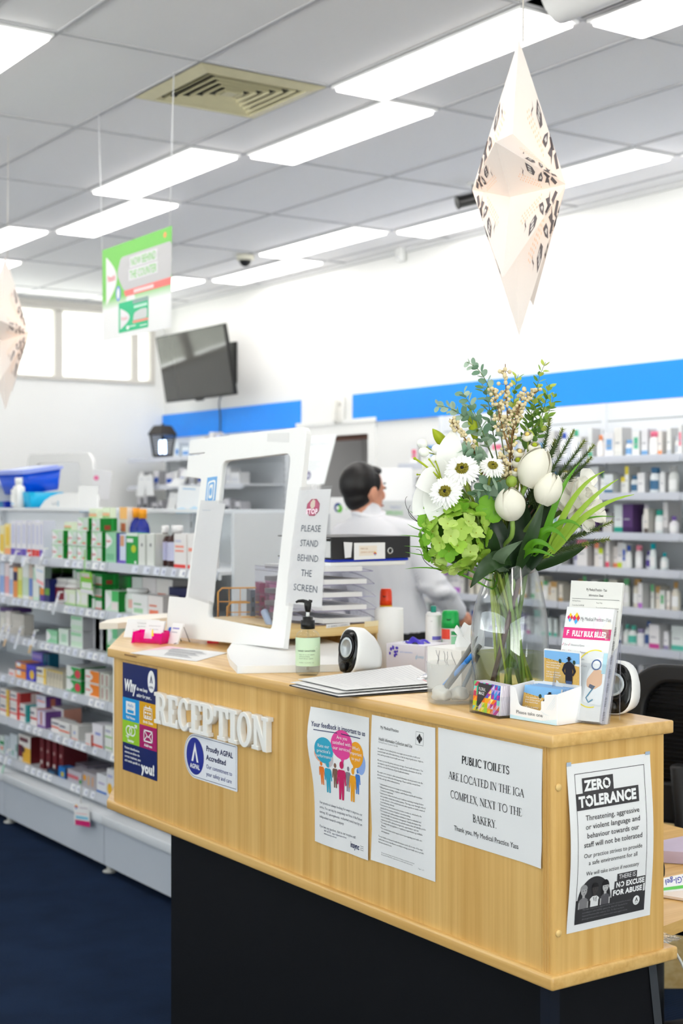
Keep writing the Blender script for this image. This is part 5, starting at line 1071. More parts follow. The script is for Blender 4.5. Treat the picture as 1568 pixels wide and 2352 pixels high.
# peony
PEO = C((250, 248, 240), .55, 0, .25, 'peony_petal', .03, 20, .42)
pc = Bq(1330, 1150, .0); pax = (RT*.55-AW*.55+UP*.35).normalized(); t = flower('peony', 'ruffled white peony at the bouquet\'s right', 'flower', pc-pax*.02, RT*.8+UP*.5, None, .004, STEMS[2]); x = pax.orthogonal().normalized(); y = pax.cross(x); rr = random.Random(4)
for ring_, (k, L, W_, op) in enumerate(((6, .062, .062, .95), (6, .056, .056, .55), (6, .046, .046, .2), (5, .034, .034, -.15))):
    for i in range(k):
        a = 2*PI*i/k+ring_*.5+rr.uniform(-.15, .15); d = x*math.cos(a)+y*math.sin(a); m = MB()
        leaf(m, pc-pax*.016+d*.006, d*(op+.25)+pax*(1.05-op), pax-d*.4 if op < .4 else pax, L*rr.uniform(.95, 1.1), W_, PEO, .55 if op < .6 else .2, .3, 'petal', 8, 8, .055, rr.uniform(0, 6)); part(m, 'petal', t, True)
for du, dv, dw in ((-30, -40, .02), (15, -62, .02), (38, 40, .0), (10, 55, -.01), (-40, 10, -.02)):
    m = MB(); q = Bq(1330+du, 1150+dv, dw); d = q-pc; leaf(m, pc+d*.25, d, pax, .055, .058, PEO, .3, .25, 'petal', 8, 8, .06, du); part(m, 'petal', t, True)
# ranunculus buds
RAN = C((245, 241, 226), .5, 0, .3, 'ranunculus_petal', .05, 30, .15)
for k, (u, v, r, w, lb) in enumerate(((1211, 1002, 12, -.01, 'small cream ranunculus bud, highest of the group'), (1227, 1027, 13.5, -.03, 'small cream ranunculus bud opening above the tallest tulip'), (1192, 1041, 12, -.03, 'small cream ranunculus bud left of the tallest tulip\'s tip'), (1190, 1062, 14, -.045, 'open cream ranunculus left of the tallest tulip'), (1184, 1084, 11, -.05, 'small cream ranunculus bud by the green bud'))):
    c = Bq(u, v, w); r *= .000864; ax = (-AW*.5+UP*.7+RT*.15*(k % 3-1)).normalized(); t = flower('ranunculus', lb, 'flower', c-ax*r, ax, 'cream ranunculus', .0018, STEMS[1], .05)
    x = ax.orthogonal().normalized(); y = ax.cross(x)
    for j in range(9):
        a0 = j*2.4; sh = 1-.06*(j//3); m = MB()
        m.grid(lambda a, b: c + ax*(r*(-math.cos(PI*(.08+.62*b)))*sh) + (x*math.cos(a0+(2*a-1)*.95*(1-.3*b*b))+y*math.sin(a0+(2*a-1)*.95*(1-.3*b*b)))*(r*math.sin(PI*(.08+.66*b))*sh+.0006*(2-j//3)), 6, 6, RAN); part(m, 'petal', t, True)
    m = MB(); m.ball(c+ax*r*.45, r*.45, YG if k % 2 else C((228, 200, 110), .6), 8, 5); part(m, 'centre', t, True)
c = Bq(1174, 1106, -.075); t = flower('flower_bud', 'round green bud on a thin bract above the lowest tulip', 'flower bud', c, UP, None, .0016, STEMS[1], .04)
m = MB(); m.ball(c, .0112, leafmat('green_bud', (164, 190, 80)), 16, 9, (1, 1, 1.05)); part(m, 'bud', t, True)
m = MB()
for k in range(6): a = k*PI/3; d = RT*math.cos(a)-AW*math.sin(a); leaf(m, c-UP*.009, d+UP*.1, UP, .018, .004, YG, .5, .1, 'blade', 2, 5)
part(m, 'bracts', t, True)
c = Bq(1176, 1223, -.03); t = flower('seed_pod', 'reddish brown pod deep in the middle of the bouquet', 'pod', c-UP*.012, UP, None, .0016, BROWN, .03); m = MB(); m.ball(c, .0095, C((150, 62, 34), .35, noise=.3), 14, 9, (1, 1, 1.45)); part(m, 'pod', t, True)
# eucalyptus and leafy sprigs
EUC = [leafmat('eucalyptus_a', (164, 192, 168), .55, .2), leafmat('eucalyptus_b', (132, 168, 140), .55, .2), leafmat('eucalyptus_c', (186, 208, 186), .55, .2)]; YL = [leafmat('variegated_a', (150, 186, 82), .45, .25), leafmat('variegated_b', (202, 216, 100), .45, .25), leafmat('variegated_c', (112, 154, 72), .45, .25)]
def sprig(label, path, n, size, mats, seed, group, kind='round', asp=.85, name='eucalyptus_sprig', dens=2):
    rr = random.Random(seed); pts = bez([Bq(*p) for p in path], 18); t = flower(name, label, 'sprig', pts[0], pts[1]-pts[0], group, .0026 if 'eucalyptus' in name else .0017, STEMS[rr.randint(0, 3)], .05)
    m = MB(); m.tube(pts, [.0014-.0009*i/18 for i in range(19)], leafmat('thin_stem', (116, 140, 84)), 6); part(m, 'branch', t, True)
    for k in range(n):
        f = .25+.75*(k+.3)/n; i = min(17, int(f*18)); p = pts[i].lerp(pts[i+1], f*18-i); tg = (pts[i+1]-pts[i]).normalized(); a = k*1.9+rr.uniform(-.4, .4)
        s1 = tg.orthogonal().normalized(); s2 = tg.cross(s1); S = size*1.3*(1.12-.5*f)*rr.uniform(.85, 1.15)
        for q in range(dens):
            m = MB(); d = (s1*math.cos(a+q*2*PI/dens)+s2*math.sin(a+q*2*PI/dens)); leaf(m, p+d*.002, d+tg*rr.uniform(.3, .9), tg-d*.3-AW*.6, S, S*asp, rr.choice(mats), rr.uniform(-.2, .5), .2, kind, 4, 6); part(m, 'leaf', t, True)
    return t
sprig('eucalyptus sprig reaching the top left of the bouquet', [(1165, 1120, .0), (1150, 960, .0), (1128, 850, .0), (1072, 832, -.01)], 13, .017, EUC, 1, 'eucalyptus sprigs')
sprig('eucalyptus sprig arching out to the upper left', [(1150, 1100, .0), (1120, 1000, .0), (1060, 930, -.02), (1000, 932, -.03)], 12, .019, EUC, 2, 'eucalyptus sprigs')
sprig('short eucalyptus sprig pointing up beside the tall lily bud', [(1140, 1080, .0), (1110, 990, -.02), (1085, 930, -.02), (1060, 900, -.02)], 10, .019, EUC, 3, 'eucalyptus sprigs')
sprig('eucalyptus sprig with blue leaves hanging under the smallest daisy', [(1170, 1090, -.04), (1150, 1100, -.06), (1120, 1120, -.07), (1090, 1140, -.07)], 9, .024, EUC, 4, 'eucalyptus sprigs')
sprig('eucalyptus sprig with blue leaves left of the lowest tulip', [(1180, 1180, -.03), (1160, 1140, -.06), (1140, 1150, -.07), (1118, 1175, -.07)], 8, .022, EUC, 5, 'eucalyptus sprigs')
sprig('eucalyptus sprig above the largest daisy', [(1130, 1090, -.03), (1110, 1060, -.05), (1090, 1040, -.05), (1060, 1030, -.05)], 9, .022, EUC, 6, 'eucalyptus sprigs')
G_ = 'yellow edged leafy sprigs'
sprig('yellow green leafy sprig reaching highest at the right', [(1205, 1060, .02), (1235, 980, .02), (1215, 900, .02), (1253, 832, .01)], 13, .019, YL, 7, G_, 'leaf', .55, 'leafy_sprig')
sprig('yellow green leafy sprig at the bouquet\'s upper right', [(1205, 1050, .03), (1240, 990, .03), (1250, 930, .02), (1262, 882, .01)], 12, .021, YL, 8, G_, 'leaf', .55, 'leafy_sprig')
sprig('yellow green leafy sprig curving out right above the conifer', [(1200, 1060, .0), (1230, 1000, .0), (1262, 960, .0), (1272, 905, .0)], 11, .02, YL, 9, G_, 'leaf', .5, 'leafy_sprig')
sprig('green leafy sprig behind the cream berries', [(1165, 1100, .03), (1185, 1000, .04), (1170, 920, .04), (1190, 860, .03)], 15, .022, YL, 10, G_, 'leaf', .5, 'leafy_sprig')
sprig('green leafy sprig left of the cream berries', [(1150, 1090, .02), (1125, 990, .03), (1130, 920, .03), (1105, 880, .03)], 14, .022, [YL[2], EUC[1], YL[0]], 12, G_, 'leaf', .5, 'leafy_sprig')
sprig('green leafy sprig right of the cream berries', [(1190, 1090, .02), (1215, 1010, .03), (1210, 960, .03), (1232, 915, .03)], 14, .022, [YL[2], YL[0]], 13, G_, 'leaf', .5, 'leafy_sprig')
# cream berry sprigs
CRB = C((222, 206, 164), .6, 0, .3, 'cream_berry', .15, 60)
def berries(label, path, n, seed, spread=.012):
    rr = random.Random(seed); pts = bez([Bq(*p) for p in path], 16); t = flower('cream_berry_sprig', label, 'sprig', pts[0], pts[1]-pts[0], 'cream berry sprigs', .0016, TWIG, .05)
    m = MB(); m.tube(pts, [.0016-.0008*i/16 for i in range(17)], TWIG, 6); part(m, 'branch', t, True)
    for k in range(n):
        f = .2+.8*(k+.5)/n; i = min(15, int(f*16)); p = pts[i]; d = Vector((rr.uniform(-1, 1), rr.uniform(-1, 1), rr.uniform(-.3, .9))).normalized()
        q = p + d*rr.uniform(.4, 1)*spread*(1.25-.6*f); m = MB(); m.tube([p, q], .0005, TWIG, 4, False); m.ball(q, rr.uniform(.0031, .0043), CRB, 8, 6); part(m, 'berry', t, True)
berries('tallest cream berry sprig in the middle of the bouquet', [(1172, 1120, -.02), (1170, 1000, -.01), (1160, 920, -.01), (1160, 836, -.01)], 70, 1, .019)
berries('cream berry sprig branching to the upper right', [(1175, 1000, -.015), (1180, 960, -.02), (1195, 930, -.02), (1205, 888, -.02)], 36, 2, .014)
berries('short cream berry sprig beside the tall one\'s left', [(1165, 1020, -.02), (1150, 970, -.03), (1140, 930, -.03), (1132, 890, -.03)], 48, 3, .017)
berries('cream berry sprig reaching right to the blue band', [(1180, 990, -.01), (1195, 940, -.01), (1212, 910, -.01), (1236, 898, -.01)], 34, 4, .014)
berries('cream berry sprig leaning left above the lily', [(1100, 1060, -.03), (1080, 1020, -.04), (1055, 990, -.05), (1032, 962, -.05)], 40, 5, .015)
berries('cream berry sprig low between daisy and tulip', [(1170, 1160, -.03), (1165, 1110, -.05), (1160, 1080, -.05), (1150, 1040, -.05)], 52, 6, .018)
# conifer sprigs
NEED = leafmat('conifer_needles', (84, 106, 56), .6, .15, .35); NTIP = leafmat('conifer_tip', (150, 160, 60), .6, .2)
def conifer(label, path, seed, n=150):
    rr = random.Random(seed); pts = bez([Bq(*p) for p in path], 14); t = flower('conifer_sprig', label, 'sprig', pts[0], pts[1]-pts[0], 'dark conifer sprigs', .0018, BROWN, .04)
    m = MB(); m.tube(pts, [.0022-.0008*i/14 for i in range(15)], NEED, 6); part(m, 'branch', t, True)
    m = MB(); mt = MB()
    for k in range(n):
        f = k/n; i = min(13, int(f*14)); p = pts[i].lerp(pts[i+1], f*14-i); tg = (pts[i+1]-pts[i]).normalized(); s1 = tg.orthogonal().normalized(); s2 = tg.cross(s1); a = k*2.4
        d = (s1*math.cos(a)+s2*math.sin(a)+tg*.75).normalized(); L = .0145*(1.1-.5*f)*rr.uniform(.8, 1.2); w = d.cross(tg).normalized()*.0010; z = d.cross(w).normalized()*.0010
        (mt if f > .9 else m).add([p+w, p-w*.5+z, p-w*.5-z, p+d*L], [(0, 1, 3), (1, 2, 3), (2, 0, 3)], NTIP if f > .9 else NEED)
    part(m, 'needles', t, True); part(mt, 'tip_needles', t, True)
for k, (tip, base, w, lb) in enumerate((((1262, 962), (1236, 1075), .0, 'conifer sprig, leftmost of the upper right fan'), ((1292, 985), (1240, 1095), .01, 'conifer sprig, second from left in the upper right fan'), ((1318, 988), (1246, 1110), .0, 'conifer sprig, third from left in the upper right fan'), ((1342, 1012), (1255, 1120), .02, 'conifer sprig, fourth from left in the upper right fan'), ((1364, 1022), (1262, 1125), .01, 'conifer sprig pointing furthest right in the upper fan'), ((1358, 1050), (1268, 1130), .03, 'lowest conifer sprig of the upper right fan'), ((1275, 1010), (1232, 1110), .03, 'conifer sprig hidden behind the upper right fan'),
    ((1406, 1198), (1240, 1255), .0, 'highest conifer sprig of the lower right spray'), ((1398, 1238), (1235, 1262), .02, 'conifer sprig pointing flat right in the lower spray'), ((1350, 1248), (1228, 1268), -.01, 'lowest conifer sprig of the lower right spray'), ((1375, 1215), (1250, 1240), .03, 'conifer sprig in the middle of the lower right spray'), ((1360, 1190), (1250, 1235), .04, 'conifer sprig behind the grass in the lower right spray'), ((1340, 1225), (1235, 1250), .03, 'dense conifer sprig under the peony'))):
    conifer(lb, [(base[0]-30, base[1]+50, w), (base[0], base[1], w), ((base[0]+tip[0])/2+4, (base[1]+tip[1])/2+6, w-.01), (tip[0], tip[1], w-.02)], 20+k, 230)
# long grass blades and foliage leaves
LG = [leafmat('grass_light', (164, 200, 70), .4, .3), leafmat('grass_mid', (96, 160, 34), .4, .3), leafmat('grass_dark', (48, 110, 26), .4, .25)]; DK = [leafmat('dark_leaf_a', (28, 52, 24), .35, .1), leafmat('dark_leaf_b', (44, 70, 34), .4, .12), leafmat('grey_leaf', (92, 112, 84), .5, .12)]
def blade(label, pts, W_, mat, nrm=None, name='grass_blade', group='long green blades', kind='blade', ruf=0, cat='leaf'):
    q = bez([Bq(*p) for p in pts], 12); t = flower(name, label, cat, q[0], q[1]-q[0], group, .0018, mat, .05); m = MB(); vs = []; nu = 4
    for j, p in enumerate(q):
        tg = (q[min(12, j+1)]-q[max(0, j-1)]).normalized(); n_ = Vector(nrm) if nrm else (-AW+UP*.3); sd = tg.cross(n_).normalized(); nn = sd.cross(tg); w = W_/2*shp(kind, min(.99, max(.02, j/12)))
        vs += [p+sd*w*x+nn*(abs(x)*w*.35+ruf*math.sin(j*1.4+x*3)*W_) for x in (-1, -.5, 0, .5, 1)]
    m.add(vs, [(j*5+i, j*5+i+1, (j+1)*5+i+1, (j+1)*5+i) for j in range(12) for i in range(4)], mat, True); part(m, 'blade', t, True)
blade('bright grass blade pointing highest at the right', [(1262, 1260, -.05), (1290, 1190, -.07), (1320, 1110, -.09), (1388, 1082, -.1)], .017, LG[0])
blade('bright grass blade, second of the three at right', [(1265, 1265, -.05), (1310, 1200, -.08), (1350, 1140, -.1), (1420, 1100, -.1)], .017, LG[0])
blade('bright grass blade reaching furthest right', [(1268, 1270, -.05), (1320, 1200, -.08), (1370, 1150, -.1), (1456, 1136, -.1)], .018, LG[0])
blade('thin grass blade under the three bright ones at right', [(1262, 1245, -.05), (1310, 1200, -.08), (1350, 1180, -.08), (1412, 1187, -.08)], .008, LG[1])
blade('upright dark grass blade in front of the peony', [(1240, 1260, -.06), (1268, 1180, -.08), (1280, 1120, -.09), (1332, 1062, -.08)], .017, LG[1])
blade('broad green blade below the right grass, uppermost of three', [(1215, 1275, -.05), (1235, 1205, -.09), (1270, 1200, -.1), (1300, 1243, -.1)], .02, LG[1])
blade('broad green blade below the right grass, middle of three', [(1205, 1285, -.05), (1215, 1235, -.09), (1240, 1235, -.1), (1275, 1266, -.1)], .02, LG[1])
blade('broad green blade below the right grass, lowest of three', [(1190, 1290, -.04), (1210, 1255, -.08), (1235, 1262, -.09), (1272, 1278, -.09)], .016, LG[1])
blade('bent green blade crossing the conifer at right', [(1235, 1265, -.05), (1260, 1195, -.08), (1310, 1180, -.09), (1335, 1215, -.09)], .015, LG[1])
for k, (tip, mid, base) in enumerate((((916, 1229), (960, 1230), (1012, 1240)), ((928, 1254), (970, 1255), (1015, 1262)), ((930, 1268), (965, 1275), (1015, 1280)), ((930, 1307), (970, 1300), (1020, 1300)), ((935, 1203), (955, 1220), (1005, 1232)), ((938, 1172), (965, 1190), (1010, 1215)))):
    blade('thin grass blade at lower left, %s from the top' % ['third', 'fourth', 'fifth', 'sixth', 'second', 'first'][k], [(base[0]+100, base[1]+50, -.02), (base[0]+20, base[1], -.05), (*mid, -.06), (*tip, -.07)], .0055, LG[1])
for k, (pts, W_, mt, rf) in enumerate((([(1170, 1330, -.02), (1160, 1260, -.05), (1130, 1200, -.05), (1105, 1150, -.03)], .045, DK[0], 0), ([(1185, 1330, -.02), (1200, 1270, -.06), (1190, 1200, -.04), (1200, 1130, .0)], .055, DK[0], 0), ([(1195, 1325, -.02), (1225, 1270, -.05), (1240, 1210, -.03), (1270, 1150, .0)], .05, DK[0], 0), ([(1180, 1325, -.03), (1215, 1260, -.08), (1225, 1210, -.09), (1250, 1150, -.08)], .026, DK[1], 0), ([(1185, 1300, -.02), (1150, 1260, -.09), (1110, 1300, -.1), (1080, 1350, -.09)], .035, DK[1], .06), ([(1165, 1310, -.03), (1120, 1300, -.09), (1150, 1270, -.1), (1200, 1242, -.1)], .026, DK[2], .10), ([(1150, 1320, -.02), (1130, 1260, -.06), (1120, 1220, -.07), (1100, 1180, -.06)], .03, DK[1], 0), ([(1200, 1320, .03), (1260, 1280, .04), (1310, 1270, .05), (1345, 1255, .05)], .032, DK[1], 0), ([(1180, 1320, .03), (1170, 1240, .05), (1150, 1170, .05), (1150, 1090, .05)], .06, DK[0], 0), ([(1190, 1320, .03), (1220, 1240, .05), (1240, 1170, .05), (1240, 1100, .05)], .06, DK[0], 0), ([(1160, 1320, .0), (1120, 1260, .03), (1090, 1200, .03), (1060, 1140, .02)], .055, DK[0], 0))):
    blade(['dark green leaf behind the hydrangea\'s right edge', 'broad dark leaf behind the lowest tulip', 'broad dark leaf below the right tulip', 'narrow dark leaf standing in front of the red pod', 'dark leaf drooping over the vase rim at left', 'wavy grey green leaf over the vase rim', 'dark leaf between hydrangea and lowest tulip', 'dark leaf under the lower conifer spray', 'hidden broad dark leaf at the back left', 'hidden broad dark leaf at the back right', 'dark leaf behind the hydrangea head'][k], pts, W_, mt, None, 'foliage_leaf', 'dark foliage leaves', 'leaf', rf)
for k, (pts) in enumerate(([(1000, 1220, -.05), (940, 1200, -.06), (920, 1150, -.06), (935, 1140, -.06)], [(1000, 1215, -.05), (960, 1200, -.06), (925, 1190, -.06), (942, 1160, -.06)], [(1010, 1310, -.05), (950, 1290, -.06), (980, 1260, -.06), (955, 1262, -.06)])):
    q = bez([Bq(*p) for p in pts], 12); t = flower('dark_twig', ['thin dark twig curling up at the left edge', 'thin dark twig crossing the curled one at left', 'thin dark twig at lower left by the grass'][k], 'twig', q[0], q[1]-q[0], 'dark twigs', .001, BROWN, .05); m = MB(); m.tube(q, [.0008-.0004*i/12 for i in range(13)], C((46, 40, 36), .6), 5); part(m, 'twig_end', t, True)
t = flower('brown_stem', 'thick purplish brown stem slanting through the vase', 'stem', Bq(1225, 1300, .0), RT*.3+UP, None, .0045, C((96, 66, 64), .5), .05)
# ================================================================== SHELVING AND STOCK
ORD = ['first', 'second', 'third', 'fourth', 'fifth', 'sixth', 'seventh', 'eighth', 'ninth', 'tenth', 'eleventh', 'twelfth', 'thirteenth', 'fourteenth', 'fifteenth', 'sixteenth', 'seventeenth', 'eighteenth', 'nineteenth', 'twentieth', 'twenty-first', 'twenty-second', 'twenty-third', 'twenty-fourth', 'twenty-fifth', 'twenty-sixth', 'twenty-seventh', 'twenty-eighth', 'twenty-ninth', 'thirtieth', 'thirty-first', 'thirty-second', 'thirty-third', 'thirty-fourth', 'thirty-fifth', 'thirty-sixth', 'thirty-seventh', 'thirty-eighth']
GX = 2.60; GB = 3.02; GY0, GY1 = 4.6, 8.6
GZ = dict(A=1.303, B=1.098, C=.914, D=.714, E=.509, F=.302)
GN_ = dict(A='top', B='second', C='third', D='fourth', E='fifth', F='bottom')
gon = thing('gondola_shelving', 'long white pharmacy gondola of stocked shelves, left of the counter', 'shelving', (2.8, 6.2, 0))
bays = [GY0, 5.54, 6.67, 7.8, GY1]
for i in range(4):
    m = MB(); m.bx(GB, GB+.03, bays[i]+.012, bays[i+1]-.012, .06, 1.51, SHELFM); part(m, 'back_panel', gon, True)
for y in bays:
    m = MB(); m.bx(GB-.03, GB+.06, y-.015, y+.015, 0, 1.515, GREYM)
    for k in range(28): m.bx(GB-.0315, GB-.029, y-.003, y+.003, .1+k*.05, .125+k*.05, C((70, 72, 76), .6))
    part(m, 'upright', gon, True)
    m = MB(); m.lathe([(.028, 0), (.028, .006), (.012, .01), (.012, .06)], C((188, 188, 184), .4), 14, Matrix.Translation((GX+.0, y, 0))); part(m, 'levelling_foot', gon, True)
m = MB(); m.bx(GB-.11, GB+.05, GY0, 6.67, 1.515, 1.53, SHELFM); m.bx(GB-.11, GB+.34, 6.67, GY1, 1.515, 1.53, SHELFM); part(m, 'top_board', gon, True)
m = MB(); m.bx(GB+.32, GB+.34, 6.67, GY1, .05, 1.515, SHELFM); m.bx(GB+.05, GB+.32, 6.67, 6.69, .05, 1.515, SHELFM); part(m, 'rear_panel', gon, True)
KICK = C((200, 206, 216), .45, name='kick_panel')
for i in range(4):
    m = MB(); m.bx(2.575, 2.59, bays[i]+.004, bays[i+1]-.004, .034, .205, KICK); part(m, 'kick_panel', gon, True)
    m = MB(); m.bx(2.56, GB, bays[i]+.002, bays[i+1]-.002, .205, .245, SHELFM, .004); part(m, 'base_deck', gon, True)
RAILM = clear('price_rail_plastic', (250, 251, 255), 2.4, .12, 1.5, .75, (246, 249, 255))
TICK = [C((238, 240, 246), .4), C((226, 230, 242), .4), C((248, 248, 250), .3)]
def shelf(parent, x0, x1, y0, y1, z, lip=.034, rnd=None, mat=None, tk=True):
    m = MB(); m.bx(x0, x1, y0+.004, y1-.004, z-.012, z, mat or SHELFM); m.bx(x0-.002, x0+.010, y0+.004, y1-.004, z-.03, z-.012, mat or SHELFM)
    s = part(m, 'shelf', parent, True)
    T = Matrix(((0, 0, 0, 0),)*4)
    m = MB(); a = .008; w2 = y1-y0-.01; yc = (y0+y1)/2
    m.add([(x0-.006, y0+.005, z+.004), (x0-.006, y1-.005, z+.004), (x0-.016, y1-.005, z-lip), (x0-.016, y0+.005, z-lip), (x0-.002, y0+.005, z+.004), (x0-.002, y1-.005, z+.004), (x0-.012, y1-.005, z-lip), (x0-.012, y0+.005, z-lip)], [(0, 3, 2, 1), (4, 5, 6, 7), (0, 1, 5, 4), (3, 7, 6, 2), (0, 4, 7, 3), (1, 2, 6, 5)], RAILM)
    y = y0+.03; rr = rnd or R
    while y < y1-.07:
        w = rr.uniform(.035, .055)
        if tk and rr.random() < .75:
            p = lambda yy, t: (x0-.0066-.010*t, yy, z+.004-(lip+.004)*t)
            m.add([p(y, .15), p(y, .9), p(y+w, .9), p(y+w, .15)], [(0, 1, 2, 3)], rr.choice(TICK))
            m.add([(q[0]-.0004, q[1], q[2]) for q in (p(y+.006, .35), p(y+.006, .7), p(y+.02, .7), p(y+.02, .35))], [(0, 1, 2, 3)], C((170, 174, 196), .5))
        y += w+rr.uniform(.004, .05)
    r = m.build('price_rail', s); 
    L = local(parent)
    me = r.data
    for v in me.vertices: v.co = L @ v.co
    return s
for k, z in GZ.items():
    for i in range(4):
        x0 = GX if k != 'F' else GX+.03
        shelf(gon, x0, GB, bays[i], bays[i+1], z)
m = MB(); m.bx(GX+.05, GB+.02, GY0-.02, GY0, .05, 1.52, SHELFM); part(m, 'end_panel', gon, True)

# ---- packs
def col(c): return C(c, .42, 0, .4, 'printed_pack')
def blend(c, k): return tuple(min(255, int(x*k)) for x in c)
def pack(x0, y0, y1, z0, z1, dep, base, side=None, deco=(), nrm=-1):
    """carton: front faces -X between y0<y1; deco = (a0,b0,a1,b1,colour) on the front, a from photo-left, b from the bottom, or ('t', text, a, b, capfrac, colour)"""
    m = MB(); m.bx(x0, x0+dep, y0, y1, z0, z1, col(base))
    W = (y1-y0)*1000; H = (z1-z0)*1000
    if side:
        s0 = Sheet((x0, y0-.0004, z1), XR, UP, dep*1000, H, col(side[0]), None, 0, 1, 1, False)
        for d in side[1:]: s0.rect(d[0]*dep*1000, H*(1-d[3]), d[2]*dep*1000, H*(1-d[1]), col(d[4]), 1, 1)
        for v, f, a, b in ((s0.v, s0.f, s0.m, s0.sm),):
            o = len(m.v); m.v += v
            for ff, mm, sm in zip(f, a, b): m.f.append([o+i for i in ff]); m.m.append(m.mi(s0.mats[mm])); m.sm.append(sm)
    if deco:
        s0 = Sheet((x0-.0004, y1, z1), YR, UP, W, H, col(base), None, 0, 1, 1, False)
        for l, d in enumerate(deco):
            if d[0] == 't': s0.text(d[1], d[2]*W, H*(1-d[3]), d[4]*H, col(d[5]), 2+l, width=d[6]*W, bold=.02, res=1)
            elif d[0] == 'd':   # D-shaped crest
                s0.poly([(d[1]*W, H*(1-d[2])), (d[1]*W, H*(1-d[4]))]+[(d[1]*W+(d[3]-d[1])*W*math.sin(PI*q/10), H*(1-d[4])+(H*(d[4]-d[2]))*q/10) for q in range(1, 10)], col(d[5]), 1+l)
            elif d[0] == 'e': s0.ell(d[1]*W, H*(1-d[2]), d[3]*W, d[4]*H, col(d[5]), 1+l, 14)
            else: s0.rect(d[0]*W, H*(1-d[3]), d[2]*W, H*(1-d[1]), col(d[4]), 1+l, 1)
        o = len(m.v); m.v += s0.v
        for ff, mm, sm in zip(s0.f, s0.m, s0.sm): m.f.append([o+i for i in ff]); m.m.append(m.mi(s0.mats[mm])); m.sm.append(sm)
    return m
def rebase(m, c):
    c = Vector(c); m.v = [p-c for p in m.v]; return m
def put_pack(label, cat, u0, u1, v0, v1, zb, base, dep=.06, side=None, deco=(), n=1, x=None, name='medicine_carton', group=None, gap=.004, lab2=None, xoff=.0):
    """first pack is measured from the photo on plane x, the next n-1 stand behind it"""
    x = (GX+.012 if x is None else x)+xoff; y1, y0 = yX(u0, x), yX(u1, x); d = CAM.z
    zt = atX((u0+u1)/2, v0, x).z; z0 = zb if v1 is None else atX((u0+u1)/2, v1, x).z
    m = pack(x, y0, y1, z0, zt, dep, base, side, deco); c = ((x+dep/2), (y0+y1)/2, z0)
    o = tag(rebase(m, c).build(name, None, c), label, cat, group)
    for k in range(1, n):
        q = o.copy(); COL.objects.link(q); q.location = (c[0]+k*(dep+gap), c[1], c[2]); q['label'] = lab2[k-1] if lab2 else label.replace('front ', '')+', %s row back' % ORD[k]
    return o
def row_pack(label, u0, u1, v0, v1, zb, base, n, pitch, dep, side=None, deco=(), group=None, name='medicine_carton', x=None, cat='carton'):
    """n equal packs side by side, stepping toward the viewer's right"""
    x = GX+.012 if x is None else x; y1, y0 = yX(u0, x), yX(u1, x); zt = atX((u0+u1)/2, v0, x).z; z0 = zb if v1 is None else atX((u0+u1)/2, v1, x).z
    c = (x+dep/2, (y0+y1)/2, z0); o = tag(rebase(pack(x, y0, y1, z0, zt, dep, base, side, deco), c).build(name, None, c), label % 'leftmost', cat, group)
    for k in range(1, n):
        q = o.copy(); COL.objects.link(q); q.location = (c[0], c[1]-k*pitch, z0); q['label'] = label % (ORD[k]+' from left')
def bottle(label, u0, u1, v0, zb, bodyc, capc, labc=None, x=None, name='medicine_bottle', group=None, shape='bottle', labspan=(.15, .6), trans=False):
    x = GX+.04 if x is None else x; y1, y0 = yX(u0, x), yX(u1, x); r = (y1-y0)/2; H = atX((u0+u1)/2, v0, x).z-zb
    t = thing(name, label, 'bottle', (x+r, (y0+y1)/2, zb), 0, group); b = C(bodyc, .25, 0, .5, 'bottle_body')
    m = MB(); 
    if shape == 'jar': m.lathe([(r*.92, 0), (r, .004), (r, H*.72), (r*.88, H*.8), (r*.8, H*.82)], b, 16)
    else: m.lathe([(r*.9, 0), (r, .004), (r, H*.62), (r*.8, H*.72), (r*.42, H*.8), (r*.42, H*.84)], b, 16)
    part(m, 'bottle_body', t)
    m = MB(); cr = r*.86 if shape == 'jar' else r*.56; m.lathe([(cr, H*.82), (cr, H*.99), (cr*.9, H)], col(capc), 16); part(m, 'cap', t)
    if labc:
        s = Cyl((0, 0, H*labspan[1]), r+.0004, PI, r*2*2000*.8, H*(labspan[1]-labspan[0])*1000, col(labc[0]))
        for d in labc[1:]: s.rect(s.w*d[0], s.h*(1-d[3]), s.w*d[2], s.h*(1-d[1]), col(d[4]), 1, 6)
        part(s, 'label', t)
    return t
W_ = (240, 240, 240); GRN = (0, 150, 50); DGR = (0, 124, 36); RED = (226, 70, 66); NVY = (28, 36, 110); PUR = (110, 84, 190); LIL = (214, 214, 236); MAR = (96, 26, 32); ORA = (244, 132, 40); YEL = (246, 206, 70)
PAN = (('d', .0, .05, .5, .95, (246, 246, 246)), (.55, .35, .96, .9, (216, 226, 220)), (.55, .12, .9, .22, RED), ('t', 'Panadol', .05, .42, .16, (214, 60, 70), .36)); PLG = (196, 226, 196)
# --- shelf A (top)
A = GZ['A']; sh = ' on the top gondola shelf'
put_pack('narrow yellow and white pack at left photo edge'+sh, 'carton', 0, 9, 1207, None, A, (246, 236, 190), .05, deco=((0, .1, 1, .7, YEL),))
put_pack('narrow yellow and orange pack, second from left edge'+sh, 'carton', 11, 24, 1203, None, A, (250, 226, 150), .05, deco=((0, 0, 1, .2, (250, 170, 110)), (.2, .3, .8, .9, YEL)))
for k, (u, c) in enumerate(((25, (0, 0, 0, 0)), (38, 0), (50, 0), (63, 1), (73, 1), (82, 1), (91, 0))):
    put_pack('slim white carton with %s base, %s of the slim row' % ('red' if c == 1 else 'violet', ORD[k])+sh, 'carton', u, u+(11 if k < 3 else 8.6), 1196+(k % 2)*3, None, A, (238, 236, 242), .06, side=((206, 206, 224),), deco=((0, 0, 1, .2, RED if c == 1 else PUR), (.2, .35, .8, .9, LIL)), group='slim cartons')
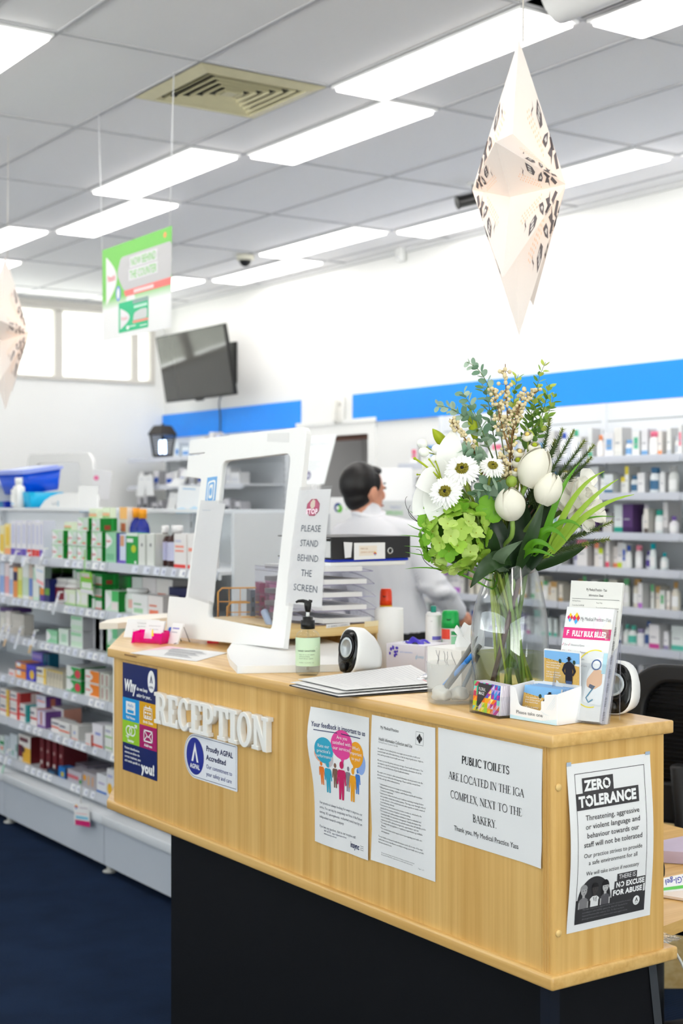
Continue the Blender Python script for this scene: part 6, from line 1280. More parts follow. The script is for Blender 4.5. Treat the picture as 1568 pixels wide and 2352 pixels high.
G1 = 'green and white tablet cartons'; gs = (DGR, (.25, .1, .6, .45, (150, 60, 40)), (.7, 0, .74, 1, (30, 190, 80)))
zrow = A
for r_, (va, vb, lst, nm) in enumerate(((1243, 1272, ((120, 145), (157, 177), (178, 199), (211, 234)), 'bottom'), (1212, 1242, ((120, 145), (157, 177), (178, 199), (211, 234)), 'middle'), (1181, 1211, ((179, 203), (212, 230)), 'upper'))):
    z1 = zrow+(.066 if r_ < 2 else .058)
    for k, (a, b) in enumerate(lst):
        x = GX+.012; y1, y0 = yX(a, x), yX(b, x); c = (x+.04, (y0+y1)/2, zrow)
        o = tag(rebase(pack(x, y0, y1, zrow, z1-.002, .08, PLG, gs, PAN+((0, 0, 1, .1, (236, 240, 236)),)), c).build('medicine_carton', None, c), 'green and white tablet carton, %s from left in the %s row of the big stack' % (ORD[k], nm), 'carton', G1)
    zrow = z1
for k, (a, b, v) in enumerate(((205, 222, 1168), (236, 252, 1166), (148, 164, 1199))):
    put_pack('pale green cap-topped pack, %s, standing behind the big green stack' % ['taller left', 'taller right', 'short'][k], 'carton', a, b, v, None, A, (226, 236, 210), .03, deco=((0, .0, 1, .88, (150, 206, 130)), (0, .84, 1, .9, (236, 180, 140))), xoff=.11)
put_pack('large pale green carton with white crest, right of the green stack', 'carton', 243, 267, 1223, None, A, (150, 208, 170), .06, side=((30, 40, 110),), deco=(('d', .02, .45, .62, .98, (244, 246, 244)), ('t', 'Panadol', .08, .68, .08, RED, .4), (.1, .1, .8, .3, (120, 190, 146))))
put_pack('slim blue toothbrush pack right of the pale green carton', 'carton', 270, 289, 1227, None, A, (214, 222, 240), .04, side=((90, 70, 180),), deco=((0, 0, .3, 1, (60, 60, 170)), (.35, .6, .8, .95, (220, 160, 120)), (0, 0, 1, .12, PUR)))
put_pack('bright green carton with a yellow spot'+sh, 'carton', 290, 317, 1224, None, A, (0, 158, 60), .05, deco=((0, .9, 1, 1, (230, 240, 230)), (.05, .7, .6, .82, (236, 240, 236)), ('e', .65, .5, .2, .12, (200, 210, 40)), ('e', .8, .08, .08, .05, W_)))
put_pack('tall white and orange pack at the back'+sh, 'carton', 275, 292, 1165, None, A, (240, 230, 222), .04, deco=((0, .78, 1, 1, (246, 186, 110)), (0, .3, .5, .6, (200, 210, 240)), (.2, .55, .8, .7, (226, 120, 90))), xoff=.13)
for k, (a, b) in enumerate(((292, 306), (305, 320))): bottle('dark blue bottle with orange cap, %s of two on the top gondola shelf' % ['left', 'right'][k], a, b, 1167+k*2, A, (20, 40, 150), (246, 160, 30), ((40, 60, 170), (.2, .1, .8, .4, (246, 210, 60))), x=GX+.15, group='orange capped bottles')
for k, (a, b) in enumerate(((318, 335), (337, 356))): put_pack('plain white upright carton, %s of two by the brown bottles' % ['left', 'right'][k], 'carton', a, b, 1226, None, A, (226, 228, 222), .06, side=((200, 202, 196),), deco=((.35, .6, .6, .7, (140, 140, 140)), (.9, 0, 1, 1, (190, 196, 184))), group='plain white cartons')
for k, (a, b) in enumerate(((359, 375), (375, 399))): bottle('brown syrup bottle with white cap, %s of two' % ['left', 'right'][k]+sh, a, b-2, 1207, A, (58, 24, 20), (240, 238, 238), ((196, 196, 222), (0, .1, .25, .9, (70, 60, 200)), (0, .75, .3, 1, RED)), group='brown syrup bottles')
put_pack('white carton with red base stripe beside the brown bottles', 'carton', 400, 428, 1226, None, A, (242, 238, 236), .07, deco=((.0, .02, .95, .12, RED), (.1, .6, .8, .66, (244, 150, 130)), (.1, .48, .8, .53, (244, 150, 130)), (.1, .75, .6, .82, (210, 210, 226))), n=2)
put_pack('white carton with red base stripe, further right by the pouch', 'carton', 431, 452, 1226, None, A, (242, 238, 236), .07, deco=((.0, .02, .95, .12, RED), (.1, .5, .8, .6, (244, 150, 130))))
# --- shelf B
Bz = GZ['B']; sh = ' on the second gondola shelf'
for k, (a, b, v, c, d, nm) in enumerate(((0, 10, 1291, (226, 232, 246), (150, 180, 232), 'blue and white'), (11, 21, 1293, (246, 230, 232), (240, 170, 176), 'pink and white'), (22, 30, 1304, (236, 238, 246), (170, 190, 230), 'white and pale blue'), (31, 40, 1303, (246, 156, 80), (34, 30, 90), 'orange and navy'), (41, 51, 1304, (236, 236, 160), (220, 220, 90), 'yellow and white'), (52, 66, 1293, (240, 242, 238), (206, 226, 200), 'white and green'), (67, 75, 1296, (226, 206, 190), (120, 150, 220), 'tan and blue'), (76, 90, 1303, (206, 232, 212), (236, 240, 236), 'mint green'))):
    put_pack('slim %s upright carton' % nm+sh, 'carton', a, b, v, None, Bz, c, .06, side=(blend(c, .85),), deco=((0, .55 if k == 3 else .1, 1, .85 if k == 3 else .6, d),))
put_pack('small navy and green pack before the maroon bottles'+sh, 'carton', 103, 114, 1330, None, Bz, (26, 36, 110), .05, deco=((0, .3, 1, .6, (110, 170, 60)),))
put_pack('small violet and orange pack'+sh, 'carton', 92, 101, 1348, None, Bz, (92, 60, 160), .05, deco=((0, .45, 1, .95, (246, 150, 40)),))
for k, (a, b, v) in enumerate(((116, 137, 1328), (139, 163, 1330))): bottle('maroon tablet bottle with white cap, %s of two' % ['left', 'right'][k], a, b, v, Bz, (236, 232, 230), (238, 236, 232), ((128, 18, 40), (.1, .55, .9, .62, (220, 160, 170))), shape='jar', labspan=(.1, .64), group='maroon bottles')
for k, u in enumerate((106, 131, 158)): bottle('dark bottle with green cap, %s at the back' % ORD[k]+sh, u, u+18, 1304, Bz, (14, 30, 22), (70, 130, 40), None, x=GX+.2, shape='jar', group='green capped bottles')
for k, (a, b) in enumerate(((148, 174), (176, 202))): put_pack('low pale green carton, %s of two in front' % ['left', 'right'][k]+sh, 'carton', a, b, 1355, None, Bz, (226, 236, 206), .06, side=(DGR,), deco=(('d', 0, .05, .3, .95, (244, 244, 244)), (.45, .2, .95, .75, (238, 240, 232)), (0, 0, 1, .12, (150, 200, 120))))
for r_ in range(3):
    for k, (a, b) in enumerate(((168, 189), (190, 210), (212, 234))):
        if r_ == 0 and k < 2: continue
        x = GX+(.10 if k < 2 else .012); y1, y0 = yX(a, x), yX(b, x); z0 = Bz+.052*r_; c = (x+.04, (y0+y1)/2, z0)
        tag(rebase(pack(x, y0, y1, z0, z0+.05, .08, (0, 160, 66), gs, ((.35, .12, .98, .75, (232, 232, 228)), (.0, .08, .3, .9, (226, 234, 226)), (.35, .05, 1, .14, RED))), c).build('medicine_carton', None, c), 'bright green and white carton, %s from left, %s row of the second shelf stack' % (ORD[k], ['bottom', 'middle', 'top'][r_]), 'carton', 'second shelf green cartons')
put_pack('front bright green carton under the white ones'+sh, 'carton', 242, 272, 1357, None, Bz, (214, 234, 214), .06, side=(DGR,), deco=(('d', 0, .05, .45, .95, (246, 246, 246)), (.5, .5, 1, 1, (70, 190, 100)), (.5, .1, .95, .45, (240, 230, 226))))
put_pack('bright green carton at the back right'+sh, 'carton', 268, 300, 1323, None, Bz, (40, 176, 70), .07, side=(DGR,), deco=((.35, .1, .95, .6, (236, 236, 232)), (.35, .06, .9, .14, RED)), xoff=.12)
bottle('white jar with a white lid'+sh, 277, 302, 1352, Bz, (232, 238, 232), (238, 240, 238), ((214, 230, 214), (.2, .1, .4, .9, (120, 190, 130)), (.6, .1, .8, .9, (230, 180, 170))), shape='jar')
for k, (a, b, v, c, d, nm, xo, zl) in enumerate(((303, 326, 1326, (238, 240, 238), (130, 200, 150), 'white carton with green lettering at the back', .12, 0), (327, 358, 1327, (240, 232, 232), (240, 240, 240), 'plain pinkish white carton at the back', .12, 0), (359, 396, 1330, (242, 236, 232), (246, 120, 80), 'wide white carton with orange tab at the back', .12, 0), (304, 339, 1366, (240, 240, 238), (170, 214, 170), 'low white and green carton in front', 0, 0), (340, 374, 1369, (242, 234, 230), (246, 130, 96), 'low white and orange carton in front', 0, 0), (388, 432, 1350, (28, 32, 84), (250, 210, 40), 'dark navy carton with yellow print', .1, 0))):
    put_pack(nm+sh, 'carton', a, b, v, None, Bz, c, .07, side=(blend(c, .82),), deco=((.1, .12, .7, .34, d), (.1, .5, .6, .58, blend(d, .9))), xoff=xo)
# --- shelf C
Cz = GZ['C']; sh = ' on the third gondola shelf'
for k, (a, b, v, c) in enumerate(((0, 12, 1406, (226, 222, 212)), (13, 24, 1404, (236, 228, 222)), (26, 55, 1410, (200, 194, 186)))): put_pack('beige packet, %s from the left edge' % ORD[k]+sh, 'carton', a, b, v, None, Cz, c, .05, deco=((.2, .3, .8, .7, blend(c, 1.06)),), xoff=.03)
put_pack('flat violet box lying high at left edge'+sh, 'carton', 0, 30, 1396, 1406, Cz, (86, 52, 120), .1, xoff=.08)
put_pack('green and white carton, first of the row'+sh, 'carton', 107, 132, 1448, None, Cz, (150, 214, 170), .06, side=(DGR,), deco=(('d', 0, .05, .4, .95, (246, 246, 246)), (.5, .3, .95, .6, (190, 228, 200))))
put_pack('pale mint carton, second of the row'+sh, 'carton', 135, 157, 1445, None, Cz, (222, 236, 224), .06, side=((200, 204, 204),), deco=((.3, .2, .8, .7, (180, 220, 190)),))
for r_, (va, nm) in enumerate(((1451, 'lower'), (1417, 'upper'))):
    x = GX+.012; y1, y0 = yX(162, x), yX(190, x); z0 = Cz+.072*r_
    for k in range(4):
        yy0 = y0-k*.052 if k else y0; c = (x+.04+(.05 if k else 0), (y0+y1)/2-k*.075, z0)
        d = ((.05, .1, .95, .4, (206, 232, 206)), (.0, .75, .9, .95, (160, 214, 170))) if k == 0 else ((.92, 0, 1, 1, (60, 150, 70)),) if k == 2 else ((.96, 0, 1, 1, (120, 120, 124)),)
        tag(rebase(pack(x+(.05 if k else 0), y0-k*.075, y1-k*.075-.004, z0, z0+.07, .08, (226, 236, 226) if k == 0 else (186, 184, 188), ((172, 172, 176),), d), c).build('medicine_carton', None, c), ('white and green carton, %s of the stacked pair' % nm if k == 0 else 'plain grey carton back, %s of three in the %s row' % (ORD[k-1], nm))+sh, 'carton', None if k == 0 else 'grey carton backs')
put_pack('green and white carton beside the counter\'s left end'+sh, 'carton', 247, 270, 1440, None, Cz, (200, 230, 204), .06, deco=(('d', 0, .4, .5, .98, (248, 248, 248)), (.0, .25, .9, .34, (60, 170, 90)), (.5, .6, 1, 1, (110, 200, 140))))
# --- shelf D
Dz = GZ['D']; sh = ' on the fourth gondola shelf'
put_pack('tiny white and red carton'+sh, 'carton', 20, 34, 1537, None, Dz, (238, 226, 226), .05, deco=((.1, .2, .8, .4, RED),))
for r_, (a, b) in enumerate(((1537, None), (1521, 1536))): put_pack('small violet-sided orange carton, %s of two stacked' % ['lower', 'upper'][r_]+sh, 'carton', 36, 60, a, b, Dz, (246, 150, 60), .09, side=((70, 52, 150),), deco=((.1, .3, .5, .9, (246, 246, 246)), (0, .85, 1, 1, (70, 60, 160))))
put_pack('blue cartoon-yellow carton in front'+sh, 'carton', 61, 82, 1528, None, Dz, (60, 60, 200), .06, side=((50, 40, 130),), deco=(('e', .6, .4, .25, .3, (246, 200, 60)), (0, .8, 1, 1, (90, 80, 220))))
put_pack('tall violet carton standing behind'+sh, 'carton', 74, 98, 1498, None, Dz, (120, 110, 214), .06, side=((20, 40, 100),), deco=((.1, .35, .9, .5, (70, 90, 200)), ('e', .6, .42, .2, .1, (246, 200, 80)), (.0, .75, .9, .9, (170, 150, 226))), xoff=.08)
put_pack('teal and navy carton behind the yellow one'+sh, 'carton', 100, 113, 1502, None, Dz, (20, 100, 130), .05, deco=((.5, 0, .7, 1, (20, 30, 90)), (0, .1, .4, .4, (230, 200, 60))), xoff=.08)
put_pack('white carton with yellow band, leading a row of beige packs', 'carton', 84, 106, 1534, None, Dz, (236, 232, 220), .06, deco=((.75, 0, 1, 1, YEL), (0, .42, 1, .52, (230, 190, 70)), (.05, .7, .6, .85, (90, 80, 110))))
row_pack('slim beige carton, %s in the five-pack row'+sh, 109, 115, 1537, None, Dz, (216, 206, 184), 5, .036, .1, side=((200, 196, 180),), deco=((.2, .5, .5, .85, (150, 140, 130)), (0, .9, 1, 1, (220, 190, 90))), group='slim beige cartons')
for r_ in range(2):
    z0 = Dz+.058*r_; x = GX+.012
    for (a, b, base, sd, dc, nm, n, pit) in ((153, 186, (240, 240, 238), ((0, 120, 40), (.5, .2, .8, .8, (20, 90, 30))), ((.3, .1, 1, .95, (40, 170, 80)), ('d', 0, .0, .5, 1, (244, 244, 240)), ('e', .78, .45, .2, .34, (226, 60, 80)), (0, .02, 1, .1, (60, 180, 110))), 'green white and red carton', 1, 0), (196, 228, (240, 240, 236), ((222, 222, 210), (.15, .1, .35, .9, (150, 40, 40)), (.75, .1, .85, .9, (170, 90, 60))), ((.35, .1, 1, .98, (250, 140, 40)), ('d', 0, .0, .55, 1, (246, 244, 240)), (.05, .45, .4, .55, RED)), 'orange and white brown-sided carton', 1, 0)):
        y1, y0 = yX(a, x), yX(b, x); c = (x+.06, (y0+y1)/2, z0)
        tag(rebase(pack(x, y0, y1, z0, z0+.056, .12, base, sd, dc), c).build('medicine_carton', None, c), nm+', %s of two stacked' % ['lower', 'upper'][r_]+sh, 'carton')
    for k in range(2):
        y1 = yX(231, x)-k*.045; c = (x+.06, y1-.02, z0)
        tag(rebase(pack(x, y1-.04, y1, z0, z0+.056, .12, (222, 222, 210), ((222, 222, 210),), ((.35, .1, .6, .9, (150, 40, 40)),)), c).build('medicine_carton', None, c), 'narrow white and red carton end, %s, %s row' % (ORD[k], ['lower', 'upper'][r_])+sh, 'carton', 'narrow carton ends')
# --- shelf E
Ez = GZ['E']; sh = ' on the fifth gondola shelf'
wr = lambda c: ((.0, .32, 1, .44, c), (.05, .62, .6, .76, (110, 110, 130)))
for r_ in range(2):
    x = GX+.012
    for a, b, c_, sd, nm in ((0, 21, YEL, (190, 60, 50), 'white and yellow'), (23, 46, RED, (170, 50, 48), 'white and red')):
        y1, y0 = yX(a, x), yX(b, x); z0 = Ez+.066*r_-(0 if a == 0 else .0); c = (x+.07, (y0+y1)/2, z0)
        tag(rebase(pack(x, y0, y1, z0, z0+.064, .14, (240, 234, 230), (sd, (.4, .1, .6, .9, (230, 210, 205))), wr(RED)+((.72, 0, 1, 1, c_),)), c).build('medicine_carton', None, c), '%s tablet carton, %s of two stacked' % (nm, ['lower', 'upper'][r_])+sh, 'carton')
for a, b, va, base, sd, dc, nm, xo, dp in ((44, 61, 1617, (240, 234, 232), (40, 160, 160), wr(RED)+((.85, 0, 1, 1, (40, 170, 170)),), 'white and red carton with teal edge', 0, .07), (70, 85, 1626, (240, 234, 232), (200, 60, 60), wr(RED), 'short white and red carton', 0, .07), (86, 104, 1633, (226, 214, 236), (110, 70, 140), ((0, 0, 1, .12, (110, 60, 150)), (.4, .15, .6, .95, (190, 110, 90))), 'white carton with purple base, lower of two', 0, .08), (118, 147, 1654, (240, 234, 232), (220, 214, 214), wr((240, 90, 60)), 'low white carton with red stripe in front of another', -.0, .06), (136, 160, 1660, (240, 238, 236), (210, 206, 204), wr((246, 110, 60)), 'white carton with orange stripe', -.02, .05), (164, 180, 1666, (238, 234, 230), (206, 204, 200), ((.3, .4, .6, .6, (170, 180, 220)), (0, .05, .9, .12, (246, 150, 130))), 'cream carton with blue mark', -.02, .08), (196, 209, 1686, (242, 236, 234), (180, 90, 80), ((.1, .1, .8, .2, (244, 150, 140)),), 'smallest white carton', -.03, .05), (212, 236, 1664, (238, 234, 240), (200, 196, 200), ((0, .05, 1, .14, (240, 80, 50)), (.3, .55, .8, .66, (150, 160, 220))), 'upright white carton with red base', -.02, .07), (241, 258, 1668, (240, 242, 238), (190, 200, 186), ((0, .12, 1, .17, (140, 200, 80)), (0, .55, 1, .6, (140, 200, 80)), (.1, .75, .8, .85, (190, 190, 210))), 'white carton with two green stripes', -.02, .07)):
    put_pack(nm+sh, 'carton', a, b, va, None, Ez, base, dp, side=(sd,), deco=dc, xoff=xo)
x = GX+.06; y1, y0 = yX(84, x), yX(105, x); c = (x+.03, (y0+y1)/2, Ez+.07); tag(rebase(pack(x, y0, y1, c[2], c[2]+.062, .08, (232, 228, 240), ((100, 60, 130), (.3, .2, .6, .8, (190, 110, 90))), ((.1, .5, .9, .62, (240, 150, 150)), (.1, .7, .6, .8, (150, 150, 200)))), c).build('medicine_carton', None, c), 'white carton with purple side, upper of two'+sh, 'carton')
put_pack('wide white carton with red stripe, behind the low one'+sh, 'carton', 118, 146, 1626, None, Ez, (238, 232, 228), .09, side=((214, 150, 130),), deco=((0, .42, 1, .5, (244, 90, 60)), (.1, .7, .7, .78, (170, 170, 190))), xoff=.08)
# --- shelf F
Fz = GZ['F']; xf = GX+.045; sh = ' on the bottom gondola shelf'
for a, b, va, base, sd, dc, nm, xo, dp in ((0, 9, 1690, (226, 236, 230), (60, 140, 100), ((0, .5, 1, .7, (40, 150, 90)), (.2, .2, .8, .4, (240, 150, 130))), 'white and green carton at left edge', 0, .08), (10, 22, 1690, (206, 214, 222), (150, 170, 176), ((.5, .2, .6, .8, (90, 150, 140)),), 'pale grey carton, second from left', 0, .08), (23, 40, 1686, (212, 220, 226), (140, 160, 160), ((.3, .1, .5, .3, (110, 180, 160)), (.8, .3, .95, .6, (60, 140, 120))), 'pale grey carton with teal mark', 0, .1), (43, 70, 1689, (236, 230, 224), (92, 20, 26), ((.35, .0, 1, .55, (246, 190, 60)), (.0, .15, .35, .6, (120, 30, 50)), (.1, .75, .8, .9, (110, 60, 70)), ('e', .35, .45, .2, .12, (70, 30, 50))), 'white maroon and yellow carton', 0, .11), (108, 132, 1768, (24, 40, 70), (16, 26, 50), ((.2, .3, .7, .6, (60, 120, 160)),), 'low navy carton in front', -.02, .06), (134, 150, 1762, (30, 120, 200), (20, 40, 90), ((.4, .2, .8, .6, (220, 200, 60)),), 'small bright blue carton', -.02, .05), (150, 188, 1770, (196, 190, 200), (150, 140, 150), ((.1, .3, .8, .6, (220, 110, 120)), (.85, .1, .98, .4, (60, 160, 70))), 'flat grey and pink carton', -.01, .1), (190, 221, 1776, (190, 182, 186), (140, 130, 130), (('e', .15, .6, .12, .2, (246, 170, 40)), (.4, .2, .5, .8, (230, 180, 90)), (.7, .2, .8, .8, (226, 170, 110))), 'flat grey carton with orange flower', -.01, .1), (222, 245, 1779, (240, 240, 244), (200, 200, 206), ((0, .05, 1, .16, (40, 110, 200)), (.2, .5, .8, .6, (190, 180, 210))), 'white carton with blue base stripe', -.02, .07), (246, 262, 1767, (240, 238, 240), (200, 200, 200), (('e', .4, .3, .35, .2, (246, 190, 40)), (.1, .7, .8, .8, (190, 190, 220))), 'white and yellow carton against the counter', -.02, .07)):
    put_pack(nm+sh, 'carton', a, b, va, None, Fz, base, dp, side=(sd,), deco=dc, xoff=xo, x=xf)
row_pack('dark maroon upright box, %s in its row'+sh, 92, 101, 1694, None, Fz, (110, 26, 34), 4, .075, .12, side=((92, 20, 28),), deco=(('e', .4, .22, .25, .07, (226, 214, 210)), ('e', .4, .62, .2, .06, (190, 150, 150))), group='maroon boxes', x=xf)
put_pack('dark grey flat carton behind the grey and pink one'+sh, 'carton', 152, 200, 1752, 1768, Fz, (120, 112, 124), .12, xoff=.06, x=xf, deco=((.1, .3, .9, .6, (160, 140, 150)),))
# --- hanging shelf tickets
TKT = C((240, 240, 244), .35)
for k, (u, v0, v1, z, tone, lb) in enumerate(((33, 1268, 1298, 'A', (240, 242, 250), 'white hanging ticket at left on the top gondola shelf'), (60, 1272, 1302, 'A', (240, 242, 250), 'white hanging ticket beside the first on the top gondola shelf'), (98, 1262, 1300, 'A', (206, 206, 210), 'grey tilted hanging ticket on the top gondola shelf'), (131, 1362, 1411, 'B', (214, 218, 224), 'white hanging ticket under the maroon bottles'), (5, 1436, 1478, 'C', (236, 236, 240), 'tilted hanging ticket at far left of the third shelf'), (18, 1440, 1484, 'C', (224, 190, 150), 'tan tipped hanging ticket at left of the third shelf'), (43, 1442, 1490, 'C', (236, 240, 250), 'white tilted hanging ticket, third on the third shelf'), (76, 1450, 1500, 'C', (222, 190, 140), 'tan tipped hanging ticket, fourth on the third shelf'), (14, 1724, 1775, 'F', (180, 220, 200), 'pale green hanging ticket at left of the bottom shelf'))):
    x = GX-.03; p1 = atX(u+4, v0, x); p2 = atX(u-4, v1, x); e = Vector((0, -.026, 0)); t = thing('shelf_ticket', lb, 'ticket', p1, 0, 'hanging shelf tickets')
    q = Quad([p1-e*.5, p1+e*.5, p2+e*.55-Vector((.012, 0, 0)), p2-e*.55-Vector((.012, 0, 0))], 18, 60, TKT); q.rect(0, 38, 18, 60, col(tone), 1, 1); q.rect(4, 8, 14, 14, col((150, 150, 190)), 1, 1); part(q, 'ticket_card', t, True)
    m = MB(); m.box(p1+Vector((.008, 0, .004)), (.018, .014, .006), WPLAST); part(m, 'clip', t, True)
x = GX+.0; p = atX(187, 1806, x-.02); t = thing('hang_tag', 'white hanging tag with pink base below the bottom gondola shelf', 'ticket', p)
m = MB(); m.add([p+Vector((0, .008, 0)), p-Vector((0, .008, 0)), atX(186, 1845, x-.05)-Vector((0, .006, 0)), atX(186, 1845, x-.05)+Vector((0, .006, 0))], [(0, 1, 2, 3)], CHROME); part(m, 'strap', t, True)
q = Quad([atX(169, 1843, x-.05), atX(204, 1847, x-.05), atX(207, 1900, x-.06), atX(171, 1894, x-.06)], 70, 110, PAPER); q.rect(4, 84, 70, 110, col((206, 26, 110)), 1, 1); q.rect(8, 64, 64, 78, col((130, 200, 226)), 1, 1); q.rect(10, 50, 60, 53, col((240, 170, 180)), 1, 1); logo(q, 12, 20, .9); q.rect(26, 20, 64, 25, C((200, 190, 200), .5), 1, 1); part(q, 'tag_card', t, True)
p = atX(195, 1262, GX-.02); t = thing('hang_tag', 'green hanging tag on the top gondola shelf over the second', 'ticket', p); m = MB(); m.add([p+Vector((0, .006, 0)), p-Vector((0, .006, 0)), atX(194, 1316, GX-.03)-Vector((0, .006, 0)), atX(194, 1316, GX-.03)+Vector((0, .006, 0))], [(0, 1, 2, 3)], col((110, 190, 60))); part(m, 'strap', t, True)
q = Quad([atX(184, 1312, GX-.03), atX(211, 1315, GX-.03), atX(214, 1366, GX-.035), atX(185, 1361, GX-.035)], 60, 90, col((120, 190, 50))); q.rect(4, 6, 46, 22, col((190, 190, 180)), 1, 1); q.rect(6, 44, 54, 68, col((226, 232, 220)), 1, 1); q.rect(0, 72, 60, 90, col((226, 226, 226)), 1, 1); q.rect(20, 22, 56, 25, RED and col(RED), 1, 1); part(q, 'tag_card', t, True)
q = Quad([atX(79, 1296, GX-.03), atX(102, 1300, GX-.03), atX(101, 1353, GX-.04), atX(84, 1340, GX-.04)], 60, 120, PAPER); q.rect(8, 26, 52, 40, col((206, 220, 236)), 1, 1); q.rect(4, 88, 56, 108, col((246, 170, 176)), 1, 1); solo(q, 'shelf_leaflet', 'white leaflet with pink base hanging before the second gondola shelf', 'leaflet')

# --- things standing on top of the gondola
TZ = 1.53; GX2 = 2.99
def onT(u, v, x=GX2): return atX(u, v, x)
def tub(label, px, d, bodyc, lidc, rz, tilt, w, dep, h, z0):
    t = thing('storage_tub', label, 'tub', (px[0], px[1], z0)); T = Matrix.Rotation(rz, 4, 'Z') @ Matrix.Rotation(tilt, 4, 'X')
    def sec(sx, sy, z): return [(x*sx/w/1, y*sy/dep/1, z) for x, y in fillet([(-w/2, -dep/2), (w/2, -dep/2), (w/2, dep/2), (-w/2, dep/2)], .03, 3)]
    m = MB(); vs = []; fs = []; rings = [sec(w*.84, dep*.84, 0), sec(w, dep, h), sec(w*.97, dep*.96, h), sec(w*.82, dep*.82, .006)]; n = len(rings[0])
    for r_ in rings: vs += r_
    for j in range(3):
        for i in range(n): q_ = (i+1) % n; fs.append((j*n+i, j*n+q_, (j+1)*n+q_, (j+1)*n+i))
    fs.append(list(range(n))[::-1]); fs.append([3*n+i for i in range(n)]); m.add(vs, fs, C(bodyc, .3, name='tub_plastic'), True, T); part(m, 'tub_body', t)
    if lidc:
        m = MB(); m.prism(fillet([(-w*.54, -dep*.54), (w*.54, -dep*.54), (w*.54, dep*.54), (-w*.54, dep*.54)], .03, 3), h, h+.014, C(lidc, .3, name='tub_lid'), T); m.prism(fillet([(-w*.47, -dep*.47), (w*.47, -dep*.47), (w*.47, dep*.47), (-w*.47, dep*.47)], .03, 3), h+.014, h+.022, C(lidc, .3), T); part(m, 'lid', t)
    return t
p = onT(85, 1160, 3.06); tub('open turquoise storage tub under the blue one, top of gondola', p, 0, (0, 176, 226), None, PI/2, 0, .30, .2, .085, TZ)
p2 = onT(72, 1130, 3.12); tub('tilted bright blue storage tub with pale blue lid', p2, 0, (0, 84, 220), (150, 166, 232), PI/2+.1, math.radians(-8), .34, .24, .115, TZ+.088)
p = onT(6, 1150, 3.06); tub('clear tub with a blue-rimmed lid at left photo edge', p, 0, (224, 228, 230), (200, 214, 232), PI/2, 0, .26, .2, .11, TZ)
p = onT(8, 1160, 2.96); t = thing('blue_box', 'small teal and navy box at left photo edge, gondola top', 'box', (2.98, p.y, TZ)); m = MB(); m.bx(-.03, .03, -.05, .05, 0, .035, col((0, 120, 170))); m.bx(-.031, .031, -.055, -.02, .0005, .036, col((20, 50, 170))); part(m, 'carton', t)
x = 2.955; y1, y0 = yX(25, x), yX(62, x); yc = (y0+y1)/2; t = thing('lotion_bottle', 'large white lotion bottle with blue label line, gondola top', 'bottle', (x, yc, TZ-.02)); z0 = .0
m = MB(); m.lathe([(.036, .02), (.042, .024), (.042, .125), (.036, .138), (.02, .142), (.02, .146)], WPLAST, 20, None, True, True, .75, 1); part(m, 'bottle_body', t); m = MB(); m.lathe([(.021, .146), (.021, .18), (.019, .184)], WPLAST, 16); part(m, 'cap', t); s = Cyl((0, 0, .12), .0425, PI, 60, 90, col((244, 244, 242))); s.rect(8, 74, 52, 82, col((90, 170, 220)), 1, 6); s.rect(14, 20, 46, 23, col((200, 200, 206)), 1, 4); s.rect(14, 30, 40, 33, col((200, 200, 206)), 1, 4); part(s, 'label', t)
# white arched header sign
x = 2.95; t = thing('header_sign', 'white arched brand header sign on top of the gondola', 'sign', onT(140, 1172, x)); pts = []
for u, v in ((90, 1172), (95, 1163), (104, 1150), (118, 1140), (135, 1134), (155, 1132), (200, 1133), (226, 1136), (226, 1176)): q_ = atX(u, v, x); pts.append((-(q_.y), q_.z))
m = MB(); m.prism(pts[::-1], -.004, .004, C((244, 244, 244), .35), frame((x, 0, 0), (0, -1, 0), (0, 0, 1))); part(m, 'sign_board', t, True)
y1 = yX(118, x-.005); s = Sheet((x-.0046, y1, atX(140, 1150, x).z), YR, UP, 110, 30, WHITE, None, 0, 1, 1, False); s.v = []; s.f = []; s.m = []; s.sm = []; s.mats = []
s.text('CeraVe', 2, 22, 14, C((150, 164, 176), .5), 1, width=66); s.ring(86, 15, 9, 11, 5, C((110, 180, 210), .5), 1); part(s, 'lettering', t, True)
x = 2.945; q = Quad([atX(181, 1117, x), atX(225, 1116, x), atX(224, 1168, x), atX(180, 1168, x)], 80, 100, C((248, 248, 248), .1, 0, .6)); solo(q, 'price_card', 'blank glossy white price card standing beside the header sign', 'card')
q = Quad([atX(182, 1170, x), atX(204, 1170, x), atX(204, 1176, x), atX(182, 1176, x)], 40, 12, col((100, 176, 226))); solo(q, 'blue_strip', 'small blue label strip under the white price card', 'label strip')
for k, (a, b, c_, d_, lb) in enumerate(((365, 417, 1114, 1176, 'white glossy display card beside the protective screen'),)):
    x = 2.93; q = Quad([atX(410, 1114, x), atX(463, 1117, x), atX(459, 1178, x), atX(404, 1180, x)], 80, 100, C((242, 244, 248), .15, 0, .5)); q.rect(16, 10, 60, 14, col((150, 190, 226)), 1, 1); q.poly([(0, 100), (0, 82), (20, 78), (40, 86), (60, 74), (80, 84), (80, 100)], col((190, 220, 240)), 1); solo(q, 'display_card', lb, 'card')

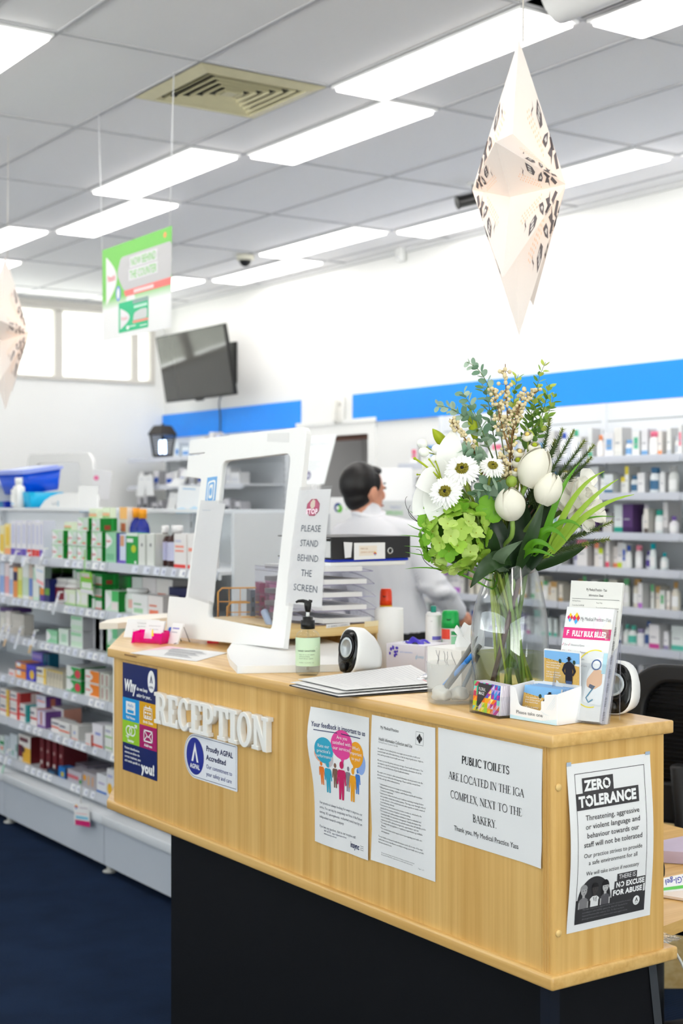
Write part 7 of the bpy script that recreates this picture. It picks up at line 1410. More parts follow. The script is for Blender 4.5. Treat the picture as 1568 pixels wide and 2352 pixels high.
# ================================================================== RIGHT WALL SHELVING
def wall_unit(label, bays_, x0, zs, topz, pm, name='wall_shelving'):
    g = thing(name, label, 'shelving', (5.7, (bays_[0]+bays_[-1])/2, 0))
    for i in range(len(bays_)-1):
        m = MB(); m.bx(5.86, 5.885, bays_[i]+.01, bays_[i+1]-.01, .05, topz, pm); part(m, 'back_panel', g, True)
        m = MB(); m.bx(5.8585, 5.862, bays_[i]+.012, bays_[i+1]-.012, 2.018 if topz > 2 else topz-.08, 2.024 if topz > 2 else topz-.076, C((150, 158, 158), .6)); part(m, 'panel_seam', g, True)
        for z in zs: shelf(g, x0, 5.86, bays_[i], bays_[i+1], z, .036, tk=False)
        m = MB(); m.bx(x0+.02, x0+.04, bays_[i], bays_[i+1], .0, .1, KICK); part(m, 'kick_panel', g, True)
    for y in bays_:
        m = MB(); m.bx(5.84, 5.875, y-.016, y+.016, 0, topz, SHELFM)
        for k in range(36): m.bx(5.838, 5.8405, y-.003, y+.003, .2+k*.05, .225+k*.05, C((150, 152, 156), .6))
        part(m, 'upright', g, True)
    return g
RX = 5.5; RZ = [1.803, 1.607, 1.397, 1.209, 1.005, .801, .55]
RBAY = [3.2, 4.1, 5.0, 5.9, 6.8, 7.4]
wall_unit('white wall shelving of bottles and cartons along the right wall', RBAY, RX, RZ, 2.125, SHELFM)
PANELW = C((238, 241, 242), .5)
PAL = [  # per shelf: weighted colours (body, accent)
 [((240, 240, 238), (200, 206, 214)), ((240, 240, 240), (240, 120, 150)), ((236, 238, 242), (60, 90, 190)), ((242, 236, 232), (240, 150, 100)), ((238, 240, 240), (90, 190, 150)), ((236, 236, 240), (120, 170, 220)), ((240, 238, 234), (226, 226, 222))],
 [((236, 238, 238), (200, 204, 206)), ((226, 228, 226), (180, 180, 180)), ((236, 240, 238), (40, 100, 60)), ((240, 240, 236), (240, 220, 70)), ((236, 230, 230), (230, 110, 110)), ((228, 234, 238), (60, 110, 150)), ((238, 238, 240), (230, 230, 232))],
 [((238, 238, 240), (210, 206, 214)), ((84, 50, 110), (60, 30, 84)), ((230, 226, 220), (90, 80, 76)), ((238, 236, 238), (230, 60, 130)), ((230, 238, 238), (40, 170, 150)), ((236, 234, 238), (120, 90, 170)), ((216, 214, 214), (150, 150, 152))],
 [((240, 238, 238), (240, 140, 160)), ((220, 222, 236), (90, 70, 160)), ((240, 236, 234), (236, 90, 120)), ((238, 240, 240), (50, 90, 190)), ((236, 238, 238), (200, 200, 210)), ((240, 234, 230), (246, 150, 110)), ((242, 240, 240), (200, 220, 40)), ((232, 240, 240), (0, 170, 180))],
 [((232, 230, 226), (180, 140, 80)), ((228, 222, 208), (190, 150, 90)), ((238, 236, 236), (190, 120, 210)), ((234, 236, 232), (110, 190, 130)), ((236, 232, 226), (210, 200, 190)), ((240, 236, 220), (246, 214, 0))],
 [((238, 238, 240), (200, 202, 210)), ((232, 234, 238), (40, 70, 120)), ((238, 236, 238), (200, 70, 150)), ((228, 236, 234), (90, 190, 170)), ((236, 236, 240), (150, 140, 180)), ((222, 226, 232), (60, 90, 150))],
 [((232, 226, 220), (246, 180, 90)), ((30, 40, 84), (20, 26, 60)), ((236, 230, 230), (200, 180, 190)), ((228, 230, 236), (120, 130, 170))]]
CN = lambda c: ('black' if max(c) < 70 else 'purple' if c[2] > c[1]+40 and c[0] > c[1]+10 and max(c) < 200 else 'grey' if max(c)-min(c) < 16 and max(c) < 212 else 'white' if min(c) > 222 else 'pink' if c[0] > 220 and c[2] > c[1] else 'red' if c[0] > 200 and c[1] < 110 else 'orange' if c[0] > 225 and c[2] < 140 and c[1] < 190 else 'yellow' if c[0] > 190 and c[1] > 190 and c[2] < 120 else 'green' if c[1] > c[0]+25 and c[1] >= c[2] else 'teal' if c[2] > c[0]+60 and c[1] > c[0]+60 else 'blue' if c[2] > c[0]+20 else 'brown' if c[0] > c[2]+40 else 'pale')
SHN = ['top', 'second', 'third', 'fourth', 'fifth', 'sixth', 'seventh']
rw = random.Random(21)
for si, z in enumerate(RZ):
    y = 7.33 if si < 6 else 5.6; n = 0; ymin = 4.75
    while y > ymin and n < 37:
        bc, ac = rw.choice(PAL[si]); kind = rw.random(); hmax = [.17, .15, .165, .145, .16, .15, .17][si]
        h = rw.uniform(.55, 1)*hmax
        if any(abs(y-b) < .03 for b in RBAY): y -= .05
        nm = CN(bc); an = CN(ac); tag2 = ('%s and %s' % (nm, an)) if nm != an else 'plain '+nm
        place = ', %s from the left on the %s right-wall shelf' % (ORD[n], SHN[si]); xx = RX+.03+rw.uniform(0, .05)
        if kind < .62:
            w = rw.uniform(.03, .085); 
            if rw.random() < .35: w = rw.uniform(.022, .035)
            dc = ((.0, .0, 1, .2, ac),) if rw.random() < .4 else ((0, .7, 1, 1, ac),) if rw.random() < .5 else ((.2, .3, .8, .75, ac),)
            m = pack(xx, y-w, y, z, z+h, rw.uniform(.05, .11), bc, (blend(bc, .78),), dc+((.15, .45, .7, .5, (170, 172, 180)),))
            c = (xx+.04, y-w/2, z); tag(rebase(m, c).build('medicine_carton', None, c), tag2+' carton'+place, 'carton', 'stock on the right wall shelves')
        else:
            w = rw.uniform(.034, .06); r = w/2; h *= .95; t = thing('medicine_bottle', tag2+(' jar' if kind > .82 else ' bottle')+place, 'bottle', (xx+r, y-r, z), 0, 'stock on the right wall shelves'); b = C(bc, .3, 0, .4, 'bottle_body')
            m = MB(); m.lathe([(r*.92, 0), (r, .004), (r, h*.66), (r*.7, h*.78), (r*.6, h*.8)] if kind > .82 else [(r*.9, 0), (r, .004), (r, h*.6), (r*.5, h*.74), (r*.4, h*.78)], b, 12); part(m, 'bottle_body', t)
            m = MB(); cr = r*(.8 if kind > .82 else .5); m.lathe([(cr, h*.78), (cr, h*.98), (cr*.9, h)], col(ac), 12); part(m, 'cap', t)
            s = Cyl((0, 0, h*.5), r+.0004, PI, r*2600, h*360, col(blend(ac, 1.0) if rw.random() < .4 else (244, 244, 244))); part(s, 'label', t)
        y -= w+rw.uniform(.002, .022); n += 1
# unit in the far corner under the television
BB = [9.32, 10.3, 11.28]
wall_unit('grey wall shelving in the far corner below the television', BB, 5.47, [1.93, 1.70, 1.47, 1.2, .9], 1.96, SHELFM, 'wall_shelving')
rb = random.Random(5)
for si, (z, pal) in enumerate(((1.93, [((216, 220, 240), (120, 140, 210)), ((240, 238, 240), (200, 120, 190)), ((226, 236, 246), (90, 150, 220))]), (1.70, [((236, 234, 240), (20, 90, 200)), ((240, 240, 242), (220, 222, 230))]), (1.47, [((236, 236, 240), (20, 80, 200)), ((226, 224, 230), (40, 44, 60))]), (1.2, [((236, 236, 238), (200, 200, 206))]))):
    y = 10.55 if si == 0 else 11.2; n = 0
    while y > 9.45:
        bc, ac = rb.choice(pal); w = rb.uniform(.05, .13); h = rb.uniform(.08, .2 if si == 0 else .14); x = 5.5+rb.uniform(0, .06)
        m = pack(x, y-w, y, z, z+h, .09, bc, (blend(bc, .8),), ((.1, .2, .9, .55, ac),)); c = (x+.045, y-w/2, z)
        tag(rebase(m, c).build('packet', None, c), '%s and %s packet, %s from the left on the %s far-corner shelf' % (CN(bc), CN(ac), ORD[n], SHN[si]), 'packet', 'packets on the far corner shelves'); y -= w+rb.uniform(.01, .09); n += 1
for k, (u, v0, v1, w, tilt) in enumerate(((322, 1092, 1140, 18, 5), (344, 1092, 1138, 18, -2), (424, 1078, 1096, 24, 14), (398, 1098, 1118, 30, 18), (392, 1132, 1172, 20, 8))):
    x = 5.44; q = Quad([atX(u-w/2+tilt, v0, x), atX(u+w/2+tilt, v0, x), atX(u+w/2, v1, x-.02), atX(u-w/2, v1, x-.02)], 60, 120, C((236, 238, 240), .35)); q.rect(8, 20, 40, 24, col((190, 196, 206)), 1, 1); solo(q, 'shelf_ticket', 'white hanging ticket, %s of five on the far corner shelves' % ORD[k], 'ticket', group='far corner tickets')
# insect lamp
p = atX(364, 1046, 5.62); t = thing('insect_lamp', 'black lantern-shaped insect lamp glowing blue on the corner shelf', 'lamp', (5.66, p.y+.0, 1.93)); BK2 = C((52, 48, 46), .5)
def hexsec(r, z, n=6): return [(r*math.cos(2*PI*i/n+PI/6), r*math.sin(2*PI*i/n+PI/6), z) for i in range(n)]
m = MB(); m.lathe([(.075, 0), (.085, .012), (.09, .03)], BLACKP, 6); part(m, 'lamp_base', t)
m = MB(); m.lathe([(.14, .205), (.14, .215), (.10, .27), (.085, .285), (.03, .29), (.0, .292)], BK2, 6, None, True, False); m.lathe([(.012, .29), (.012, .305)], BK2, 8); part(m, 'lamp_roof', t)
m = MB()
for i in range(6):
    a = 2*PI*i/6; m.tube([(.088*math.cos(a), .088*math.sin(a), .02), (.122*math.cos(a), .122*math.sin(a), .21)], .006, BLACKP, 6)
    b = a+PI/3
    for k in range(9):
        f = k/9; r = .088+.034*f; m.tube([(r*math.cos(a), r*math.sin(a), .02+.19*f), (r*math.cos(b), r*math.sin(b), .02+.19*f)], .0022, BLACKP, 4)
    for k in range(1, 6):
        f = k/6; m.tube([Vector((.088*math.cos(a), .088*math.sin(a), .02)).lerp(Vector((.088*math.cos(b), .088*math.sin(b), .02)), f), Vector((.122*math.cos(a), .122*math.sin(a), .21)).lerp(Vector((.122*math.cos(b), .122*math.sin(b), .21)), f)], .0018, BLACKP, 4)
part(m, 'cage', t)
m = MB(); m.lathe([(.028, .045), (.03, .05), (.03, .155), (.028, .16)], emis('uv_tube', (190, 215, 255), 9), 16); part(m, 'uv_tube', t)
m = MB(); m.lathe([(.05, .03), (.05, .04)], C((60, 60, 120), .4), 12); part(m, 'tube_socket', t)
# ================================================================== STAFF SIDE OF THE COUNTER
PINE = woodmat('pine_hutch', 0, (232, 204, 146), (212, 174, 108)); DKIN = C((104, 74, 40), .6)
# worktop behind the counter
m = MB(); m.prism([(2.014, 1.93), (2.75, 2.06), (2.75, 3.44), (2.6, 4.15), (2.52, 4.15), (2.014, 3.3)], ZL-.025, ZL-.0005, WOODX); P(m, 'staff_worktop')
for x, y in ((2.7, 2.2), (2.7, 3.4)): m = MB(); m.bx(x-.03, x+.03, y-.03, y+.03, 0, ZL-.025, CHAR); P(m, 'worktop_leg')
# hutch under the letter trays
hy = 3.24; hx0, hx1 = 2.14, atY(889, 1432, hy).x; hz = 1.222
t = thing('hutch', 'pine desktop hutch carrying the letter trays', 'cabinet', (2.2, 3.3, ZL))
m = MB(); m.bx(hx0-.1, hx1, hy, hy+.45, hz-.028, hz, PINE, .002); part(m, 'top_board', t, True)
for x, ya in ((hx0-.1, hy+.40), (hx1-.035, hy+.004)): m = MB(); m.bx(x, x+.03, ya, hy+.44, ZL, hz-.028, PINE); part(m, 'side_board', t, True)
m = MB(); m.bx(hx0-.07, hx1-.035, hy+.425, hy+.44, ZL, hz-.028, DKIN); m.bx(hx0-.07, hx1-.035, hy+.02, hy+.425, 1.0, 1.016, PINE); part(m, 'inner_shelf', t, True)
q = Quad([atY(749, 1434, hy-.001), atY(803, 1430, hy-.001), atY(803, 1437, hy-.001), atY(749, 1443, hy-.001)], 60, 10, PAPER); q.text('H. GENERAL + SCANNING', 30, 8, 4, GREYINK, 2, 'c', width=50, res=1); part(q, 'label_strip', t, True)
q = Quad([atY(837, 1428, hy-.001), atY(869, 1425, hy-.001), atY(869, 1437, hy-.001), atY(837, 1440, hy-.001)], 40, 16, C((238, 222, 180), .3)); part(q, 'tape', t, True)
m = MB(); p = atY(884, 1431, hy-.001); m.lathe([(.007, 0), (.006, .002), (0, .003)], C((168, 190, 110), .4), 14, frame(p, (1, 0, 0), (0, 0, 1))); part(m, 'screw_cap', t, True)
# side step for the boxes and cans
sz = 1.065; t = thing('side_shelf', 'pine side shelf holding spray cans behind the tissue box', 'shelf', (2.5, 3.2, ZL))
m = MB(); m.bx(hx1+.005, 2.72, 2.95, 3.6, sz-.02, sz, PINE); part(m, 'shelf_board', t, True)
for x in (hx1+.01, 2.69): m = MB(); m.bx(x, x+.02, 2.96, 3.59, ZL, sz-.02, PINE); part(m, 'side_board', t, True)
# letter trays
TR = clear('tray_plastic', (252, 252, 255), .35, .05, 1.49, .05, (232, 230, 246)); TE = clear('tray_edge', (232, 230, 248), 1, .1, 1.5, .3, (230, 226, 248))
tx0, tx1 = hx0-.004, hx1-.018; ty0, ty1 = hy+.015, hy+.33
for k in range(5):
    z = hz+.002+k*.0355; dx = -.005*k; sk = 1 if k < 4 else .3
    t = thing('letter_tray', 'clear letter tray holding papers, %s' % ['bottom of the stack on the hutch', 'second from bottom of the stack', 'middle of the stack', 'second from top of the stack', 'top of the stack, under the binder'][k], 'letter tray', ((tx0+tx1)/2, (ty0+ty1)/2, z), 0, 'stacked letter trays')
    m = MB(); m.bx(tx0, tx1+dx, ty0, ty1, z, z+.002, TR); part(m, 'tray_base', t, True)
    for x in (tx0, tx1+dx):
        m = MB(); m.prism([(ty0+.05, 0), (ty1, 0), (ty1, .034*sk), (ty0+.09, .034*sk), (ty0+.06, .024*sk)], x-.001, x+.001, TR, Matrix(((0, 0, 1, 0), (1, 0, 0, 0), (0, 1, 0, z), (0, 0, 0, 1)))); m.tube(bez([(x, ty0, z+.002), (x, ty0+.05, z+.024*sk), (x, ty0+.09, z+.034*sk), (x, ty1, z+.034*sk)], 6), .001, TE, 6); part(m, 'tray_side', t, True)
    m = MB(); m.tube([(tx0, ty0, z+.002), (tx1+dx, ty0, z+.002)], .0012, TE, 6); part(m, 'front_lip', t, True)
    q = Quad([(tx0+.02, ty1-.02, z+.016), (tx1+dx-.03, ty1-.02, z+.017), (tx1+dx-.03-.01*(k % 3), ty0-.004, z+.016), (tx0+.03, ty0+.004, z+.017)], 210, 297, PAPER, None, 4, 4, .013); solo(q, 'paper_stack', 'white papers lying in the letter tray, %s' % ['bottom one', 'second from bottom', 'middle one', 'second from top', 'top one'][k], 'paper', group='papers in the letter trays')
# binder and folders on the trays
zt_ = hz+.002+4*.0355+.016; bx1_ = atY(937, 1300, hy+.03).x; bx0_ = bx1_-.27
for nm, lb, z0, z1, cc, xr in (('document_tray', 'white tray under the blue folder on the letter trays', zt_, zt_+.012, (240, 240, 238), bx1_-.012), ('blue_folder', 'bright blue folder under the black binder', zt_+.0125, zt_+.020, (16, 50, 190), bx1_-.002)):
    m = MB(); m.box(((bx0_+xr)/2, hy+.16, (z0+z1)/2), (xr-bx0_, .27, z1-z0), C(cc, .4), None, .002); solo(m, nm, lb, 'folder')
t = thing('binder', 'black lever arch binder lying on the letter trays', 'binder', ((bx0_+bx1_)/2, hy+.16, zt_+.0205)); zb0, zb1 = zt_+.0205, zt_+.082
m = MB(); m.bx(bx0_, bx1_, hy+.02, hy+.026, zb0, zb1, C((40, 39, 41), .5)); m.bx(bx0_, bx1_, hy+.026, hy+.3, zb1-.003, zb1, C((40, 39, 41), .5)); m.bx(bx0_, bx1_, hy+.026, hy+.3, zb0, zb0+.003, C((40, 39, 41), .5)); part(m, 'cover', t, True)
m = MB(); m.bx(bx0_+.006, bx1_-.006, hy+.03, hy+.29, zb0+.004, zb1-.012, PAPER); part(m, 'pages', t, True)
q = Quad([atY(813, 1247, hy+.018), atY(884, 1246, hy+.018), atY(884, 1283, hy+.018), atY(813, 1286, hy+.018)], 90, 46, PWHITE); q.rect(14, 8, 66, 36, C((240, 230, 216), .5), 1, 1); q.text('MEDICAL', 18, 18, 4, C((170, 120, 60), .5), 2, width=22, res=1); q.text('GENERAL ARCHIVES', 18, 28, 4, C((200, 150, 90), .5), 2, width=44, res=1); logo(q, 60, 30, .45, 3); part(q, 'spine_label', t, True)
m = MB(); p = atY(895, 1265, hy+.0195); T = frame(p, (1, 0, 0), (0, 0, 1)); m.lathe([(.0095, 0), (.0095, .003), (.006, .003), (.006, 0)], CHROME, 20, T, False); m.lathe([(.006, .0006), (0, .0007)], C((30, 30, 32), .5), 16, T); part(m, 'finger_ring', t, True)
q = Quad([atY(789, 1245, hy+.014), atY(809, 1246, hy+.014), atY(806, 1280, hy+.014), atY(792, 1282, hy+.014)], 20, 40, C((236, 236, 238), .2)); part(q, 'plastic_tab', t, True)
# wire basket with magazines, seen through the screen
GOLD = C((238, 176, 84), .35, .3, name='gold_wire'); B = atD(560, 1450, 4.25)
t = thing('wire_basket', 'gold wire letter rack behind the clear screen window', 'basket', (B.x, B.y, ZT)); e = (RT*.97+AW*.2).normalized(); bk = UP.cross(e).normalized()
for k, (w0, w1, h, o) in enumerate(((-.07, .098, .135, .06), (-.05, .125, .095, .0), (-.025, .13, .055, -.05))):
    m = MB(); P0 = Vector((B.x, B.y, ZT+.01))-bk*o*-1; c_ = lambda x, z: P0+e*x+UP*z
    m.tube([c_(w0, 0), c_(w0, h-.012), c_(w0+.012, h), c_(w1-.012, h), c_(w1, h-.012), c_(w1, 0), c_(w0, 0)], .0026, GOLD, 6)
    for j in range(1, 5): m.tube([c_(w0+(w1-w0)*j/5, 0), c_(w0+(w1-w0)*j/5, h)], .0013, GOLD, 5)
    for z in (h*.36, h*.7): m.tube([c_(w0, z), c_(w1, z)], .0016, GOLD, 5)
    part(m, 'wire_divider', t, True)
m = MB(); P0 = Vector((B.x, B.y, ZT+.01)); 
for x in (-.05, 0, .05, .1): m.tube([P0+e*x-bk*.06, P0+e*x+bk*.08], .0016, GOLD, 5)
part(m, 'wire_base', t, True)
for k, (x, w, h, cc, lb) in enumerate(((.018, .014, .13, (104, 112, 130), 'grey spined magazine in the gold wire rack'), (.045, .018, .15, (168, 30, 100), 'magenta spined magazine in the gold wire rack'), (.075, .05, .16, (226, 150, 196), 'pink magazine at right in the gold wire rack'))):
    m = MB(); T = Matrix.Translation(P0+bk*.03+e*x) @ Matrix.Rotation(math.atan2(e.y, e.x), 4, 'Z'); m.box((w/2, 0, h/2+.003), (w, .09, h), C(cc, .4), T); 
    for j in range(4): m.box((w/2, -.0455, .02+j*.028), (w*.5, .001, .014), C(blend(cc, .6), .5), T)
    solo(m, 'magazine', lb, 'magazine', group='magazines in the wire rack')
m = MB(); p = atD(486, 1405, 4.1); m.prism([(-.012, 0), (.02, 0), (.014, .04), (.0, .052), (-.012, .05)], -.01, .01, C((226, 40, 60), .4), frame((p.x, p.y, ZT), RT, UP)); m.ball((p.x, p.y-.012, ZT+.042), .007, C(YEL, .4)); solo(m, 'red_box', 'small red box with yellow spot behind the screen', 'box')
m = MB(); p0, p1 = atD(607, 1405, 4.0), atD(622, 1442, 3.95); m.tube([p0, p1], [.011, .009], C((176, 190, 214), .35), 10); m.tube([p1, p1+(p1-p0)*.14], .009, BLACKP, 10); m.tube([p1+(p1-p0)*.1, Vector((p1.x, p1.y, ZT))], .004, BLACKP, 8); solo(m, 'hand_cream', 'grey blue tube with black cap behind the screen', 'tube')
# roll, cans and glove box
def at_z(u, v, d, z): p = atD(u, v, d); p.z = z; return p
p = at_z(893, 1400, 4.02, sz); t = thing('paper_towel', 'white paper towel roll beside the letter trays', 'paper towel', p); H = atD(893, 1396, 4.02).z-sz; m = MB(); m.lathe([(.014, H-.001), (.0, H-.002)], C((150, 140, 126), .7), 14); part(m, 'core', t); m = MB(); m.lathe([(.014, 0), (.04, 0), (.041, .004), (.041, H-.003), (.04, H), (.014, H)], C((240, 240, 238), .8), 24); part(m, 'roll', t)
def can(label, u, d, w, vtop, vcap, bodyc, capc, bands, slant=0, zb=None):
    zb = sz if zb is None else zb; p = at_z(u, 0, d, zb); r = w*d/FPX/2; H = atD(u, vtop, d).z-zb; hc = atD(u, vcap, d).z-zb
    t = thing('spray_can', label, 'spray can', p, 0, 'spray cans'); m = MB(); m.lathe([(r*.9, 0), (r, .004), (r, hc-.006), (r*.93, hc)], C(bodyc, .3, 0, .5), 24); part(m, 'can_body', t)
    m = MB(); m.lathe([(r*1.0, hc-.002), (r*.98, hc+(H-hc)*.3), (r*.92, H-.008), (r*.8, H), (0, H-.001)], C(capc, .3), 24); T = Matrix.Rotation(CAMANG-.3, 4, 'Z'); m.lathe([(r*.34, 0), (r*.3, .002), (0, .0025)], C(blend(capc, .62), .4), 12, T @ frame((r*.78, 0, H-.02), (0, 1, 0), (-.6, 0, .8))); part(m, 'cap', t)
    s = Cyl((0, 0, hc-.004), r+.0003, CAMANG, r*2600, (hc-.008)*1000, C(bodyc, .3)); 
    for a0, b0, a1, b1, cc in bands: s.rect(a0*s.w, s.h*(1-b1), a1*s.w, s.h*(1-b0), C(cc, .4), 1, 6)
    part(s, 'label', t); return t
can('spray can with a bright green cap behind the pen cup', 1034, 3.98, 42, 1402, 1440, (226, 226, 228), (0, 160, 70), ((0, .8, .45, 1, (226, 70, 50)), (.5, .5, .96, .86, (140, 206, 166)), (.5, .88, .96, .96, (0, 140, 70)), (.5, .1, .96, .4, (170, 220, 190)), (0, 0, .06, .8, (0, 150, 80))))
t2 = can('white spray can with teal nozzle, left of the green capped one', 995, 4.02, 37, 1406, 1412, (240, 240, 240), (240, 240, 240), ((.42, .2, .95, .6, (206, 206, 230)), (.42, .62, .95, .68, (110, 104, 200)), (.42, .46, .95, .5, (110, 104, 200)), (.1, .3, .2, .5, (236, 110, 90)), (0, .0, .16, .3, (110, 160, 80))))
m = MB(); H = atD(995, 1398, 4.02).z-sz; m.lathe([(.008, H-.012), (.0085, H+.006), (.006, H+.008)], C((20, 140, 120), .35), 12); part(m, 'nozzle', t2)
can('spray can with an orange red cap behind the letter trays', 886, 4.22, 29, 1352, 1388, (236, 190, 40), (236, 66, 26), (), 0, sz)
t = thing('glove_box', 'white and violet glove box behind the speaker', 'box', at_z(935, 1500, 3.95, sz)); p = Vector(t.location)
c_ = [atD(887, 1478, 3.85), atD(971, 1484, 3.78), atD(971, 1540, 3.78), atD(889, 1541, 3.85)]; m = MB(); ee = (c_[1]-c_[0]); ee.z = 0; ee.normalize(); T = Matrix.Translation(Vector((c_[0].x, c_[0].y, sz))) @ Matrix.Rotation(math.atan2(ee.y, ee.x), 4, 'Z'); h_ = c_[0].z-sz; m.box((.06, .06, h_/2), (.125, .11, h_), C((232, 230, 240), .5), T); part(m, 'carton', t, True)
q = Sheet(T @ Vector((-.0024, .0035, h_)), ee, UP, 124, h_*1000, C((232, 230, 240), .5), None, 0, 1, 1, False); VI = C((84, 60, 190), .5)
for k in range(9): q.ell(16+R.uniform(-6, 22), 8+R.uniform(0, 24), R.uniform(2, 5), R.uniform(3, 7), VI, 1+k, 10)
q.text('nitrile examination', 44, 22, 5, C((140, 170, 226), .5), 1, width=40, res=1); q.text('gloves', 94, 34, 10, C((120, 190, 226), .5), 1, width=26, res=1); q.rect(98, h_*800, 108, h_*1000-4, C((150, 50, 60), .5), 1, 1); part(q, 'print', t, True)
m = MB(); m.grid(lambda a, b: T @ Vector((.03+.06*a+.006*math.sin(b*9), .03+.05*b, h_+.002+.012*math.sin(a*PI)*math.sin(b*PI)+.004*math.sin(a*11+b*7))), 10, 8, C((60, 40, 190), .5)); part(m, 'violet_glove', t, True)
# desk clutter at the right edge
def onL(u, v, z=ZL): return atZ(u, v, z)
m = MB(); cs = [onL(*p_, ZL+.03) for p_ in ((1500, 1932), (1600, 1912), (1640, 1960), (1520, 1952))]; m.prism([tuple(p_[:2]) for p_ in cs][::-1], ZL+.0008, ZL+.028, C((206, 190, 214), .4, noise=.25, nscale=12)); solo(m, 'patterned_box', 'flat lilac patterned box on the desk at right edge', 'box')
m = MB(); cs = [onL(*p_, ZL+.006) for p_ in ((1480, 2046), (1600, 2030), (1640, 2075), (1500, 2052))]; m.prism([tuple(p_[:2]) for p_ in cs][::-1], ZL+.0008, ZL+.006, C((240, 226, 216), .5)); solo(m, 'paper_pad', 'orange edged paper pad under the gel carton at right edge', 'paper')
t = thing('gel_carton', 'white and green carton with upside down blue lettering at right edge', 'carton', onL(1545, 2030, ZL+.0065)); cs = [onL(1508, 2020, ZL+.03), onL(1610, 1998, ZL+.03), onL(1612, 2040, ZL+.0068), onL(1512, 2050, ZL+.0068)]
q = Quad([cs[2], cs[3], cs[0], cs[1]], 120, 40, C((240, 240, 242), .4), None, 2, 2, .03); q.rect(30, 4, 120, 12, C((100, 200, 90), .5), 1, 2); q.text('SURGI-gel', 20, 34, 16, C((30, 50, 170), .5), 1, width=78); part(q, 'carton', t, True)
m = MB(); p0 = onL(1510, 1996, ZL+.022); m.tube([p0-RT*.03, p0+RT*.012], .017, C((46, 48, 52), .35), 16); m.tube([p0+RT*.0125, p0+RT*.013], .011, C((120, 130, 134), .4), 14); solo(m, 'tape_roll', 'dark cylinder behind the counter\'s end panel on the desk', 'roll')
CBL = C((198, 196, 188), .45)
m = MB(); m.tube(bez([(2.0, 1.95, ZL+.004), (2.015, 1.86, ZL+.012), (2.035, 1.815, ZL), (2.05, 1.83, ZL-.12), (2.06, 1.80, .45), (2.055, 1.84, .3)], 20), .0028, CBL, 8); solo(m, 'cable', 'pale grey cable looping over the ledge at right edge', 'cable')
m = MB(); m.grid(lambda a, b: (1.985+.06*a, 1.855+.06*b, ZL+.0012+.004*abs(math.sin(a*9+b*6))), 10, 8, clear('crumpled_tape', (244, 244, 240), 2, .08)); solo(m, 'clear_tape', 'crumpled clear tape holding the cable on the ledge', 'tape')
# office chair
cp_ = at_z(1500, 0, 3.95, 0); t = thing('office_chair', 'black mesh-backed office chair behind the counter at right', 'chair', cp_); fc = (-RT*.55-AW*.84).normalized(); sd = fc.cross(UP).normalized(); T = Matrix(((sd.x, fc.x, 0, 0), (sd.y, fc.y, 0, 0), (0, 0, 1, 0), (0, 0, 0, 1)))
CH = C((18, 18, 20), .5); MESH = clear('chair_mesh', (96, 96, 100), .4, .4, 1.4, .35, (30, 30, 34))
m = MB(); bo = fillet([(-.22, .66), (-.17, .62), (.17, .62), (.22, .66), (.2, 1.03), (.13, 1.085), (-.13, 1.085), (-.2, 1.03)], .05, 4); bi = fillet([(-.16, .74), (.16, .74), (.145, .98), (.1, 1.03), (-.1, 1.03), (-.145, .98)], .04, 4); TB = T @ Matrix.Translation((0, -.2, 0)) @ Matrix.Rotation(math.radians(8), 4, 'X') @ Matrix(((1, 0, 0, 0), (0, 0, 1, 0), (0, 1, 0, 0), (0, 0, 0, 1)))
part(plate([bo, bi], .05, CH, TB, .01), 'back_frame', t); m.prism(bi, -.004, .004, MESH, TB)
for k in range(22):
    z = .75+.0128*k; m.tube([TB @ Vector((-.15, z, .006)), TB @ Vector((.15, z, .006))], .0014, CH, 4)
part(m, 'mesh_panel', t)
m = MB(); m.box((0, .04, .49), (.48, .48, .07), CH, T, .03); part(m, 'seat', t); m = MB(); m.tube([T @ Vector((0, -.17, .45)), T @ Vector((0, -.24, .6)), T @ Vector((0, -.2, .8))], .025, CH, 8); part(m, 'back_bracket', t)
m = MB(); m.lathe([(.03, .1), (.03, .3), (.022, .3), (.022, .46)], CH, 12); part(m, 'gas_column', t)
for k in range(5):
    a = k*2*PI/5; m = MB(); m.tube([(0, 0, .1), (.3*math.cos(a), .3*math.sin(a), .07)], [.024, .016], CH, 8); m.ball((.3*math.cos(a), .3*math.sin(a), .028), .028, CH, 10, 6); part(m, 'castor_leg', t)
m = MB(); m.box((0, 0, .36), (.7, .03, .72), PINE, Matrix.Translation((3.55, 3.15, 0)) @ Matrix.Rotation(-YAW, 4, 'Z'), .002); solo(m, 'pine_panel', 'pine panel behind the office chair at right edge', 'panel')

# ================================================================== DISPENSARY BENCH, FAR SCREEN, CABINETS
t = thing('dispensary_bench', 'white dispensary bench behind the gondola', 'bench', (4.1, 8.8, 0)); m = MB(); m.bx(3.8, 4.5, 8.2, 10.4, 1.06, 1.1, SHELFM); part(m, 'bench_top', t, True); m = MB(); m.bx(3.84, 4.46, 8.22, 10.38, 0, 1.06, SHELFM); part(m, 'bench_body', t, True)
x = 4.0; t = thing('protective_screen', 'distant white protective screen at back left, above the gondola', 'screen', (x, 9.0, 1.1)); f2 = lambda u, v: (-(atX(u, v, x).y), atX(u, v, x).z)
o2 = fillet([f2(66, 1062), f2(70, 1043), f2(206, 1040), f2(216, 1058), f2(214, 1180), (f2(214, 1180)[0], 1.1), (f2(66, 1180)[0], 1.1), f2(66, 1180)], .03); i2 = fillet([f2(86, 1064), f2(186, 1062), f2(188, 1150), f2(84, 1150)], .05)
part(plate([o2, i2], .018, SCRW, frame((x, 0, 0), (0, -1, 0), (0, 0, 1))), 'screen_frame', t, True); m = MB(); m.prism(i2, -.001, .001, ACRYL, frame((x, 0, 0), (0, -1, 0), (0, 0, 1))); part(m, 'clear_window', t, True)
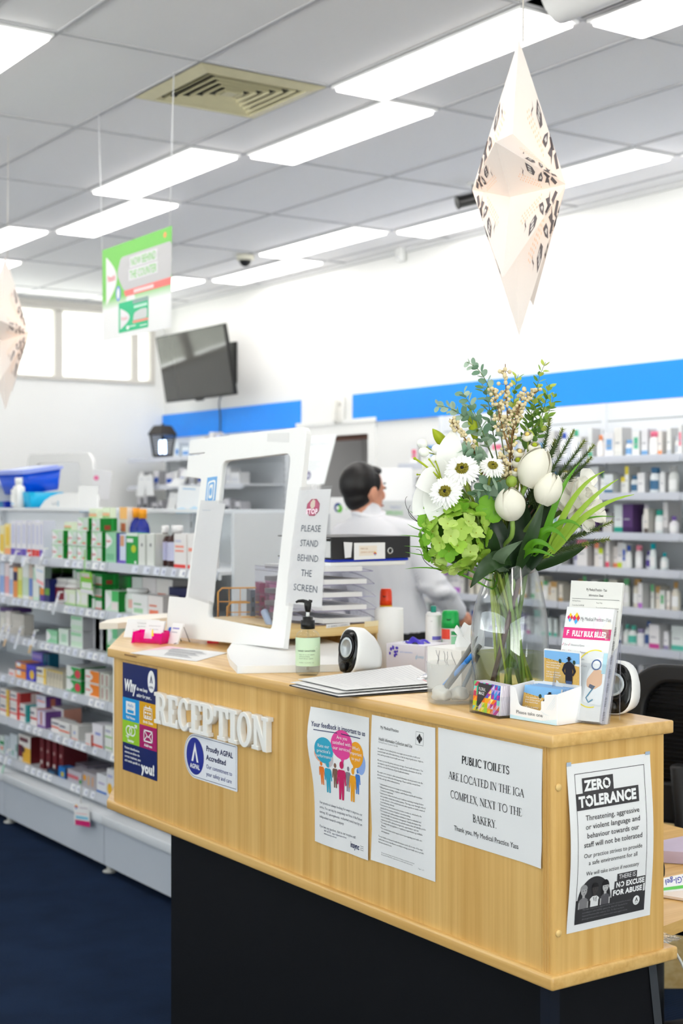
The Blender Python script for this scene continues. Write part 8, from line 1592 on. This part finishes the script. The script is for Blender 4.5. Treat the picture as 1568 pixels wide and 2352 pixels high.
x = 3.96; t = thing('plastic_pouch', 'white pouch with a pink dot hung on the distant screen', 'sign', atX(235, 1080, x)); q = Quad([atX(214, 1077, x), atX(257, 1083, x), atX(250, 1147, x), atX(210, 1146, x)], 100, 160, C((242, 241, 243), .3)); q.ell(20, 46, 14, 13, C((246, 110, 170), .5), 1); q.rect(20, 90, 40, 92, GREYINK, 1, 1); part(q, 'paper_insert', t, True); m = MB(); m.bx(x+.002, x+.03, atX(212, 1100, x).y, atX(212, 1100, x).y+.06, atX(212, 1090, x).z-.02, atX(212, 1090, x).z, WPLAST); part(m, 'hook', t, True)
m = MB(); p = atX(240, 1160, 3.98); 
for k in range(5): m.box((0, 0, 1.1+.012*k+.006), (.2, .16-.01*k, .011), C(((214, 206, 196), (230, 226, 220))[k % 2], .5), Matrix.Translation((p.x, p.y, 0)))
solo(m, 'folder_pile', 'pile of beige folders under the pink dotted pouch', 'folders')
t = thing('white_cabinet', 'tall plain white cabinet right of the person', 'cabinet', (5.0, 6.4, 0)); c0 = atD(868, 1075, 7.6); c1 = atD(948, 1080, 7.6); wv = (c1-c0); wv.z = 0; W2 = wv.length; T = Matrix.Translation((c0.x, c0.y, 0)) @ Matrix.Rotation(math.atan2(-_s, _c), 4, 'Z'); ht = c0.z
m = MB(); m.box((W2/2, .22, ht/2), (W2, .44, ht), C((240, 240, 240), .35), T, .006); part(m, 'cabinet_body', t, True); q = Sheet(T @ Vector((.005, -.002, atD(890, 1150, 7.6).z)), RT, UP, W2*990, 260, C((214, 216, 216), .4), None, 0, 1, 1, False); q.text('PHARMACY', W2*480, 44, 18, C((150, 160, 190), .5), 1, 'c', width=60); q.text('DISPENSING', W2*400, 76, 22, C((120, 190, 110), .5), 1, 'c', bold=.02, width=W2*560); part(q, 'front_panel', t, True)
t = thing('white_board', 'white stand with a blue and green round emblem left of the person', 'stand', (4.3, 6.4, 0)); c0 = atD(752, 1142, 7.2); c1 = atD(846, 1142, 7.2); W2 = (c1-c0).length; T = Matrix.Translation((c0.x, c0.y, 0)) @ Matrix.Rotation(math.atan2(-_s, _c), 4, 'Z'); m = MB(); m.box((W2/2, .1, c0.z/2), (W2, .2, c0.z), C((240, 240, 240), .3), T, .004); part(m, 'stand_body', t, True)
q = Sheet(T @ Vector((0, -.002, c0.z)), RT, UP, W2*1000, 300, C((240, 240, 240), .3), None, 0, 1, 1, False); q.ell(52, 52, 19, 24, C((44, 62, 140), .5), 1); q.ell(60, 58, 15, 20, C((110, 190, 70), .5), 2); q.ell(50, 54, 8, 10, PWHITE, 3); q.rect(102, 20, 128, 36, C((60, 230, 60), .5), 1, 1); q.text('green cross', 92, 62, 14, C((150, 206, 140), .5), 1, width=70, res=1); part(q, 'emblem', t, True)
# laminated poster leaning in front of the doorway
x_ = 7.9; q = Quad([atD(700, 1003, x_), atD(773, 998, x_), atD(744, 1112, x_-.2), atD(696, 1112, x_-.2)], 150, 260, C((222, 226, 227), .3)); q.text('Quality Use of Medicines', 10, 50, 10, C((150, 160, 170), .6), 1, width=110, res=1); q.rect(10, 104, 80, 106, C((206, 176, 180), .6), 1, 1)
for k in range(4): q.rect(10, 140+k*14, 100-20*(k % 2), 143+k*14, C((176, 182, 186), .6), 1, 1)
q.ell(30, 214, 20, 24, C((128, 126, 150), .6), 1); q.ell(30, 216, 10, 8, C((180, 182, 196), .6), 2)
t = thing('poster_stand', 'pale laminated poster leaning on a stand before the open doorway', 'poster', (atD(720, 1112, x_).x, atD(720, 1112, x_).y, 0)); part(q, 'poster_sheet', t, True); m = MB(); a_ = atD(720, 1105, x_-.12); m.tube([a_+AW*.03, Vector((a_.x, a_.y, 0))+AW*.1], .012, CHROME, 8); m.tube([a_+AW*.03, atD(735, 1010, x_+.03)], .01, CHROME, 8); m.lathe([(.15, 0), (.15, .012), (.03, .02)], CHROME, 20, Matrix.Translation(Vector((a_.x, a_.y, 0))+AW*.1)); part(m, 'stand_pole', t, True)

# ================================================================== TELEVISION
tl, tr_, br_, bl_ = atX(357, 775, 5.50), atX(514, 742, 5.50), atX(536, 905, 5.60), atX(378, 928, 5.60)
yA, yB = (tl.y+bl_.y)/2, (tr_.y+br_.y)/2; zT, zBt = (tl.z+tr_.z)/2, (bl_.z+br_.z)/2; hh = math.hypot(zT-zBt, .1); tilt = math.atan2(.1, zT-zBt); ctr = Vector((5.55, (yA+yB)/2, (zT+zBt)/2)); TU = Vector((-math.sin(tilt), 0, math.cos(tilt)))
t = thing('television', 'dark flat television tilted down from the right wall', 'television', ctr); T = frame(ctr, YR, TU); w_ = (yA-yB)
m = MB(); m.box((0, 0, -.02), (w_, hh, .03), C((18, 18, 18), .35), T, .004); m.prism(fillet([(-.05, -hh/2-.016), (.05, -hh/2-.016), (.07, -hh/2), (-.07, -hh/2)], .01), -.02, -.004, BLACKP, T); part(m, 'housing', t, True)
m = MB(); m.box((0, .004, -.0045), (w_-.024, hh-.03, .001), C((58, 58, 55), .08, 0, .6, 'dark_screen'), T); part(m, 'screen', t, True)
yP = yX(533, 5.88); t2 = thing('television_bracket', 'black swing bracket holding the television to the wall', 'bracket', (5.88, yP, ctr.z)); m = MB(); m.bx(5.87, 5.898, yP-.05, yP+.05, ctr.z-.14, ctr.z+.2, BLACKP); part(m, 'wall_plate', t2, True)
for z in (-.09, .09): m = MB(); m.tube([(5.88, yP, ctr.z+z), (5.72, yP+.3, ctr.z+z), (5.6, ctr.y, ctr.z+z*.6)], .017, BLACKP, 8); part(m, 'arm', t2, True)
m = MB(); m.tube(bez([(5.62, yB+.2, zBt+.03), (5.8, yX(508, 5.87), zBt-.02), (5.885, yX(508, 5.87), zBt-.1), (5.876, yX(504, 5.87), 2.3), (5.876, yX(503, 5.87), 2.0)], 14), .006, C((60, 64, 70), .5), 6); solo(m, 'television_cable', 'dark cable hanging from the television over the blue band', 'cable')

# ================================================================== HANGING THINGS
X = 2.72; c_ = [atX(235, 575, X), atX(395, 518, X), atX(393, 752, X), atX(236, 785, X)]; PG_ = C((128, 206, 100), .45); GY_ = C((200, 198, 200), .45); TG = C((60, 196, 140), .45)
t = thing('hanging_poster', 'green and white hanging poster reading NOW BEHIND THE COUNTER', 'poster', (c_[0]+c_[1])/2)
q = Quad(c_, 670, 410, C((240, 240, 241), .4, trans=.15)); n = 12
gm, gt, gb = newmat('poster_fade'); cr = gt.nodes.new('ShaderNodeValToRGB'); tc = gt.nodes.new('ShaderNodeTexCoord'); sx = gt.nodes.new('ShaderNodeSeparateXYZ'); gt.links.new(tc.outputs['Generated'], sx.inputs[0]); gt.links.new(sx.outputs['Z'], cr.inputs[0]); cr.color_ramp.elements[0].position = .33; cr.color_ramp.elements[0].color = lin((240, 240, 241)); cr.color_ramp.elements[1].position = .45; cr.color_ramp.elements[1].color = lin((128, 206, 100)); gt.links.new(cr.outputs[0], gb.inputs[0]); gb.inputs['Roughness'].default_value = .45
q.rect(0, 0, 670, 410, gm, 1, 6)
q.poly([(40, 40), (46, 40)]+[(46+(150-46)*math.sin(PI*k/20), 40+210*k/20) for k in range(1, 20)]+[(46, 250), (40, 250)], C((240, 236, 238), .45), 2); q.text('Panadol', 56, 150, 26, C((226, 110, 116), .5), 3, width=78, bold=.02)
q.poly(fillet([(190, 60), (670, 60), (670, 210), (220, 210), (150, 130)], 24), GY_, 2); q.rect(280, 72, 540, 118, C((224, 222, 226), .5), 3, 2); q.rect(270, 124, 545, 172, C((224, 222, 226), .5), 3, 2)
q.text('NOW BEHIND', 410, 112, 34, PG_, 5, 'c', width=235); q.text('THE COUNTER', 408, 166, 34, PG_, 5, 'c', width=255)
q.poly(fillet([(220, 210), (670, 206), (670, 236), (236, 236)], 4), C((250, 132, 128), .5), 4); q.rect(320, 215, 510, 230, C((236, 216, 216), .5), 5, 2); q.ell(165, 214, 25, 34, C((130, 160, 226), .5), 3); q.ell(165, 214, 14, 24, PWHITE, 4); q.ell(610, 28, 14, 12, C((250, 170, 110), .5), 3); q.ell(288, 250, 44, 22, C((236, 238, 236), .5), 3)
q.poly([(170, 258), (460, 258), (460, 388), (170, 388)], TG, 4); q.poly([(186, 282)]+[(186+94*math.sin(PI*k/16), 282+92*k/16) for k in range(1, 16)]+[(186, 374)], C((236, 232, 236), .5), 5); q.text('Panadol', 196, 336, 16, C((230, 130, 140), .5), 6, width=62)
q.rect(310, 258, 460, 276, C((150, 176, 170), .5), 5, 2); q.rect(322, 284, 450, 296, C((196, 232, 216), .5), 5, 2); q.poly(fillet([(312, 346), (326, 314), (390, 304), (450, 306), (450, 346)], 12), C((210, 212, 212), .5), 5); q.rect(312, 348, 460, 358, C((250, 150, 140), .5), 5, 2); q.ell(262, 372, 16, 9, PWHITE, 5); q.rect(280, 366, 340, 372, C((206, 236, 220), .5), 5, 2); q.rect(380, 372, 450, 378, C((206, 236, 220), .5), 5, 2)
part(q, 'poster_sheet', t, True)
for a, b in ((c_[0], (X, 5.91, ZC)), (c_[1]+Vector((0, .02, 0)), (X-.015, 5.16, ZC))): m = MB(); m.tube([a, b], .0028, C((226, 226, 228), .5), 6); part(m, 'string', t, True)
# paper star lanterns
STP = C((250, 244, 240), .7, 0, .2, 'star_paper', 0, 30, .36); STK = C((112, 104, 106), .7); GLOWDOT = C((255, 208, 166), .6, 0, .2, 'warm_glow_dot', 0, 30, .8)  # dots tinted warm to stand for lamplight showing through pierced holes
def star(label, C0, Rr, H, yaw, sc=1.0):
    t = thing('star_lantern', label, 'lantern', C0); nx = (RT*math.cos(yaw)+AW*math.sin(yaw)); fw = (-AW*math.cos(yaw)+RT*math.sin(yaw))   # nx: star axis, fw: in-plane toward viewer
    tips = [(90, 1.0), (4, .98), (-46, 1.0), (-91, 1.0), (-135, 1.0), (-180, .95), (115, 1.0)]; pt = []
    for i, (a, k) in enumerate(tips):
        b = tips[(i+1) % 7][0]; b = b if b < a else b-360; mid = (a+b)/2; pt.append((a, k*Rr)); pt.append((mid, Rr*.40*sc))
    P3 = [fw*(r*math.cos(math.radians(a)))+UP*(r*math.sin(math.radians(a))) for a, r in pt]; m = MB(); n = len(P3)
    for s_ in (-1, 1):
        ap = nx*(s_*H)
        for i in range(0, n, 2):
            T0, Vn, Vp = P3[i], P3[(i+1) % n], P3[i-1]
            for V in (Vn, Vp):
                m.add([T0, V, ap], [(0, 1, 2)], STP)
                nn = (V-T0).cross(ap-T0).normalized(); cen = (T0+V+ap)/3
                if nn.dot(cen) < 0: nn = -nn
                def F(a, b, o=.0012): return T0*(1-a-b)+V*a+ap*b+nn*o      # a toward valley, b toward apex
                mat_ = lambda pl, mt, o: m.add([F(a, b, o) for a, b in pl], [list(range(len(pl)))], mt)
                for (A_, B_, k) in ((.24, .30, 0), (.13, .44, 1), (.16, .58, 2), (.12, .68, 3), (.07, .80, 4), (.03, .70, 4)):
                    a, b = .0, .0
                    if k == 0: st = [(a-.02, b-.005), (a, b+.012), (a+.03, b-.004), (a+.05, b+.01), (a+.03, b+.006), (a, b+.022)]
                    elif k == 1: st = [(a-.035, b-.05), (a+.03, b-.045), (a+.04, b+.03), (a+.0, b+.06), (a-.03, b+.035)]
                    elif k == 2: st = [(a-.05, b+.03), (a-.0, b-.02), (a+.055, b-.05), (a+.04, b+.005), (a+.0, b+.03)]
                    elif k == 3: st = [(a-.05, b-.03), (a-.01, b+.0), (a+.05, b-.04), (a+.03, b+.01), (a+.06, b+.02), (a+.0, b+.03), (a-.04, b+.02)]
                    else: st = [(a-.03, b-.02), (a+.01, b-.05), (a+.035, b), (a+.0, b+.04)]
                    sc_ = (2.3, 1.15); st = [(A_+x_*sc_[0], B_+y_*sc_[1]) for x_, y_ in st]; st = [(max(.003, x_), min(y_, .985-max(.003, x_))) for x_, y_ in st]; a, b = A_, B_; mat_(st, STK, .0014)
                    if k == 1:
                        for j in range(3): mat_([(a-.05+.045*j, b-.035), (a-.02+.045*j, b-.033), (a-.02+.045*j, b+.012), (a-.05+.045*j, b+.01)], STP, .0022)
                    if k == 2: mat_([(a-.03, b+.005), (a+.06, b-.03), (a+.05, b+.0), (a+.0, b+.02)], STP, .0022)
                for j in range(26):
                    f = j/26; a0 = .42-.1*f+.06*math.sin(j*2.1); b0 = .22+.34*f
                    if a0+b0 < .96: mat_([(a0, b0), (a0+.024, b0+.003), (a0+.02, b0+.011), (a0-.006, b0+.009)], GLOWDOT, .0016)
    part(m, 'paper_star', t)
    m = MB(); m.tube([nx*.01+UP*Rr*.98, nx*.014+UP*(ZC-C0[2])], .002, C((206, 200, 192), .6), 6); part(m, 'hanging_cord', t)
    m = MB(); m.ball((0, 0, 0), .028, emis('lantern_bulb', (255, 196, 140), 5), 12, 8); part(m, 'bulb', t)
    L = bpy.data.lights.new('lantern_lamp', 'POINT'); L.energy = LANTERN; L.color = (1, .74, .5); L.shadow_soft_size = .03; lo = bpy.data.objects.new('lantern_lamp', L); COL.objects.link(lo); lo.parent = t
    return t
star('white paper star lantern with dark bird print at upper right', atD(1191, 430, 3.4), .352, .112, -.27)
star('second paper star lantern, cut off by the left photo edge', atD(12, 765, 6.8), .365, .112, .1)
# ================================================================== PERSON AT THE WALL SHELVING
def melt(m, voxel, mat, it=6):
    me = bpy.data.meshes.new('x'); me.from_pydata([tuple(p) for p in m.v], [], m.f); ob = bpy.data.objects.new('x', me); COL.objects.link(ob)
    r = ob.modifiers.new('r', 'REMESH'); r.mode = 'VOXEL'; r.voxel_size = voxel; s = ob.modifiers.new('s', 'SMOOTH'); s.iterations = it; s.factor = .5
    e = bpy.data.meshes.new_from_object(ob.evaluated_get(bpy.context.evaluated_depsgraph_get())); o = MB(); o.add([v.co.copy() for v in e.vertices], [list(p.vertices) for p in e.polygons], mat, True)
    bpy.data.objects.remove(ob); bpy.data.meshes.remove(me); bpy.data.meshes.remove(e); return o
Fd = (AW*math.cos(.45)+RT*math.sin(.45)); Rd = (RT*math.cos(.45)-AW*math.sin(.45)); Hd = (AW*.52+RT*.85).normalized(); Hr = Hd.cross(UP).normalized()
PD = 6.3
def pj(u, v, dw=0): return atD(u, v, PD+dw)
SKIN = C((212, 150, 122), .5, 0, .35, 'skin', .06, 40); HAIR = C((20, 17, 17), .45, 0, .4, 'black_hair'); TRO = C((17, 17, 20), .7, name='black_trousers')
def shirtmat():
    m, nt, b = newmat('striped_shirt'); N = nt.nodes.new; tc = N('ShaderNodeTexCoord'); w = N('ShaderNodeTexWave'); w.bands_direction = 'X'; w.inputs['Scale'].default_value = 90; w.inputs['Distortion'].default_value = .4
    cr = N('ShaderNodeValToRGB'); cr.color_ramp.elements[0].color = lin((212, 213, 220)); cr.color_ramp.elements[1].color = lin((238, 238, 241)); cr.color_ramp.elements[0].position = .2; cr.color_ramp.elements[1].position = .6
    nt.links.new(tc.outputs['Object'], w.inputs[0]); nt.links.new(w.outputs['Fac'], cr.inputs[0]); nt.links.new(cr.outputs[0], b.inputs[0]); b.inputs['Roughness'].default_value = .8; return m
foot = pj(890, 1400); foot.z = 0
per = thing('person', 'person with black hair in a striped white shirt, back turned, at the wall shelves', 'person', foot)
def loft(m, rings, n=20):
    vs = []; fs = []
    for c, a, b in rings:
        for i in range(n): t = 2*PI*i/n; vs.append(c+Rd*(a*math.cos(t))+Fd*(b*math.sin(t)))
    for j in range(len(rings)-1):
        for i in range(n): q = (i+1) % n; fs.append((j*n+i, j*n+q, (j+1)*n+q, (j+1)*n+i))
    fs += [list(range(n))[::-1], [(len(rings)-1)*n+i for i in range(n)]]; m.add(vs, fs, SKIN)
def limb(m, pts, rs):
    m.tube(pts, rs, SKIN, 14)
    for p, r in zip(pts, rs): m.ball(p, r, SKIN, 12, 8)
nk, hp = pj(846, 1180), pj(897, 1425); sR, sL = pj(946, 1232, -.07), pj(790, 1236, .09)
eR, wR = pj(992, 1338, -.12), pj(1052, 1408, .0); eL, wL = pj(782, 1345, .22), pj(812, 1398, .42)
gR, gL = hp+Rd*.09-UP*.05, hp-Rd*.09-UP*.05; kR, kL = Vector((gR.x, gR.y, .5))+Fd*.03, Vector((gL.x, gL.y, .5))+Fd*.05; aR, aL = Vector((gR.x, gR.y, .09)), Vector((gL.x, gL.y, .09))
hc_ = pj(835, 1126)
T_ = lambda f: nk.lerp(hp, f)
tor = [(T_(.02), .055, .06), (T_(.1), .13, .085), (T_(.2), .18, .11), (T_(.42), .178, .118), (T_(.72), .158, .108), (T_(1), .17, .118), (T_(1.18), .15, .11)]
m = MB(); loft(m, tor); limb(m, [nk-UP*.03, hc_-UP*.05-Hd*.015], [.058, .055])
MH = Matrix(((Hr.x, Hd.x, 0, hc_.x), (Hr.y, Hd.y, 0, hc_.y), (0, 0, 1, hc_.z), (0, 0, 0, 1)))
m.ball((0, -.008, .02), .1, SKIN, 20, 14, (.76, .97, 1.0), MH); m.ball((0, .03, -.05), .066, SKIN, 16, 10, (.86, .9, 1.0), MH); m.ball((0, .098, -.022), .016, SKIN, 10, 6, (.8, 1, 1.5), MH); m.ball((0, .084, -.1), .02, SKIN, 10, 6, (1.2, .8, .8), MH)
for s_ in (-1, 1): m.ball((s_*.079, .005, -.02), .03, SKIN, 10, 8, (.36, .62, 1.05), MH); m.ball((s_*.03, .082, .012), .014, SKIN, 8, 6, (1.4, .6, .7), MH)
for sh_, e_, w_ in ((sR, eR, wR), (sL, eL, wL)):
    limb(m, [sh_, sh_.lerp(e_, .5), e_, e_.lerp(w_, .4), w_], [.056, .047, .041, .04, .028]); d = (w_-e_).normalized(); up_ = UP-d*d.z; up_.normalize(); sd_ = d.cross(up_)
    m.ball(w_+d*.05, .038, SKIN, 10, 8, (1, 1, 1)); 
    for k, L in enumerate((.072, .08, .076, .06)):
        b0 = w_+d*.08+sd_*(-.027+.018*k); m.tube([w_+d*.045+sd_*(-.02+.013*k), b0, b0+d*L*.5-up_*.012, b0+d*L*.75-up_*.035], [.0105, .0095, .009, .0075], SKIN, 8)
    m.tube([w_+d*.025-sd_*.02, w_+d*.05-sd_*.045-up_*.01, w_+d*.075-sd_*.05-up_*.022], [.012, .0105, .009], SKIN, 8)
for g_, k_, a_ in ((gR, kR, aR), (gL, kL, aL)): limb(m, [g_, g_.lerp(k_, .5), k_, k_.lerp(a_, .4), a_], [.088, .075, .056, .054, .04]); limb(m, [a_-UP*.045, a_+Fd*.12-UP*.055], [.036, .03])
part(melt(m, .0065, SKIN, 3), 'body', per, True)
m = MB(); loft(m, [(c+(UP*.0), a+.014, b+.016) for c, a, b in tor[:6]]+[(T_(1.12), .186, .134)]); limb(m, [nk-UP*.035, nk+UP*.004-Hd*.004], [.07, .064])
for sh_, e_, w_ in ((sR, eR, wR), (sL, eL, wL)):
    limb(m, [T_(.14), sh_, sh_.lerp(e_, .5), e_, e_.lerp(w_, .5), e_.lerp(w_, .94)], [.075, .072, .066, .06, .055, .046])
    for k in range(5): p = e_.lerp(sh_, .12*k-.2) if k < 3 else e_.lerp(w_, .18*(k-2)); m.ball(p+RT*.012*(-1)**k, .056, SKIN, 10, 6, (1.1, 1.1, .62))
sh = melt(m, .009, shirtmat(), 4); part(sh, 'shirt', per, True)
m = MB(); m.tube([nk-UP*.006+Rd*.066*math.cos(t)+Fd*.07*math.sin(t)+UP*.01*math.sin(t*2) for t in [2*PI*i/24 for i in range(25)]], .011, C((236, 236, 240), .7), 8); part(m, 'collar', per, True)
m = MB(); loft(m, [(T_(.97), .174, .124), (T_(1.1), .188, .134), (T_(1.25), .18, .13)])
for g_, k_, a_ in ((gR, kR, aR), (gL, kL, aL)): limb(m, [g_, g_.lerp(k_, .5), k_, k_.lerp(a_, .5), a_+UP*.02], [.102, .09, .074, .068, .06])
part(melt(m, .011, TRO, 4), 'trousers', per, True)
for a_ in (aR, aL): m = MB(); m.ball(a_+Fd*.06-UP*.045, .05, BLACKP, 14, 8, (1, 1, .8)); m.ball(a_-UP*.05, .044, BLACKP, 12, 8, (1, 1, .85)); m.ball(a_+Fd*.14-UP*.055, .04, BLACKP, 12, 8, (1, 1, .75)); part(melt(m, .008, BLACKP, 3), 'shoe', per, True)
m = MB(); m.ball((0, -.02, .03), .1, HAIR, 22, 14, (.82, .98, .97), MH); m.ball((0, -.032, -.022), .08, HAIR, 16, 10, (.86, .8, .95), MH); m.ball((0, .035, .085), .05, HAIR, 14, 8, (1.15, 1.0, .5), MH)
for s_ in (-1, 1): m.ball((s_*.066, .03, .035), .02, HAIR, 8, 6, (.6, .9, 2.0), MH)
part(melt(m, .005, HAIR, 3), 'hair', per, True)
m = MB()
for s_ in (-1, 1): m.ball((s_*.031, .092, .01), .0075, C((30, 22, 20), .2), 8, 6, (1.3, .6, .8), MH); m.tube([MH @ Vector((s_*.016, .094, .03)), MH @ Vector((s_*.045, .084, .031))], .0035, HAIR, 6)
m.tube([MH @ Vector((-.022, .088, -.068)), MH @ Vector((0, .094, -.066)), MH @ Vector((.022, .088, -.068))], .004, C((168, 92, 84), .5), 6); part(m, 'face_details', per, True)
